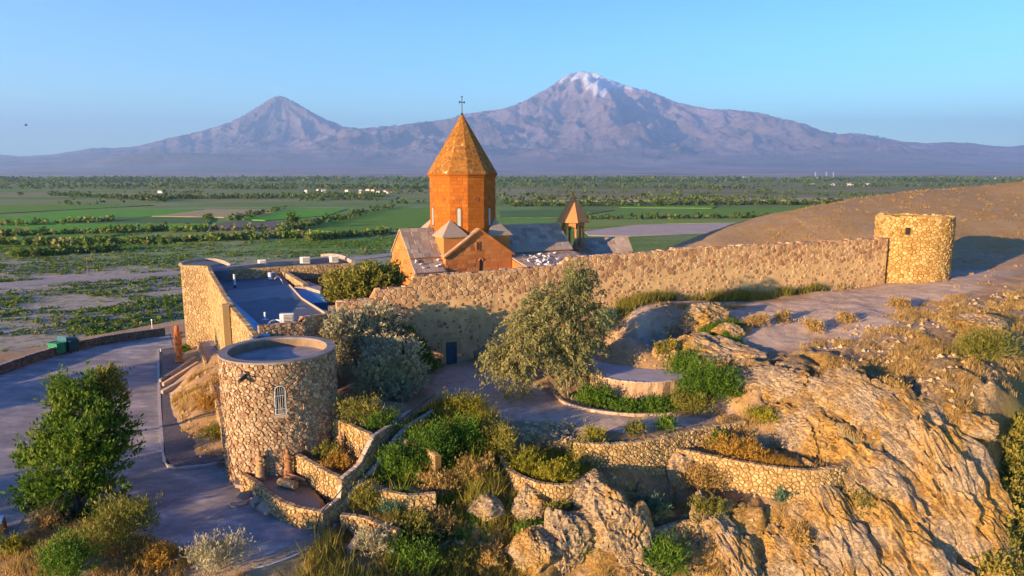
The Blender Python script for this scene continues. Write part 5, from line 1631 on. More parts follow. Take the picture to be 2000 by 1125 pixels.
# channel wall left of the stairs, stepping up
A_ = Vector(at(627, 1001, 16.62)); B_ = Vector(at(732, 852, 19.1)); C_ = Vector(at(805, 800, 19.0))
def lerp3(a, b, t): return a + (b - a) * t
cw = []
for t_, z_ in ((0, 16.62), (0.36, 16.75), (0.36, 17.75), (0.7, 17.95), (0.98, 19.1)):
    p = lerp3(A_, B_, t_); cw.append((p.x + (1e-7 if z_ == 17.75 else 0), p.y, z_))
cw.append((C_.x, C_.y, 19.0))
wall('stair_wall', 'stepped stone wall on the left side of the narrow stairway', 'wall', cw, [15.2, 15.6, 15.6, 16.4, 17.2, 18.0], thick=0.3, size=0.3, mat='pale_stone', core='mortar', seed=204, minpx=5.5, maxn=120, capmat='coping_stone')
rw = pxl(0, (640, 1012, 16.0), (668, 985, 16.4), (700, 948, 17.1), (735, 912, 17.6), (762, 876, 18.1), (776, 853, 18.6), (800, 830, 18.7), (850, 800, 18.7))
wall('stair_wall', 'pale low stone wall on the right side of the narrow stairway', 'wall', rw, [p[2] - 1.2 for p in rw], thick=0.28, size=0.3, mat='pale_stone', core='mortar', seed=205, minpx=5.5, maxn=120, capmat='coping_stone')
def stairs():
    a = Vector(at(632, 1022, 15.45)); b = Vector(at(850, 797, 18.25)); n = 17
    d = b - a; dir2 = Vector((d.x, d.y, 0)); L = dir2.length; dr = dir2.normalized(); sd = Vector((dr.y, -dr.x, 0))
    root = empty('stairway', a, math.atan2(dr.y, dr.x), 'narrow stone stairway climbing between low walls from the car park to the path', 'stairs')
    tr = L / n; rs_ = d.z / n
    for k in range(n):
        m = MB(); w = 1.5 + 0.08 * math.sin(k * 3)
        m.box(((k + 0.5) * tr, 0.0, rs_ * (k + 0.5) - 0.5), (tr + 0.04, w, rs_ + 1.0 - 0.003 * (k % 2)), 0, random.random())
        m.build('step', M['step_stone'], root)
stone_material('step_stone', [(0.0, (0.15, 0.12, 0.10)), (0.5, (0.24, 0.19, 0.155)), (1.0, (0.34, 0.27, 0.21))])
stairs()
twall('short curved stone wall right of the upper stairway, under the green shrubs', 18.5, [(776, 855), (800, 862), (828, 872), (850, 890)], 1.3, 206)
twall('broken stone wall below the dense green shrubs, right of the middle stairway', 17.2, [(694, 940), (730, 951), (770, 964), (805, 968), (852, 964)], 1.3, 207)
twall('lowest stone wall right of the foot of the stairway', 16.35, [(664, 1006), (700, 1010), (735, 1021), (774, 1036)], 1.2, 208)
twall('curved stone wall holding the grassy bay above the rock pillar', 17.45, [(976, 888), (986, 910), (1012, 930), (1055, 944), (1100, 948), (1145, 939), (1172, 926)], 1.3, 209)
twall('long stone wall below the pale path, left of the golden cliff', 18.62, [(1120, 864), (1180, 868), (1250, 862), (1300, 852), (1345, 842), (1400, 831), (1458, 822)], 1.7, 210, maxn=250)
twall('curved stone wall of the terrace in front of the golden cliff', 17.7, [(1298, 872), (1340, 880), (1400, 893), (1460, 904), (1510, 912), (1560, 918), (1610, 917), (1650, 908), (1674, 894)], 1.9, 211, maxn=300)
twall('small stone wall between the rock pillar and the lower cliff', 15.2, [(1256, 1046), (1290, 1034), (1330, 1022), (1364, 1018)], 1.1, 212)
twall('low stone edging beside the yellow grass clump at the head of the stairs', 18.5, [(862, 800), (900, 811), (945, 820), (985, 823)], 0.6, 213)
kerb_line('kerb', smooth_line(pxl(18.3, (1082, 768), (1098, 785), (1130, 797), (1180, 806), (1240, 811), (1312, 809)), 2), 0.2, 0.14, 'thin pale kerb curving in front of the round terrace', per=0.8, mat='slab_stone')

# ------------------------------------------------------------------ statues, slabs, logs
simple('statue_dark', (0.27, 0.13, 0.06), 0.9, 0.3, 5.0, 0.6)
def statue(pos, rz, h, label, mat='statue_stone', arms=True):
    r = empty('statue', pos, rz, label, 'statue', 'weathered stone figures near the big round tower')
    def el(rx, ry, z, n=12): return [(rx * math.cos(2 * math.pi * k / n), ry * math.sin(2 * math.pi * k / n), z) for k in range(n)]
    m = MB(); m.box((0, 0, 0.06), (0.62, 0.46, 0.14)); m.build('plinth', M[mat], r)
    s = h / 1.75
    prof = [(0.27, 0.20, 0.12), (0.25, 0.18, 0.4), (0.21, 0.16, 0.75), (0.20, 0.15, 0.95), (0.23, 0.16, 1.15), (0.26, 0.16, 1.32), (0.20, 0.13, 1.42), (0.08, 0.08, 1.46), (0.08, 0.09, 1.50),
            (0.115, 0.125, 1.56), (0.125, 0.135, 1.63), (0.11, 0.12, 1.70), (0.06, 0.07, 1.76), (0.005, 0.005, 1.78)]
    m = MB(); vs = []; n = 12
    for i, (rx, ry, z) in enumerate(prof):
        f = 1 + (0.06 if z < 1.0 else 0)
        for k in range(n):
            a = 2 * math.pi * k / n; fold = 1 + (0.09 * math.cos(5 * a + i * .4) if z < 1.1 else 0)
            vs.append((rx * fold * math.cos(a) * s, ry * fold * math.sin(a) * s, z * s))
    m.add(vs, [(i * n + k, i * n + (k + 1) % n, (i + 1) * n + (k + 1) % n, (i + 1) * n + k) for i in range(len(prof) - 1) for k in range(n)])
    b = m.build('figure', M[mat], r, smooth=True)
    if arms:
        for sx in (-1, 1):
            m = MB(); m.tube([(sx * 0.24 * s, 0, 1.3 * s), (sx * 0.29 * s, -0.06, 1.02 * s), (sx * 0.08 * s, -0.2, 1.12 * s)], [0.075, 0.065, 0.05], 7); m.build('arm', M[mat], r, smooth=True)
    m = MB(); m.box((0, -0.19 * s, 1.14 * s), (0.17, 0.06, 0.22)); m.build('book', M[mat], r)
    return r
def tfoot(deg): a = lt_ang + R(deg); return (LTc[0] + 3.82 * math.cos(a), LTc[1] + 3.82 * math.sin(a))
sp = tfoot(-21); statue((sp[0], sp[1], 16.38), R(-8), 1.75, 'left pale stone figure in a robe standing against the foot of the big round tower')
sp = tfoot(3); statue((sp[0], sp[1], 16.38), R(5), 1.75, 'right reddish stone figure standing against the foot of the big round tower', 'statue_dark')
sp = at(666, 884, 17.3); statue((sp[0], sp[1], 17.28), R(0), 1.35, 'smaller brown stone figure standing against the planter wall right of the tower')
def irregular_slab(w, d, h, seed):
    r_ = random.Random(seed); k = r_.randint(5, 7); pts = []
    for i in range(k):
        a = 2 * math.pi * (i + r_.uniform(-0.2, 0.2)) / k; pts.append((w / 2 * math.cos(a) * r_.uniform(0.85, 1.15) * 1.1, d / 2 * math.sin(a) * r_.uniform(0.85, 1.15) * 1.1))
    m = MB(); m.prism(pts, -h / 2, h / 2)
    return m
slabs = [(483, 946, 0.35, 1.35, .8, .22, (8, 10, 10), 'pale stone slab lying flat on top of the pile nearest the tower'), (478, 968, 0.3, 1.2, .45, .16, (55, 10, 60), 'narrow stone slab leaning on the left end of the slab pile'),
         (507, 963, 0.3, .8, .7, .35, (12, 20, 20), 'blocky stone in the middle of the slab pile'), (500, 980, 0.2, .7, .6, .35, (15, -10, 50), 'small brown stone at the front left of the slab pile'),
         (528, 974, 0.35, 1.1, .9, .25, (25, 8, -20), 'large pale slab on the right half of the slab pile'), (520, 992, 0.22, 1.15, .8, .2, (20, 5, -15), 'large pale slab leaning at the front of the slab pile'),
         (546, 985, 0.25, .6, .8, .2, (30, -25, 0), 'dark narrow slab at the right end of the slab pile'), (465, 985, 0.08, .9, .5, .12, (5, 4, 30), 'thin flat slab lying on the ground left of the slab pile')]
for i, (X, Y, dz, w, d, h, rot, lab) in enumerate(slabs):
    p = at(X, Y, LOTZ + dz + 0.05); m = irregular_slab(w, d, h, 300 + i)
    o = m.build('stone_slab', M['slab_stone']); o.location = (p[0], p[1], LOTZ + dz + 0.05); o.rotation_euler = tuple(R(a) for a in rot); tag(o, lab, 'slab', 'broken stone slabs piled at the foot of the tower terrace')
def logs():
    for i, (a, b, r_, lab, mat) in enumerate((((546, 941, 16.62), (578, 948, 16.62), 0.24, 'thick round stone drum lying on the statue terrace', 'statue_stone'), ((556, 931, 16.55), (588, 938, 16.6), 0.09, 'thin dark log lying behind the stone drum', 'log_wood'),
                                          ((562, 925, 16.6), (596, 938, 16.7), 0.08, 'upper thin log leaning behind the stone drum', 'log_wood'), ((575, 934, 16.55), (600, 946, 16.5), 0.07, 'shortest log right of the stone drum', 'log_wood'))):
        A = Vector(at(*a)); B = Vector(at(*b)); m = MB(); m.tube([(0, 0, 0), tuple(B - A)], r_, 12); o = m.build('stone_drum' if i == 0 else 'log', M[mat]); o.location = A; tag(o, lab, 'log' if i else 'column drum')
logs()
def ground_line(pts_px, rad, mat, name, label, cat, lift=0.04):
    P = smooth_line([hit(*p) for p in pts_px], 4); P = [(p[0], p[1], max(p[2], zg(p[0], p[1]) + 0.03) + lift) for p in P]
    o = Vector(P[0]); m = MB(); m.tube([tuple(Vector(p) - o) for p in P], rad, 5); ob = m.build(name, M[mat]); ob.location = o; tag(ob, label, cat)
ground_line([(664, 1018), (640, 1048), (612, 1076)], 0.035, 'white_metal', 'water_pipe', 'thin white pipe on the slope right of the foot of the stairway', 'pipe')
ground_line([(590, 1082), (560, 1096), (525, 1110), (495, 1116)], 0.035, 'white_metal', 'water_pipe', 'thin white pipe on the ground along the bottom edge below the car park', 'pipe')
def cable():
    P = smooth_line(pxl(0, (618, 1040, 15.6), (626, 1004, 16.75), (660, 965, 17.2), (700, 915, 18.2), (735, 870, 19.0), (790, 815, 19.3), (850, 770, 19.2)), 4)
    o = Vector(P[0]); m = MB(); m.tube([tuple(Vector(p) - o) for p in P], 0.03, 5); ob = m.build('cable', M['cable']); ob.location = o; tag(ob, 'black cable running up along the left wall of the stairway', 'cable')
cable()
beam('stone_beam', at(700, 1045, 15.75), at(683, 1070, 15.45), 0.35, 0.3, 'slab_stone', 'pale stone beam lying on the brown slope right of the white pipe', 'beam')

# ------------------------------------------------------------------ rock outcrops
def rock_material():
    t = NT('outcrop_rock')
    n2 = t.noise(1.6, 7, 0.65); n3 = t.noise(11, 5, 0.65); n1 = t.noise(0.4, 4)
    c = t.ramp(n2, [(0.28, (0.19, 0.10, 0.025)), (0.45, (0.34, 0.185, 0.032)), (0.6, (0.41, 0.25, 0.065)), (0.78, (0.42, 0.32, 0.17))])
    c = t.mix(t.maprange(n1, 0.40, 0.58, 0.1, 0.85), c, t.ramp(n3, [(0.3, (0.24, 0.19, 0.125)), (0.7, (0.42, 0.335, 0.225))]))
    ms = t.n('ShaderNodeTexNoise'); ms.inputs['Scale'].default_value = 2.6; ms.inputs['Detail'].default_value = 9; ms.inputs['Roughness'].default_value = 0.7; ms.inputs['Distortion'].default_value = 1.0
    t.l(t.scalevec((1.0, 1.0, 1.6)), ms.inputs['Vector'])
    ln = t.maprange(t.math('ABSOLUTE', t.math('SUBTRACT', ms.outputs[0], 0.5)), 0.0, 0.022)
    c = t.mix(ln, (0.11, 0.06, 0.025), c)
    M['outcrop'] = t.done(c, 0.93, t.bump(t.math('ADD', ln, t.math('MULTIPLY', n3, 1.2)), 0.6, 0.08))
rock_material()
def outcrop(X, Y, w, h, label, seed, depth=1.0, tilt=0.3, sink=0.35, mat='outcrop', sub_=4):
    b = hit(X, Y); sc = b[1] * 1.03 / FPX; Wd, H = w * sc, h * sc
    g = np.random.default_rng(seed)
    bm = bmesh.new(); bmesh.ops.create_icosphere(bm, subdivisions=sub_, radius=1.0)
    P = np.array([v.co[:] for v in bm.verts]); F = np.array([[v.index for v in f.verts] for f in bm.faces]); bm.free()
    P = P / (np.abs(P) ** 4).sum(1, keepdims=True) ** 0.25
    for k in range(34):
        n = rdir0(g); hh = g.uniform(0.72, 1.02)
        d = P @ n; ov = np.clip(d - hh, 0, None); P = P - ov[:, None] * n * 0.94
    # bedding: thin steps along a tilted axis
    ax = np.array([math.sin(tilt), 0.25, math.cos(tilt)]); ax /= np.linalg.norm(ax)
    q = (P @ ax) * 3.1 + fbm(P[:, 0] * 1.2 + seed, P[:, 1] * 1.2, P[:, 2] * 1.2, octv=2, seed=seed % 50) * 0.8
    fr = q - np.floor(q)
    rad = P / (np.linalg.norm(P, axis=1, keepdims=True) + 1e-9)
    P = P + rad * ((sstep(0.0, 0.22, fr) - 0.85) * 0.075)[:, None]
    nz = fbm(P[:, 0] * 2.2 + seed * 3.1, P[:, 1] * 2.2, P[:, 2] * 2.2, octv=5, seed=seed % 83, gain=0.6)
    cr = np.abs(fbm(P[:, 0] * 1.5 + seed * 1.7, P[:, 1] * 1.5, P[:, 2] * 1.0, octv=3, seed=(seed + 7) % 83))
    c2 = np.abs(fbm(P[:, 0] * 1.3 + seed * 0.7, P[:, 1] * 4.0, P[:, 2] * 4.0, octv=3, seed=(seed + 17) % 83))
    c3 = np.abs(fbm(P[:, 0] * 5.0 + seed * 0.3, P[:, 1] * 5.0, P[:, 2] * 5.0, octv=2, seed=(seed + 27) % 83))
    P = P + rad * (nz * 0.17 - (1 - sstep(0.0, 0.05, cr)) * 0.12 - (1 - sstep(0.0, 0.07, c2)) * 0.10 - (1 - sstep(0.0, 0.10, c3)) * 0.035)[:, None]
    big = w > 95 and Y > 640 and X > 1280; fk = 0.75 if big else 0.5; fx = 3.6 if big else 1.7
    fh, fe = facets(P[:, 0] * fx + P[:, 2] * 1.1 + seed, P[:, 1] * 2.2 - P[:, 2] * 1.2, seed % 61, 2.2)
    fh2, fe2 = facets(P[:, 0] * fx * 2.4 + P[:, 2] * 2.6 + seed, P[:, 1] * 5.0 - P[:, 2] * 3.1, (seed + 3) % 61, 2.0)
    P = P + rad * (fh * 0.18 - (1 - sstep(0.0, 0.10, fe)) * 0.10 + fh2 * 0.07 - (1 - sstep(0.0, 0.12, fe2)) * 0.04)[:, None] * fk
    if big: P = P * np.array([Wd * 0.80, Wd * 0.42, H * 0.50])
    else: P = P * np.array([Wd / 2, Wd / 2 * depth, H * 0.62])
    a = g.uniform(-0.95, -0.55) if big else g.uniform(-0.5, 0.5); ca_, sa_ = math.cos(a), math.sin(a)
    P = np.stack([P[:, 0] * ca_ - P[:, 1] * sa_, P[:, 0] * sa_ + P[:, 1] * ca_, P[:, 2]], 1)
    if big:      # lie along the slope
        r_ = Wd * 0.7
        gx = (zg(b[0] + r_, b[1]) - zg(b[0] - r_, b[1])) / (2 * r_); gy = (zg(b[0], b[1] + r_) - zg(b[0], b[1] - r_)) / (2 * r_)
        P[:, 2] += np.clip(gx, -1.2, 1.2) * P[:, 0] * 0.9 + np.clip(gy, -1.2, 1.2) * P[:, 1] * 0.9
    o = np_mesh('rock_outcrop', P, F, M[mat], smooth=False)
    if big:
        o.location = (b[0], b[1] + 0.1, b[2] - H * 0.10); tag(o, label, 'rock'); return
    o.location = (b[0], b[1] + Wd * 0.18 * depth, b[2] + H * (0.5 - sink))
    tag(o, label, 'rock')
def rdir0(g):
    d = g.normal(size=3); return d / np.linalg.norm(d)
OUT = [
 (1385, 632, 115, 55, 'long low golden rock behind the round terrace, on the pale plateau edge', .8, .5), (1385, 702, 145, 85, 'large cracked golden rock between the round terrace and the plateau', .8, .6),
 (1300, 700, 60, 40, 'small tan rock just behind the round terrace', .8, .3), (1430, 660, 70, 34, 'flat rock between the two golden rocks and the plateau', .8, .4),
 (1187, 1045, 150, 115, 'tall rock pillar below the right end of the curved grassy bay', .8, .1), (1105, 1110, 130, 130, 'rock pillar at the bottom edge left of the tall pillar', .8, -.1),
 (1225, 1085, 110, 130, 'narrow rock rib right of the tall pillar', .9, .15),
 (1335, 935, 90, 80, 'slanting rock slab wedged under the left end of the curved terrace wall', .8, .7), (1245, 1125, 120, 55, 'grey boulder at the bottom edge right of the pillars', 1.0, .3),
 (1620, 870, 150, 75, 'rounded golden rock behind the right end of the curved terrace', .8, .6), (1560, 835, 130, 60, 'broken golden rock above the curved terrace', .8, .6),
 (1720, 950, 170, 120, 'big golden rock face right of the curved terrace', .8, .9), (1640, 1060, 170, 130, 'grey golden rock face low on the cliff', .8, .8),
 (1810, 870, 200, 110, 'broad golden rock high on the cliff', .7, .9), (1880, 1000, 170, 190, 'tall rounded rock face at the right of the cliff', .7, .9), (1780, 1090, 170, 130, 'rounded rock at the bottom of the cliff', .8, .9),
 (1700, 790, 140, 50, 'low rock ledge at the top of the cliff', .7, .7), (1915, 850, 90, 50, 'rock shoulder at the right edge of the picture', .7, .8), (1560, 1110, 120, 90, 'tan rock at the bottom edge left of the cliff base', .8, .5),
 (1420, 1070, 110, 100, 'cracked rock below the small low stone wall', .8, .6), (1500, 745, 110, 45, 'low golden rock at the left end of the cliff top', .8, .6), (1930, 640, 120, 30, 'flat rock slab on the slope near the right edge', .8, .4),
 (1150, 985, 110, 70, 'tan rock under the right end of the curved grassy bay wall', .8, .2), (1050, 1095, 120, 90, 'tan rock at the bottom edge under the green bush', .8, .2),
 (1040, 1010, 100, 80, 'tan rock under the left end of the curved grassy bay', .8, .3), (950, 1010, 90, 50, 'pale rock in the weedy slope left of the grassy bay', .8, .2), (945, 700, 40, 26, 'orange rock at the wall foot right of the blue door', 1, .3), (915, 690, 28, 20, 'smaller rock beside the blue door', 1, .2),
 (1800, 540, 60, 14, 'thin ledge of rock below the golden tower', .8, .2),
]
for i, (X, Y, w, h, lab, dp, ti) in enumerate(OUT): outcrop(X, Y, w, h, lab, 950 + i, dp, ti, sub_=5 if w > 95 else 4)
# ------------------------------------------------------------------ vegetation helpers
def zgv(x, y):
    i = np.clip(np.searchsorted(GX, x) - 1, 0, len(GX) - 2); j = np.clip(np.searchsorted(GY, y) - 1, 0, len(GY) - 2)
    u = (x - GX[i]) / (GX[i + 1] - GX[i]); v = (y - GY[j]) / (GY[j + 1] - GY[j])
    return (ZZ[j, i] * (1 - u) + ZZ[j, i + 1] * u) * (1 - v) + (ZZ[j + 1, i] * (1 - u) + ZZ[j + 1, i + 1] * u) * v

def leaf_material(name, stops, trans=0.35):
    t = NT(name)
    ti = t.attr('tint'); n = t.noise(1.1, 3)
    f = t.math('ADD', t.math('MULTIPLY', ti, 0.75), t.math('MULTIPLY', n, 0.25))
    c = t.ramp(f, stops)
    t.done(c, 0.75)
    tr = t.n('ShaderNodeBsdfTranslucent'); t.l(c, tr.inputs['Color'])
    mx = t.n('ShaderNodeMixShader'); mx.inputs[0].default_value = trans
    t.l(t.b.outputs[0], mx.inputs[1]); t.l(tr.outputs[0], mx.inputs[2])
    t.l(mx.outputs[0], t.t.nodes['Material Output'].inputs['Surface'])
    M[name] = t.m
leaf_material('leaf_green', [(0.1, (0.03, 0.075, 0.008)), (0.45, (0.08, 0.17, 0.014)), (0.75, (0.16, 0.25, 0.025)), (1.0, (0.28, 0.28, 0.04))])
leaf_material('leaf_dark', [(0.1, (0.03, 0.085, 0.008)), (0.5, (0.085, 0.165, 0.014)), (0.8, (0.19, 0.23, 0.02)), (1.0, (0.30, 0.24, 0.03))])
leaf_material('leaf_olive', [(0.1, (0.09, 0.10, 0.015)), (0.5, (0.20, 0.20, 0.035)), (0.8, (0.33, 0.27, 0.055)), (1.0, (0.42, 0.29, 0.07))])
leaf_material('leaf_silver', [(0.1, (0.22, 0.22, 0.13)), (0.5, (0.38, 0.35, 0.21)), (0.8, (0.52, 0.45, 0.27)), (1.0, (0.58, 0.46, 0.25))])
leaf_material('leaf_tamarisk', [(0.1, (0.10, 0.12, 0.045)), (0.4, (0.20, 0.21, 0.085)), (0.7, (0.34, 0.30, 0.11)), (1.0, (0.46, 0.35, 0.13))])
leaf_material('leaf_dry', [(0.1, (0.25, 0.16, 0.05)), (0.5, (0.42, 0.28, 0.09)), (0.8, (0.54, 0.38, 0.13)), (1.0, (0.62, 0.46, 0.19))])
leaf_material('leaf_orange', [(0.1, (0.24, 0.14, 0.02)), (0.5, (0.42, 0.24, 0.04)), (1.0, (0.56, 0.36, 0.10))])
leaf_material('leaf_bluegreen', [(0.1, (0.04, 0.09, 0.06)), (0.5, (0.08, 0.16, 0.10)), (1.0, (0.16, 0.24, 0.15))])
leaf_material('leaf_yellow', [(0.1, (0.10, 0.12, 0.01)), (0.5, (0.24, 0.23, 0.02)), (0.8, (0.38, 0.31, 0.03)), (1.0, (0.48, 0.33, 0.05))])
leaf_material('flower_red', [(0.0, (0.45, 0.06, 0.01)), (1.0, (0.75, 0.16, 0.03))])
leaf_material('scrub', [(0.0, (0.04, 0.09, 0.015)), (0.35, (0.09, 0.17, 0.02)), (0.6, (0.18, 0.22, 0.04)), (0.85, (0.26, 0.24, 0.09)), (1.0, (0.34, 0.26, 0.11))])
leaf_material('far_leaf', [(0.0, (0.03, 0.06, 0.02)), (0.5, (0.07, 0.12, 0.03)), (1.0, (0.15, 0.18, 0.05))])

def quads(P, A, B):
    """P centres, A/B half axes (N,3) -> verts, faces (pointed leaf diamonds)"""
    n = len(P)
    v = np.empty((n, 4, 3)); v[:, 0] = P - A; v[:, 1] = P - B * 0.9 + A * 0.1; v[:, 2] = P + A; v[:, 3] = P + B * 0.9 + A * 0.1
    return v.reshape(-1, 3), np.arange(n * 4).reshape(n, 4)

def rdir(n, g):
    d = g.normal(size=(n, 3)); return d / np.linalg.norm(d, axis=1, keepdims=True)

def leaf_cloud(clumps, twigs, per, leaf, g, droop=0.0, up=0.0, spread=0.28, narrow=0.45, lump=0.35, inner=0.35):
    """clumps: (x, y, z, rx, ry, rz, tint). returns verts, faces, tint"""
    V = []; T = []; Wt = np.array([c[3] * c[4] + c[4] * c[5] + c[3] * c[5] for c in clumps]); Wt = Wt / Wt.sum()
    Ps = []; As = []; Bs = []; Ts = []
    for c, w in zip(clumps, Wt):
        nt = max(3, int(twigs * w)); d = rdir(nt, g)
        d[:, 2] = np.where(d[:, 2] < -0.55, -d[:, 2], d[:, 2])
        rad = (inner + (1 - inner) * g.random(nt) ** 0.45) * (1 + lump * fbm(d[:, 0] * 1.7 + c[0], d[:, 1] * 1.7 + c[1], d[:, 2] * 1.7, octv=3, seed=int(abs(c[2]) * 10) % 97) * 1.6)
        ctr = np.array(c[:3]) + d * rad[:, None] * np.array(c[3:6])
        tt = np.clip(c[6] + g.normal(0, 0.13, nt), 0, 1)
        sp = spread * (0.6 + 0.8 * g.random(nt))
        axis = d + np.array([0, 0, up - droop]) * 1.0; axis /= np.linalg.norm(axis, axis=1, keepdims=True)
        k = per
        s = g.random((nt, k)) ** 0.8
        off = g.normal(size=(nt, k, 3)) * 0.33
        P = ctr[:, None, :] + axis[:, None, :] * (s * sp[:, None] * 2.0)[:, :, None] + off * sp[:, None, None]
        if droop: P[:, :, 2] -= (s ** 2) * droop * sp[:, None] * 1.8
        P = P.reshape(-1, 3); n = len(P)
        a = np.repeat(axis, k, 0) * 0.8 + rdir(n, g) * 0.9 + np.array([0, 0, -droop * 1.4 + up]); a /= np.linalg.norm(a, axis=1, keepdims=True)
        b = np.cross(a, rdir(n, g)); b /= np.linalg.norm(b, axis=1, keepdims=True) + 1e-9
        L = leaf * (0.6 + 0.8 * g.random(n))[:, None]
        Ps.append(P); As.append(a * L); Bs.append(b * L * narrow); Ts.append(np.clip(np.repeat(tt, k) + g.normal(0, 0.10, n), 0, 1))
    P = np.concatenate(Ps); v, f = quads(P, np.concatenate(As), np.concatenate(Bs))
    return v, f, np.concatenate(Ts)

def crown(name, parent, mat, clumps, twigs, per, leaf, seed, origin, **kw):
    g = np.random.default_rng(seed)
    v, f, t = leaf_cloud(clumps, twigs, per, leaf, g, **kw)
    v = v - np.array(origin)
    return np_mesh(name, v, f, M[mat], parent, smooth=False, fattr={'tint': t})

def pxclumps(L, g=None):
    """(X, Y, D, r_px, squash, tint) -> world clumps"""
    out = []
    for X, Y, D, rp, sq, t in L:
        p = atD(X, Y, D); r = rp / FPX * D * 0.82
        out.append((p[0], p[1], p[2], r, r, r * sq, t))
    return out

def trunk_and_limbs(root, base, targets, r0, seed, mat='bark'):
    rr = random.Random(seed); b = Vector(base) - Vector(root.location)
    for k, (tgt, share) in enumerate(targets):
        e = Vector(tgt) - Vector(root.location); mid = b.lerp(e, 0.45) + Vector((rr.uniform(-.3, .3), rr.uniform(-.3, .3), 0.25))
        m = MB(); pts = smooth_line([b + Vector((rr.uniform(-.1, .1), rr.uniform(-.1, .1), -0.3)), b.lerp(mid, 0.5) + Vector((0, 0, .1)), mid, e], 3)
        n = len(pts); m.tube(pts, [r0 * share * (1 - 0.85 * i / (n - 1)) for i in range(n)], 7)
        o = m.build('trunk' if k == 0 else 'limb', M[mat], root, smooth=True)

# ------------------------------------------------------------------ the trees that stand out
def tree(name, label, base, clumps, mat, twigs, per, leaf, seed, r0=0.14, nl=5, cat='tree', **kw):
    root = empty(name, base, 0, label, cat)
    cl = sorted(clumps, key=lambda c: -c[3])
    trunk_and_limbs(root, base, [((c[0], c[1], c[2]), 1.0 if k == 0 else 0.6) for k, c in enumerate(cl[:nl])], r0, seed)
    crown('crown', root, mat, clumps, twigs, per, leaf, seed, base, **kw)
    return root
B0 = hit(1108, 778)
tree('tamarisk_tree', 'tall feathery grey green tree with drooping sprays beside the round raised terrace', B0, pxclumps([
    (1128, 548, 50, 30, 1.2, .35), (1112, 580, 49.5, 44, 1.0, .45), (1060, 600, 49, 44, .9, .5), (1030, 635, 48.5, 48, .8, .55), (1090, 625, 48.5, 50, .9, .45), (1145, 620, 49.5, 40, 1.0, .4),
    (985, 690, 48, 42, .9, .55), (1025, 690, 47.5, 52, 1.0, .6), (1080, 690, 48, 50, .9, .55), (1125, 690, 48.5, 46, 1.0, .5), (1160, 665, 50, 36, 1.0, .3), (1005, 745, 47.4, 34, 1.2, .6), (1120, 735, 47.6, 40, 1.0, .6), (1040, 660, 48, 44, 1, .5), (970, 715, 47.6, 28, 1.1, .6), (1140, 560, 50.5, 26, 1.1, .3)]),
    'leaf_tamarisk', 2300, 16, 0.13, 401, r0=0.22, nl=9, droop=0.5, spread=0.30, narrow=0.32, lump=0.75)
B1 = hit(760, 815)
tree('silver_shrub', 'large silvery grey shrub leaning over the head of the stairway right of the round tower', atD(755, 800, 47.5), pxclumps([
    (755, 725, 47.5, 52, .9, .6), (785, 700, 48, 42, .9, .55), (725, 740, 47, 40, .9, .5), (770, 770, 46.6, 38, .9, .6), (805, 740, 47.5, 34, .9, .5), (740, 695, 48.5, 36, .9, .5)]),
    'leaf_silver', 1300, 16, 0.13, 402, cat='shrub', up=0.3, spread=0.26, narrow=0.35, lump=0.6)
tree('silver_shrub', 'grey olive shrub close against the long wall above the big round tower', atD(700, 740, 50.5), pxclumps([
    (700, 660, 50.5, 48, .9, .45), (735, 632, 51.5, 44, .8, .55), (670, 645, 49.5, 34, 1.0, .35), (765, 640, 52, 34, .9, .5), (690, 700, 49.5, 44, 1.0, .35), (655, 660, 48.8, 22, 1.1, .3), (720, 680, 50, 40, 1, .4)]),
    'leaf_silver', 1200, 16, 0.14, 403, cat='shrub', up=0.2, spread=0.28, narrow=0.35, lump=0.6)
fr_ = tree('flowering_shrub', 'green shrub dotted with orange red flowers between the silvery shrubs and the blue door', atD(815, 725, 53), pxclumps([
    (785, 668, 52.5, 28, .9, .5), (805, 690, 52, 30, .9, .45), (822, 712, 51.8, 22, .8, .35), (770, 655, 53, 20, .9, .6)]),
    'leaf_green', 650, 14, 0.13, 404, cat='shrub', up=0.3, spread=0.25)
crown('flowers', fr_, 'flower_red', pxclumps([(785, 664, 52.3, 28, .9, .5), (805, 680, 51.9, 28, .8, .5)]), 110, 5, 0.10, 405, fr_.location, spread=0.14, inner=0.8)
tree('yellow_green_tree', 'yellow green tree growing inside the wall between the flat roof and the church', (atD(705, 590, 58)[0], 58, 18.6), pxclumps([
    (695, 555, 58, 36, .8, .55), (735, 565, 58, 34, .8, .45), (668, 575, 57, 26, .9, .6), (765, 548, 59, 24, .8, .4), (705, 590, 57, 34, .7, .5), (655, 550, 58.5, 16, .9, .6), (720, 540, 59, 26, .8, .5)]),
    'leaf_olive', 1100, 15, 0.15, 406, up=0.3, spread=0.34, lump=0.6)
B2 = hit(150, 1010)
tree('evergreen_tree', 'big dark green bushy tree in the foreground beside the car park', B2, pxclumps([
    (165, 785, 38.5, 32, 1.3, .5), (130, 785, 38.5, 26, 1.2, .65), (200, 815, 38, 30, 1.1, .35), (120, 845, 37.5, 42, 1.0, .6), (175, 860, 37, 50, 1.0, .5), (225, 845, 38, 28, 1.1, .25), (95, 870, 37.5, 26, 1, .6), (235, 880, 37.5, 22, 1, .3),
    (80, 905, 37, 34, .9, .45), (145, 910, 36.5, 58, .9, .6), (200, 905, 37, 44, 1.0, .4), (70, 960, 36.5, 32, .9, .3), (120, 970, 36, 50, .8, .5), (185, 965, 36.2, 44, .9, .55), (60, 1005, 36, 24, .9, .4), (110, 1040, 35, 34, .8, .6), (170, 1035, 35, 36, .8, .5), (225, 1015, 35.2, 26, .9, .6), (120, 765, 39, 18, 1.1, .7)]),
    'leaf_dark', 1700, 16, 0.125, 407, r0=0.2, nl=9, up=0.5, spread=0.34, lump=1.0)
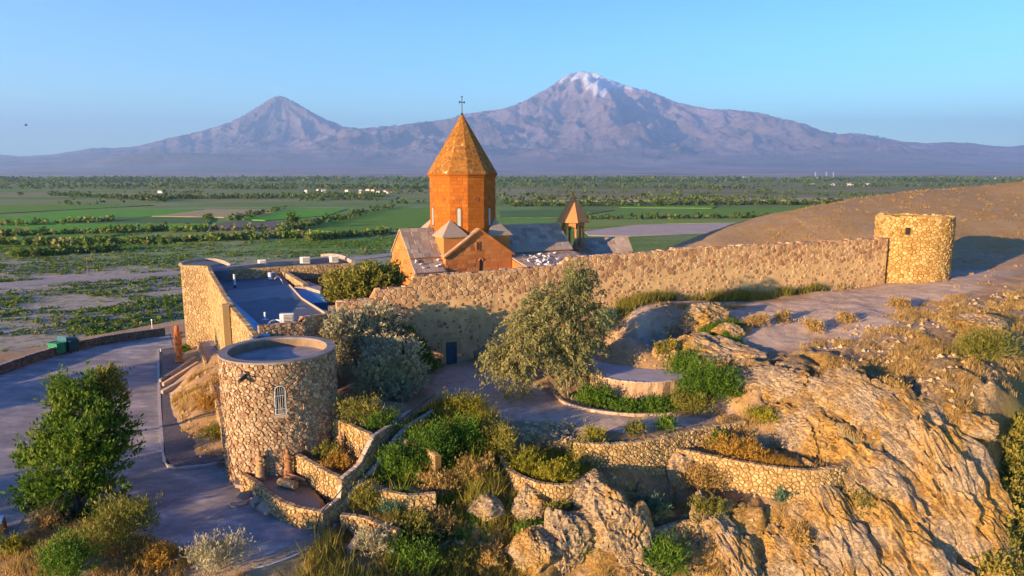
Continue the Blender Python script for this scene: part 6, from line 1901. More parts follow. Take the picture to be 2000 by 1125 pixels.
tree('brown_bush', 'thin brownish leafy bush rising just behind the big dark green tree', hit(210, 850), pxclumps([
    (210, 745, 40, 28, 1.0, .5), (220, 780, 39.6, 28, 1.2, .4), (195, 765, 40, 24, 1.0, .6)]), 'leaf_olive', 340, 13, 0.10, 408, cat='bush', up=0.6, spread=0.25, lump=0.6)

# ------------------------------------------------------------------ shrubs, one object each
def shrub(X, Y, w, h, mat, label, seed, leaf=None, cat='shrub', name='shrub', up=0.5, dens=1.0, D=None):
    b = hit(X, Y) if D is None else atD(X, Y, D)
    d = b[1]; sc = d * 1.03 / FPX; W = w * sc * 0.78; H = h * sc * 0.8
    rr = random.Random(seed); cl = []
    n = 5 if w > 60 else 3
    for k in range(n):
        fx = (k + 0.5) / n - 0.5
        cl.append((b[0] + fx * W * 0.75 + rr.uniform(-.1, .1) * W, b[1] + rr.uniform(-.25, .25) * W, b[2] + H * rr.uniform(0.28, 0.5), W * rr.uniform(0.2, 0.3), W * rr.uniform(0.2, 0.3), H * rr.uniform(0.35, 0.52), rr.uniform(.3, .65)))
    root = empty(name, b, 0, label, cat)
    L = leaf or 0.095
    area = max(0.3, W * H)
    tw = int(min(900, 80 * area + 45) * dens)
    g = np.random.default_rng(seed)
    m = MB()
    for k in range(4):
        c = cl[k % n]; m.tube([(0, 0, -0.15), (c[0] - b[0], c[1] - b[1], c[2] - b[2])], [0.04, 0.012], 4)
    m.build('stem', M['bark'], root)
    crown('foliage', root, mat, cl, tw, 12, L, seed, b, up=up, spread=0.22 if H < 1.2 else 0.30, narrow=0.28, lump=0.9, inner=0.15)
    return root
G_, O_, S_, D_, Y_, N_, B_ = 'leaf_green', 'leaf_olive', 'leaf_silver', 'leaf_dry', 'leaf_yellow', 'leaf_orange', 'leaf_bluegreen'
SHR = [
 (420, 1120, 130, 75, S_, 'wispy silver green bush on the bottom edge left of the white pipe'),
 (240, 1075, 170, 120, O_, 'large yellow green bush in front of the big dark tree, near the bottom left'),
 (150, 1115, 130, 90, G_, 'green bush on the bottom edge left of the large yellow green bush'),
 (95, 1030, 70, 40, D_, 'brown dry bush at the left foot of the big dark tree'),
 (25, 1085, 80, 35, Y_, 'small yellow green bush in the bottom left corner beside the red block'),
 (300, 1120, 90, 50, N_, 'orange brown dry bush on the bottom edge right of the large yellow green bush'),
 (835, 915, 115, 88, G_, 'dense green shrub just below the yellow grass clump at the head of the stairs'),
 (905, 880, 100, 76, G_, 'tall green shrub in the middle of the planting right of the stairway'),
 (968, 895, 90, 80, O_, 'olive shrub at the right end of the planting above the curved grassy bay'),
 (775, 935, 100, 70, G_, 'bright green shrub nearest the middle of the stairway wall'),
 (745, 905, 60, 45, B_, 'small blue green shrub between two stone walls right of the stairs'),
 (860, 960, 90, 48, D_, 'pale brown dry shrub below the dense green shrubs'),
 (930, 940, 80, 45, D_, 'brown dry shrub left of the curved grassy bay wall'),
 (915, 815, 95, 45, Y_, 'yellow green clump of tall grass on the pale path above the stairs'),
 (712, 1000, 50, 60, O_, 'olive bush on the lowest terrace right of the stairway'),
 (765, 1012, 50, 30, B_, 'low blue green plant on the lowest terrace right of the stairway'),
 (735, 1085, 80, 60, S_, 'grey green bush right of the pale stone beam'),
 (800, 1060, 95, 60, O_, 'olive bush in the weedy slope below the lowest stone wall'),
 (860, 1035, 80, 45, D_, 'dry brown bush in the middle of the weedy slope'),
 (885, 1112, 90, 55, O_, 'large olive bush at the bottom of the weedy slope'),
 (960, 1118, 70, 50, D_, 'tall dry brown bush on the bottom edge left of the rock pillars'),
 (800, 1120, 110, 70, G_, 'green bush on the bottom edge in the weedy slope'),
 (1040, 1052, 55, 35, G_, 'small green bush on the rock left of the pillars'),
 (1120, 1075, 85, 55, G_, 'round green bush between the two rock pillars'),
 (1095, 1020, 70, 50, O_, 'olive yellow bush hanging on the rock below the curved grassy bay'),
 (1030, 925, 70, 45, Y_, 'yellow green grass at the left end of the curved grassy bay'),
 (1085, 938, 90, 50, Y_, 'yellow green grass in the middle of the curved grassy bay'),
 (1140, 912, 60, 55, O_, 'dark olive bush at the right end of the curved grassy bay'),
 (1160, 862, 48, 24, Y_, 'bright yellow tuft at the left end of the long terrace wall'),
 (1240, 850, 45, 22, O_, 'small olive tuft on the path above the long terrace wall'),
 (1300, 840, 50, 24, G_, 'small green tuft on the path near the right end of the kerb'),
 (1290, 1120, 110, 80, G_, 'green bush on the bottom edge right of the rock pillars'),
 (1385, 1020, 75, 50, O_, 'olive bush right of the small low stone wall'),
 (1370, 965, 80, 65, D_, 'dry bush in the gully left of the curved terrace wall'),
 (1270, 1010, 60, 50, B_, 'bluish bush in the shaded gully behind the rock pillar'),
 (1440, 893, 110, 40, N_, 'orange dry grass clump on the curved terrace'),
 (1405, 872, 45, 28, G_, 'small green bush on the curved terrace beside the orange grass'),
 (1485, 828, 55, 28, Y_, 'yellow green tuft at the right end of the long terrace wall'),
 (1530, 985, 42, 26, B_, 'small blue green plant under the curved terrace wall'),
 (1685, 995, 80, 48, O_, 'olive bush on the golden cliff right of the curved terrace'),
 (1915, 702, 110, 65, O_, 'large olive bush high on the golden slope near the right edge'),
 (1480, 640, 48, 24, D_, 'leftmost dry tuft on the pale plateau'),
 (1530, 628, 34, 16, D_, 'smallest dry tuft on the pale plateau'),
 (1587, 650, 40, 24, D_, 'dry tuft on the pale plateau nearest the camera'),
 (1650, 632, 38, 20, D_, 'fourth dry tuft from the left on the pale plateau'),
 (1760, 606, 40, 24, D_, 'rightmost dry tuft on the pale plateau near the golden tower'),
 (1385, 790, 120, 100, G_, 'big bright green bush right of the round terrace'),
 (1345, 745, 80, 60, G_, 'green bush against the right side of the round terrace'),
 (1160, 795, 90, 40, G_, 'low green bush at the foot of the tall tree'),
 (1225, 803, 90, 24, G_, 'low green bush below the round terrace, left of centre'),
 (1290, 805, 90, 26, G_, 'low green bush below the round terrace, right of centre'),
 (1345, 812, 80, 50, O_, 'olive bush where the kerb meets the big bright green bush'),
 (1300, 695, 40, 32, Y_, 'yellow green bush behind the round terrace below the rocks'),
 (1185, 655, 50, 60, B_, 'dark bluish bush right of the tall grey green tree'),
 (640, 895, 55, 26, O_, 'low olive weeds in the little planter by the small statue'),
 (662, 918, 45, 42, N_, 'orange yellow bush in the little planter above the statue terrace'),
 (705, 828, 90, 55, O_, 'green and brown bush on top of the planter wall right of the tower'),
 (745, 850, 60, 45, G_, 'green bush at the corner of the planter wall beside the stairs'),
 (400, 800, 60, 28, N_, 'orange dry grass clump on the slope left of the big round tower'),
 (420, 860, 40, 22, O_, 'olive weeds at the foot of the walkway left of the big round tower'),
 (362, 688, 18, 14, G_, 'tiny green bush beside the red sculpture'),
 (838, 726, 40, 20, G_, 'dark green plants just left of the blue door'),
 (1560, 1075, 55, 35, D_, 'dry bush low on the golden cliff'),
 (1740, 765, 60, 24, D_, 'dry bush on the upper golden rocks'),
]
for i, (X, Y, w, h, mt, lab) in enumerate(SHR): shrub(X, Y, w, h, mt, lab, 500 + i)

# ------------------------------------------------------------------ weeds, grass and scrub: masses nobody could count
def scatter(polys, n, g, noise_scale=0.5, thr=-0.1):
    """random ground points inside picture polygons taken on a level"""
    P = []
    for poly, k in polys:
        a = np.array([(p[0], p[1]) for p in poly]); lo, hi = a.min(0), a.max(0)
        c = lo + g.random((int(n * k * 6), 2)) * (hi - lo)
        c = c[poly_sd(c[:, 0], c[:, 1], poly) > 0]
        c = c[fbm(c[:, 0] * noise_scale, c[:, 1] * noise_scale, octv=3, seed=77) > thr]
        P.append(c[:int(n * k)])
    return np.concatenate(P)

def grass_mass(name, polys, n, blades, h, mat, seed, width=0.02, thr=-0.1, spread=0.14):
    g = np.random.default_rng(seed); c = scatter(polys, n, g, thr=thr)
    N = len(c) * blades
    bx = np.repeat(c[:, 0], blades) + g.normal(0, spread, N); by = np.repeat(c[:, 1], blades) + g.normal(0, spread, N)
    bz = zgv(bx, by)
    hh = np.repeat(h * (0.5 + g.random(len(c))), blades) * (0.6 + 0.6 * g.random(N))
    ln = g.normal(0, 0.35, (N, 2)); an = g.random(N) * 6.28
    w = width * (0.7 + 0.7 * g.random(N))
    v = np.empty((N, 3, 3))
    v[:, 0] = np.stack([bx - w * np.cos(an), by - w * np.sin(an), bz - 0.03], 1)
    v[:, 1] = np.stack([bx + w * np.cos(an), by + w * np.sin(an), bz - 0.03], 1)
    v[:, 2] = np.stack([bx + ln[:, 0] * hh, by + ln[:, 1] * hh, bz + hh], 1)
    t = np.clip(np.repeat(g.random(len(c)), blades) * 0.7 + g.random(N) * 0.3, 0, 1)
    o = np_mesh(name, v.reshape(-1, 3), np.arange(N * 3).reshape(N, 3), M[mat], smooth=False, fattr={'tint': t})
    tag(o, kind='stuff'); return o
def W(z, *px): return [at(X, Y, z)[:2] for X, Y in px]
slope = [(W(15.6, (640, 1040), (760, 1030), (850, 985), (960, 960), (1010, 1000), (1000, 1140), (560, 1140)), 1.0)]
grass_mass('dry_grass', slope, 2600, 22, 0.38, 'leaf_dry', 601, 0.022, -0.15)
grass_mass('weeds', slope, 1500, 22, 0.42, 'leaf_olive', 602, 0.025, 0.0)
pl_ = [(W(17.5, (740, 890), (790, 850), (870, 810), (960, 825), (985, 880), (960, 960), (850, 970), (760, 960), (700, 930)), 1.0)]
grass_mass('weeds', pl_, 1700, 22, 0.40, 'leaf_green', 603, 0.026, -0.3)
grass_mass('dry_grass', pl_, 1500, 22, 0.38, 'leaf_dry', 604, 0.024, 0.0)
grass_mass('tall_weeds', pl_, 260, 14, 1.0, 'leaf_yellow', 611, 0.03, -0.2, spread=0.25)
grass_mass('tall_weeds', slope, 320, 14, 0.9, 'leaf_olive', 612, 0.03, -0.2, spread=0.25)
bay = [(W(17.2, (985, 895), (1010, 925), (1060, 940), (1120, 942), (1165, 925), (1130, 890), (1050, 880)), 1.0)]
grass_mass('weeds', bay, 500, 24, 0.35, 'leaf_yellow', 605, 0.024, -0.5)
trc = [(W(17.5, (1310, 878), (1400, 894), (1500, 910), (1560, 912), (1500, 885), (1420, 866)), 1.0)]
grass_mass('dry_grass', trc, 420, 22, 0.32, 'leaf_orange', 606, 0.022, -0.2)
stg = [(W(18.3, (1120, 775), (1180, 798), (1260, 806), (1330, 806), (1440, 790), (1440, 720), (1380, 700), (1345, 760), (1290, 782), (1200, 782), (1150, 770)), 1.0)]
grass_mass('grass', stg, 1500, 24, 0.34, 'leaf_green', 607, 0.026, -0.5)
hl = [(W(25, (1440, 475), (1560, 430), (1700, 398), (1850, 384), (2000, 372), (2000, 520), (1870, 530), (1700, 468), (1500, 480)), 1.0)]
grass_mass('dry_grass', hl, 3600, 8, 0.22, 'leaf_orange', 613, 0.05, -0.2, spread=0.35)
wf = [(W(22.3, (1200, 598), (1320, 580), (1450, 580), (1600, 562), (1740, 552), (1730, 562), (1600, 575), (1450, 592), (1330, 592), (1210, 612)), 1.0)]
grass_mass('dry_weeds', wf, 1300, 22, 0.75, 'leaf_olive', 608, 0.03, -0.3, spread=0.2)
rk_ = [(W(18, (1180, 880), (1500, 830), (1900, 700), (2000, 640), (2000, 800), (1900, 1000), (1700, 1130), (1180, 1130)), 0.6), (W(20.5, (1280, 640), (1450, 640), (1500, 800), (1400, 760)), 0.15), (W(22, (1560, 660), (1850, 600), (2000, 600), (2000, 700), (1750, 740)), 0.35)]
grass_mass('dry_grass', rk_, 3600, 16, 0.26, 'leaf_dry', 609, 0.02, 0.12)
lf = [(W(15.8, (0, 1080), (60, 1020), (200, 1020), (330, 1060), (470, 1100), (520, 1130), (0, 1130)), 0.8), (W(16.2, (330, 760), (425, 740), (440, 880), (440, 905), (380, 880)), 0.2)]
grass_mass('dry_grass', lf, 1500, 18, 0.32, 'leaf_dry', 610, 0.022, -0.1)
# thicket in the hollow at the right edge
def thicket():
    g = np.random.default_rng(620); cl = []
    for i in range(70):
        X = 2060 - 150 * g.random() ** 1.4; Y = 840 + 300 * g.random()
        x0 = 1985 - (Y - 840) * 0.22
        if X < x0: X = x0 + g.random() * 30
        p = hit(X, Y); r = 0.5 + 0.5 * g.random()
        cl.append((p[0], p[1], p[2] + 0.3, r, r, r * 0.9, 0.3 + 0.5 * g.random()))
    v, f, t = leaf_cloud(cl, 2200, 13, 0.13, g, up=0.4, spread=0.26)
    o = np_mesh('thicket', v, f, M['leaf_olive'], smooth=False, fattr={'tint': t}); tag(o, kind='stuff')
thicket()
def small_rocks():
    g = np.random.default_rng(630); mb_v = []; mb_f = []; T = []
    base = np.array([(1, 0, 0), (-1, 0, 0), (0, 1, 0), (0, -1, 0), (0, 0, 1), (0, 0, -.4)], float)
    fc = np.array([(0, 2, 4), (2, 1, 4), (1, 3, 4), (3, 0, 4), (2, 0, 5), (1, 2, 5), (3, 1, 5), (0, 3, 5)])
    pol = rk_ + [(W(18, (1000, 830), (1120, 830), (1130, 880), (1060, 900), (990, 880)), 0.25), (W(16.2, (330, 760), (425, 740), (440, 880), (380, 880)), 0.1), (W(21.5, (1200, 610), (1300, 600), (1330, 700), (1180, 690)), 0.2), slope[0][:1] + (0.2,)]
    c = scatter(pol, 1700, g, thr=-0.4)
    s = 0.05 + 0.22 * g.random(len(c)) ** 3
    z = zgv(c[:, 0], c[:, 1])
    V = base[None] * (0.7 + 0.6 * g.random((len(c), 6, 1))) * s[:, None, None]
    an = g.random(len(c)) * 6.28; ca_, sa_ = np.cos(an), np.sin(an)
    x = V[..., 0] * ca_[:, None] - V[..., 1] * sa_[:, None]; y = V[..., 0] * sa_[:, None] + V[..., 1] * ca_[:, None]
    V = np.stack([x + c[:, 0:1], y + c[:, 1:2], V[..., 2] * 0.8 + z[:, None]], 2)
    F = (np.arange(len(c))[:, None, None] * 6 + fc[None]).reshape(-1, 3)
    o = np_mesh('loose_stones', V.reshape(-1, 3), F, M['pale_stone'], smooth=False, fattr={'tint': np.repeat(0.3 + 0.7 * g.random(len(c)), 8)}); tag(o, kind='stuff')
small_rocks()

def plain_scrub():
    g = np.random.default_rng(640); n = 30000
    D = np.exp(np.log(118) + (np.log(430) - np.log(118)) * g.random(n)); X = -60 + 1100 * g.random(n)
    x = (X - 1000) / FPX * D * 1.03; y = D
    dn = fbm(x * 0.035, y * 0.06, octv=4, seed=12)
    keep = (dn + g.normal(0, 0.14, n) > -0.16 - 0.15 * (D > 230)) & (poly_sd(x, y, HILL) < -12)
    road = poly_sd(x, y, ROADP) > -1.5
    keep &= ~road
    x, y, dn = x[keep], y[keep], dn[keep]; n = len(x)
    z = zgv(x, y); r = 0.35 + 0.9 * g.random(n) ** 2.0
    k = 15
    d = rdir(n * k, g); d[:, 2] = np.abs(d[:, 2])
    P = np.stack([np.repeat(x, k), np.repeat(y, k), np.repeat(z, k)], 1) + d * np.repeat(r, k)[:, None] * np.array([1, 1, .75]) * (0.5 + 0.5 * g.random((n * k, 1)))
    a = rdir(n * k, g); b = np.cross(a, rdir(n * k, g))
    L = np.repeat(r, k)[:, None] * 0.34
    v, f = quads(P, a * L, b * L * 0.8)
    t = np.clip(np.repeat(0.35 + dn * -0.3 + g.normal(0, 0.2, n), k) + g.normal(0, .08, n * k), 0, 1)
    o = np_mesh('scrub', v, f, M['scrub'], smooth=False, fattr={'tint': t}); tag(o, kind='stuff')
ROADP = W(0.3, (-80, 560), (0, 553), (150, 541), (300, 533), (400, 526), (520, 518), (700, 502), (760, 495), (830, 490), (830, 493), (760, 500), (700, 508), (520, 524), (400, 532), (300, 540), (150, 550), (0, 563), (-80, 570))
plain_scrub()

# ------------------------------------------------------------------ fields, road and trees of the plain
def field_material(name, a, b, rows=None, ang=0.0):
    t = NT(name)
    n = t.noise(0.08, 6, 0.7); n2 = t.noise(0.7, 4)
    c = t.ramp(t.math('ADD', t.math('MULTIPLY', n, 0.6), t.math('MULTIPLY', n2, 0.4)), [(0.35, a), (0.65, b)])
    if rows:
        w = t.n('ShaderNodeTexWave'); w.inputs['Scale'].default_value = rows; w.inputs['Distortion'].default_value = 0.6
        mp = t.n('ShaderNodeMapping'); mp.inputs['Rotation'].default_value = (0, 0, ang); t.l(t.pos(), mp.inputs['Vector']); t.l(mp.outputs[0], w.inputs['Vector'])
        c = t.mix(t.maprange(w.outputs[1], 0.3, 0.7, 0, 0.55), c, tuple(v * 0.45 for v in a))
    M[name] = t.done(c, 0.95)
field_material('crop_bright', (0.05, 0.24, 0.001), (0.13, 0.34, 0.003))
field_material('crop_mid', (0.08, 0.22, 0.003), (0.19, 0.32, 0.006), 0.15, 0.4)
field_material('crop_rows', (0.05, 0.15, 0.02), (0.12, 0.20, 0.035), 0.09, 1.2)
field_material('stubble', (0.30, 0.24, 0.09), (0.42, 0.34, 0.15))
field_material('ploughed', (0.115, 0.085, 0.075), (0.17, 0.13, 0.11))
field_material('meadow', (0.13, 0.22, 0.02), (0.23, 0.27, 0.04))
field_material('bare_salt', (0.36, 0.27, 0.19), (0.50, 0.40, 0.31))
field_material('dirt_road', (0.30, 0.26, 0.22), (0.38, 0.33, 0.28))
def fsheet(name, px, z, mat):
    pts = [at(X, Y, z) for X, Y in px]; a, _, _ = area_c([(p[0], p[1]) for p in pts])
    if a < 0: pts = pts[::-1]
    # ragged edge
    out = []
    for i in range(len(pts)):
        p = Vector(pts[i]); q = Vector(pts[(i + 1) % len(pts)])
        for k in range(4):
            t_ = k / 4; v = p.lerp(q, t_); w = (q - p).length * 0.01
            out.append((v.x + random.uniform(-w, w) * (k > 0), v.y + random.uniform(-w, w) * (k > 0)))
    m = MB(); m.prism(out, z - 1.2, z); o = m.build(name, M[mat]); o['kind'] = 'structure'; return o
fsheet('crop_field', [(-40, 430), (148, 410), (400, 408), (296, 422), (111, 437), (-40, 440)], 0.42, 'crop_bright')
fsheet('crop_field', [(-40, 443), (0, 442), (207, 436), (396, 438), (326, 448), (237, 451), (0, 459), (-40, 462)], 0.46, 'crop_bright')
fsheet('crop_field', [(107, 437), (215, 424), (415, 424), (407, 437)], 0.55, 'crop_rows')
fsheet('stubble_field', [(296, 422), (400, 409), (548, 409), (510, 422), (437, 424)], 0.5, 'stubble')
fsheet('crop_field', [(474, 428), (555, 409), (677, 408), (636, 421), (518, 430)], 0.48, 'crop_bright')
fsheet('ploughed_field', [(381, 445), (444, 434), (607, 432), (592, 441), (548, 449), (407, 452)], 0.44, 'ploughed')
fsheet('meadow', [(185, 469), (314, 454), (551, 452), (510, 467), (407, 472), (222, 476)], 0.42, 'meadow')
fsheet('crop_field', [(-40, 466), (120, 458), (240, 456), (180, 466), (60, 478), (-40, 484)], 0.43, 'crop_mid')
fsheet('crop_field', [(640, 425), (700, 412), (845, 405), (845, 440), (700, 455), (610, 450)], 0.43, 'crop_mid')
fsheet('crop_field', [(-40, 404), (100, 398), (300, 400), (200, 406), (-40, 418)], 0.5, 'crop_mid')
fsheet('crop_field', [(1150, 424), (1220, 409), (1560, 406), (1600, 412), (1560, 424)], 0.46, 'crop_mid')
fsheet('crop_field', [(975, 425), (975, 412), (1130, 408), (1200, 410), (1120, 424)], 0.5, 'crop_rows')
fsheet('crop_field', [(1210, 405), (1240, 402), (1400, 402), (1390, 406)], 0.6, 'crop_mid')
fsheet('meadow', [(1140, 428), (1560, 426), (1530, 434), (1300, 436), (1140, 442)], 0.42, 'meadow')
fsheet('salt_flat', [(1140, 452), (1240, 439), (1440, 435), (1530, 440), (1470, 452), (1230, 461), (1150, 460)], 0.4, 'bare_salt')
fsheet('stubble_field', [(1000, 388), (1150, 384), (1620, 386), (1700, 390), (1300, 392), (1000, 392)], 0.9, 'stubble')
m = MB(); rp = ROADP
a_, _, _ = area_c(rp); rp = rp if a_ > 0 else rp[::-1]
m.prism(rp, -0.8, 0.34); o = m.build('dirt_road', M['dirt_road']); o['kind'] = 'structure'

def blob_trees(name, pts, rmin, rmax, k, mat, seed, hscale=1.0):
    g = np.random.default_rng(seed); n = len(pts)
    r = rmin + (rmax - rmin) * g.random(n) ** 1.5
    z = zgv(pts[:, 0], pts[:, 1])
    d = rdir(n * k, g); d[:, 2] = d[:, 2] * 0.9 + 0.35
    P = np.stack([np.repeat(pts[:, 0], k), np.repeat(pts[:, 1], k), np.repeat(z + r * 0.6 * hscale, k)], 1) + d * np.repeat(r, k)[:, None] * np.array([1, 1, hscale]) * (0.45 + 0.55 * g.random((n * k, 1)))
    a = rdir(n * k, g); b = np.cross(a, rdir(n * k, g)); L = np.repeat(r, k)[:, None] * 0.5
    v, f = quads(P, a * L, b * L)
    t = np.clip(np.repeat(g.random(n), k) * 0.8 + g.random(n * k) * 0.25, 0, 1)
    o = np_mesh(name, v, f, M[mat], smooth=False, fattr={'tint': t}); tag(o, kind='stuff')
def px_scatter(n, X0, X1, Y0, Y1, g, sx=0.01, thr=0.0, seed=1, ys=0.15):
    X = X0 + (X1 - X0) * g.random(n); Y = Y0 + (Y1 - Y0) * g.random(n)
    k = fbm(X * sx, Y * ys, octv=4, seed=seed) > thr
    X, Y = X[k], Y[k]
    u = -(Y - 562.5) / FPX; r = (X - 1000) / FPX
    dz = -SP + u * CP; t = (0.3 - CAM_Z) / dz
    return np.stack([r * t, (CP + u * SP) * t], 1)
g_ = np.random.default_rng(650)
p_ = px_scatter(7000, -60, 2060, 347.5, 357, g_, 0.006, -0.12, 3, 0.5)
blob_trees('far_woods', p_, 7, 15, 7, 'far_leaf', 651, 1.1)
p_ = px_scatter(4200, -60, 2060, 357, 370, g_, 0.004, 0.10, 4, 0.6)
blob_trees('far_tree_belts', p_, 4, 8, 7, 'far_leaf', 652)
p_ = px_scatter(3000, -60, 1750, 374, 400, g_, 0.006, 0.16, 5, 0.35)
blob_trees('tree_belts', p_, 2.2, 5, 9, 'far_leaf', 653)
for (a, b, n, sd) in ((((-20, 461), (330, 449)), None, 130, 1), (((330, 452), (600, 446)), None, 60, 2), (((560, 452), (760, 405)), None, 110, 3), (((-20, 478), (300, 474)), None, 160, 4), (((300, 474), (620, 462)), None, 150, 5),
                     (((0, 440), (220, 432)), None, 60, 6), (((1140, 428), (1580, 424)), None, 110, 7), (((1000, 402), (1650, 398)), None, 260, 8), (((270, 388), (760, 384)), None, 330, 9), (((100, 380), (320, 392)), None, 160, 10),
                     (((20, 500), (230, 488)), None, 170, 11), (((600, 470), (760, 455)), None, 100, 12), (((450, 431), (560, 407)), None, 40, 13), (((1540, 425), (1640, 410)), None, 60, 14)):
    g = np.random.default_rng(700 + sd); t = g.random(n)
    X = a[0][0] + (a[1][0] - a[0][0]) * t + g.normal(0, 4, n); Y = a[0][1] + (a[1][1] - a[0][1]) * t + g.normal(0, 1.1, n)
    pts = np.array([at(x, y, 0.3)[:2] for x, y in zip(X, Y)])
    dd = pts[:, 1].mean(); blob_trees('hedgerow', pts, 0.8 + dd * 0.0012, 1.6 + dd * 0.0028, 13, 'scrub' if dd < 500 else 'far_leaf', 720 + sd)
def plain_tree(X, Y, wpx, hpx, label, seed):
    b = at(X, Y, 0.2); s = b[1] / FPX; w = wpx * s / 2; h = hpx * s
    root = empty('tree', b, 0, label, 'tree'); rr = random.Random(seed); cl = []
    for k in range(7): cl.append((b[0] + rr.uniform(-.55, .55) * w, b[1] + rr.uniform(-.5, .5) * w, b[2] + h * rr.uniform(.35, .75), w * .5, w * .5, h * .28, rr.uniform(.3, .6)))
    m = MB(); m.tube([(0, 0, -.3), (0, 0, h * 0.5)], [w * 0.1, w * 0.05], 6); m.build('trunk', M['bark'], root)
    crown('crown', root, 'leaf_dark', cl, 160, 9, h * 0.06, seed, b, spread=h * 0.07)
plain_tree(576, 447, 32, 30, 'round dark tree at the corner of the brown ploughed field', 801)
plain_tree(405, 436, 24, 18, 'low round tree beside the pale stubble field', 802)
plain_tree(668, 436, 14, 14, 'small dark tree on the green field edge left of the church', 803)
plain_tree(1578, 420, 34, 18, 'wide dark tree on the plain beyond the brown hill', 804)
plain_tree(40, 383, 16, 8, 'lone dark tree on the far pale fields at the left', 805)

# far houses
simple('far_wall', (0.62, 0.58, 0.52), 0.9, 0.1, 0.2, 0); simple('far_roof', (0.45, 0.40, 0.36), 0.9, 0.1, 0.2, 0); simple('far_roof_red', (0.40, 0.13, 0.08), 0.9, 0.1, 0.2, 0)
def house_mesh(w, d, h, gable=True):
    m = MB(); gable_prism(m, 'x', -w / 2, w / 2, d / 2, h, h + (d * 0.28 if gable else 0.3)); return m
hproto = []
hw_ = MB(); hw_.box((0, 0, 1.8), (10, 7, 3.6)); hm_ = hw_.build('wall', M['far_wall'])
hr_ = MB(); hr_.prism([(-5.3, -3.8), (5.3, -3.8), (5.3, 3.8), (-5.3, 3.8)], 3.6, 3.7); hr_.add([(-5.3, -3.8, 3.7), (5.3, -3.8, 3.7), (5.3, 3.8, 3.7), (-5.3, 3.8, 3.7), (-5.3, 0, 5.6), (5.3, 0, 5.6)], [(0, 1, 5, 4), (2, 3, 4, 5), (0, 4, 3), (1, 2, 5)])
hrm = hr_.build('roof', M['far_roof']); hrr = hrm.data.copy(); hrr.materials.clear(); hrr.materials.append(M['far_roof_red'])
used = False
def house(X, Y, s, group, label, red=False):
    global used
    b = at(X, Y, 0.2); r = empty('house', b, random.uniform(-0.6, 0.6), label, 'house', group); r.scale = (s, s * 0.9, s)
    w, f = (hm_, hrm) if not used else (hm_.copy(), hrm.copy())
    if used: COL.objects.link(w); COL.objects.link(f)
    used = True
    if red: f.data = hrr
    w.parent = r; f.parent = r
rr = random.Random(5)
for i in range(16): house(rr.uniform(596, 770), rr.uniform(372, 381), rr.uniform(0.55, 0.85), 'small village houses left of the church', 'tiny pale village house among trees far left of the church', rr.random() < 0.3)
house(314, 377, 0.9, None, 'lone tiny white house on the far pale fields at the left')
for i in range(9): house(rr.uniform(1310, 1400), rr.uniform(349.5, 351.5), rr.uniform(1.6, 2.8), 'far white sheds under the big mountain', 'tiny white shed on the far plain under the big snow capped mountain')
for i in range(8): house(rr.uniform(1560, 1640), rr.uniform(348.5, 350.5), rr.uniform(1.8, 3.2), 'far white sheds right of centre', 'tiny white shed in the long row left of the far masts')
for i in range(14): house(rr.uniform(1740, 1980), rr.uniform(348, 352), rr.uniform(1.4, 2.6), 'far white buildings at the right edge of the plain', 'tiny pale building at the right end of the far tree line')
house(1452, 348.5, 3.2, None, 'small white block building alone at the foot of the big mountain')
for i in range(6): house(rr.uniform(1585, 1700), rr.uniform(360, 363), rr.uniform(0.9, 1.4), 'far roofs in the tree belt right', 'tiny roof in the tree belt above the brown hill')
# masts and fence posts
for X, Y, h, lab in ((356, 356, 12, 'thin white mast at the far left tree line'), (592, 356, 9, 'thin white mast at the far tree line between the mountains'), (1592, 349, 22, 'left thin mast on the far plain'), (1613, 349, 24, 'middle thin mast on the far plain'), (1627, 349, 22, 'right thin mast on the far plain')):
    b = at(X, Y, 0.2); s = b[1] / FPX; r = empty('mast', b, 0, lab, 'mast'); m = MB(); m.tube([(0, 0, 0), (0, 0, h * s * 0.6)], [s * 0.5, s * 0.25], 5); m.build('pole', M['white_metal'], r)
    m = MB(); m.box((0, 0, h * s * 0.45), (s * 3, s * 0.3, s * 0.3)); m.build('cross_arm', M['white_metal'], r)
b = at(172, 537, 0.2); r = empty('power_pole', b, 0, 'wooden power pole beside the dirt road at the left', 'pole')
m = MB(); m.tube([(0, 0, 0), (0, 0, 6.0)], [0.12, 0.08], 6); m.build('pole', M['log_wood'], r); m = MB(); m.box((0, 0, 5.6), (1.4, 0.1, 0.1)); m.build('cross_arm', M['log_wood'], r)
fp = None
for i in range(34):
    X = -20 + i * 15.5; Y = 556 - (X + 20) * 0.071 + 6
    b = at(X, Y, 0.2)
    if fp is None:
        m = MB(); m.tube([(0, 0, 0), (0, 0, 1.7)], 0.06, 5); fp = m.build('fence_post', M['log_wood']); o = fp
    else:
        o = fp.copy(); COL.objects.link(o)
    o.location = b; tag(o, 'thin wooden fence post in the line along the near side of the dirt road', 'post', 'fence posts along the dirt road')
b = at(298, 648, 15.6); r = empty('marker_post', b, 0, 'short white marker post on the low wall at the back of the car park', 'post'); m = MB(); m.tube([(0, 0, 0), (0, 0, 1.5)], 0.06, 6); m.build('pole', M['white_metal'], r); m = MB(); m.box((0, 0, 1.45), (0.16, 0.1, 0.16)); m.build('cap', M['white_metal'], r)
b = at(4, 1040, LOTZ); r = empty('red_block', b, R(30), 'red and white painted block at the very left edge of the car park', 'barrier'); m = MB(); m.box((0, 0, 0.35), (0.35, 1.1, 0.65), 0, .5, .8); m.build('block', M['rust_stone'], r); m = MB(); m.box((0, 0, 0.72), (0.2, 0.9, 0.08)); m.build('top_strip', M['white_metal'], r)

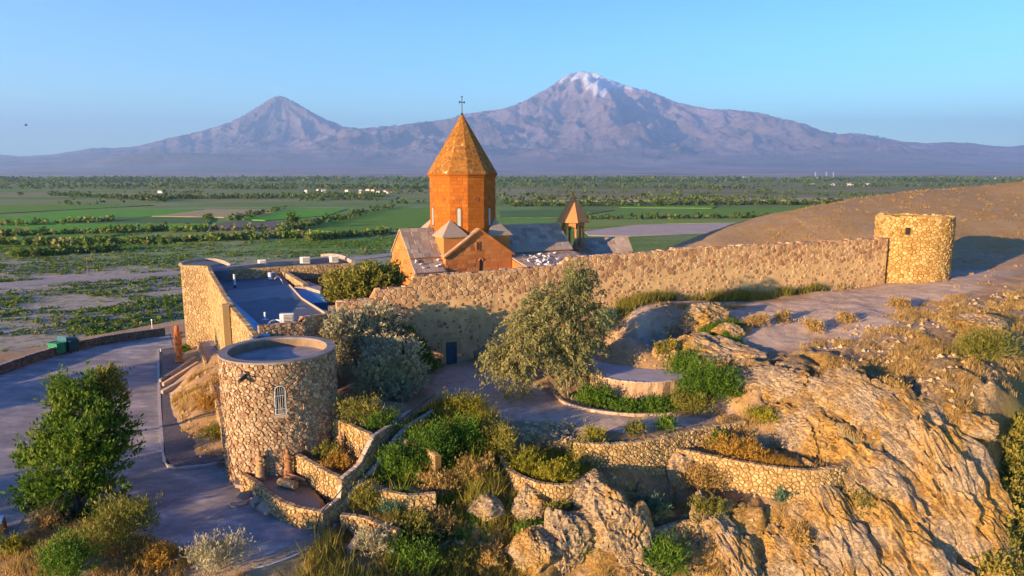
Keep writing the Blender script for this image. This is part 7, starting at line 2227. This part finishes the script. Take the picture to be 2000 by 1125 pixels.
# ------------------------------------------------------------------ birds
simple('pigeon_white', (0.78, 0.78, 0.80), 0.8, 0.05, 5, 0.0); simple('bird_dark', (0.03, 0.03, 0.03), 0.8, 0.05, 5, 0.0)
def pigeon_mesh():
    m = MB(); n = 7
    prof = [(-0.15, 0.01, 0.10), (-0.10, 0.045, 0.10), (0.0, 0.065, 0.11), (0.07, 0.055, 0.13), (0.11, 0.03, 0.17), (0.125, 0.03, 0.20), (0.145, 0.025, 0.215), (0.165, 0.005, 0.21)]
    vs = []
    for x, r, z in prof:
        for k in range(n): a = 2 * math.pi * k / n; vs.append((x, r * math.cos(a), z + r * math.sin(a)))
    m.add(vs, [(i * n + k, i * n + (k + 1) % n, (i + 1) * n + (k + 1) % n, (i + 1) * n + k) for i in range(len(prof) - 1) for k in range(n)])
    m.add([(-0.12, -0.04, 0.10), (-0.12, 0.04, 0.10), (-0.26, 0.05, 0.085), (-0.26, -0.05, 0.085), (-0.12, -0.04, 0.115), (-0.12, 0.04, 0.115), (-0.26, 0.05, 0.095), (-0.26, -0.05, 0.095)], [(3, 2, 1, 0), (4, 5, 6, 7), (0, 1, 5, 4), (1, 2, 6, 5), (2, 3, 7, 6), (3, 0, 4, 7)])
    for s in (-1, 1): m.tube([(0.0, s * 0.025, 0.0), (0.0, s * 0.025, 0.07)], 0.008, 4)
    return m
pg = pigeon_mesh().build('pigeon', M['pigeon_white'], smooth=True)
rr = random.Random(9); first = True
mwc = church.matrix_basis
def perch(lx, ly, z, label, group):
    global first
    o = pg if first else pg.copy()
    if not first: COL.objects.link(o)
    first = False
    w = mwc @ Vector((lx, ly, 0)); o.location = (w.x, w.y, z); o.rotation_euler = (0, 0, rr.uniform(0, 6.28)); s = rr.uniform(1.0, 1.35); o.scale = (s, s, s); tag(o, label, 'bird', group)
def annex_z(ly): t_ = (ly - (-HW - 6.4)) / 6.37; return 23.6 + (24.75 - 23.6) * t_ + 0.05
for i in range(58):
    lx = TW + 0.4 + min(8.0, abs(rr.gauss(2.6, 1.9))); ly = -HW - 6.0 + 5.2 * rr.random()
    perch(lx, ly, annex_z(ly), 'white pigeon in the flock on the low roof between the gable and the bell turret', 'white pigeons on the low church roof')
for i in range(7):
    ly = -HW - 1.6 + 1.3 * rr.random(); perch(L0 + 0.2 + 3.0 * rr.random(), ly, 23.6 + 1.2 * (ly + HW + 1.7) / 1.67 + 0.04, 'white pigeon on the small lean to roof left of the front gable', 'white pigeons on the left lean to roof')
fb = MB(); fb.tube([(-0.25, 0, 0), (-0.1, 0, 0.02), (0.12, 0, 0.02), (0.22, 0, 0.03)], [0.01, 0.06, 0.06, 0.01], 6)
for s in (-1, 1): fb.add([(-0.08, 0.03 * s, 0.02), (0.10, 0.03 * s, 0.03), (0.06, 0.32 * s, 0.16), (-0.06, 0.30 * s, 0.15), (-0.05, 0.62 * s, 0.10), (-0.08, 0.03 * s, 0.03), (0.10, 0.03 * s, 0.045), (0.06, 0.32 * s, 0.175)], [(0, 1, 2, 3), (3, 2, 4), (5, 3, 7, 6), (0, 5, 6, 1)])
o = fb.build('flying_bird', M['bird_dark']); o.location = atD(51, 245, 90); o.rotation_euler = (0.3, 0, 0.6); o.scale = (0.9, 0.9, 0.9); tag(o, 'tiny dark bird flying in the sky at the far left', 'bird')

# ------------------------------------------------------------------ unseen trees left of the frame, placed to cast shadow over the car park
def add_unseen_trees():
    g = np.random.default_rng(900); cl = []
    for (x, y, r, h) in ((-74, 31, 3.0, 9), (-79, 25, 3.4, 11), (-70, 38, 2.5, 7.5), (-86, 20, 3.4, 10), (-64, 12, 2.6, 8), (-58, 7, 2.2, 7)):
        for k in range(6): cl.append((x + g.normal(0, .8), y + g.normal(0, .8), 15.5 + h * (0.3 + 0.12 * k), r * 0.6, r * 0.6, h * 0.16, 0.4))
    v, f_, t = leaf_cloud(cl, 1500, 12, 0.3, g, spread=0.5)
    o = np_mesh('unseen_trees', v, f_, M['leaf_dark'], smooth=False, fattr={'tint': t}); tag(o, kind='stuff')
add_unseen_trees()
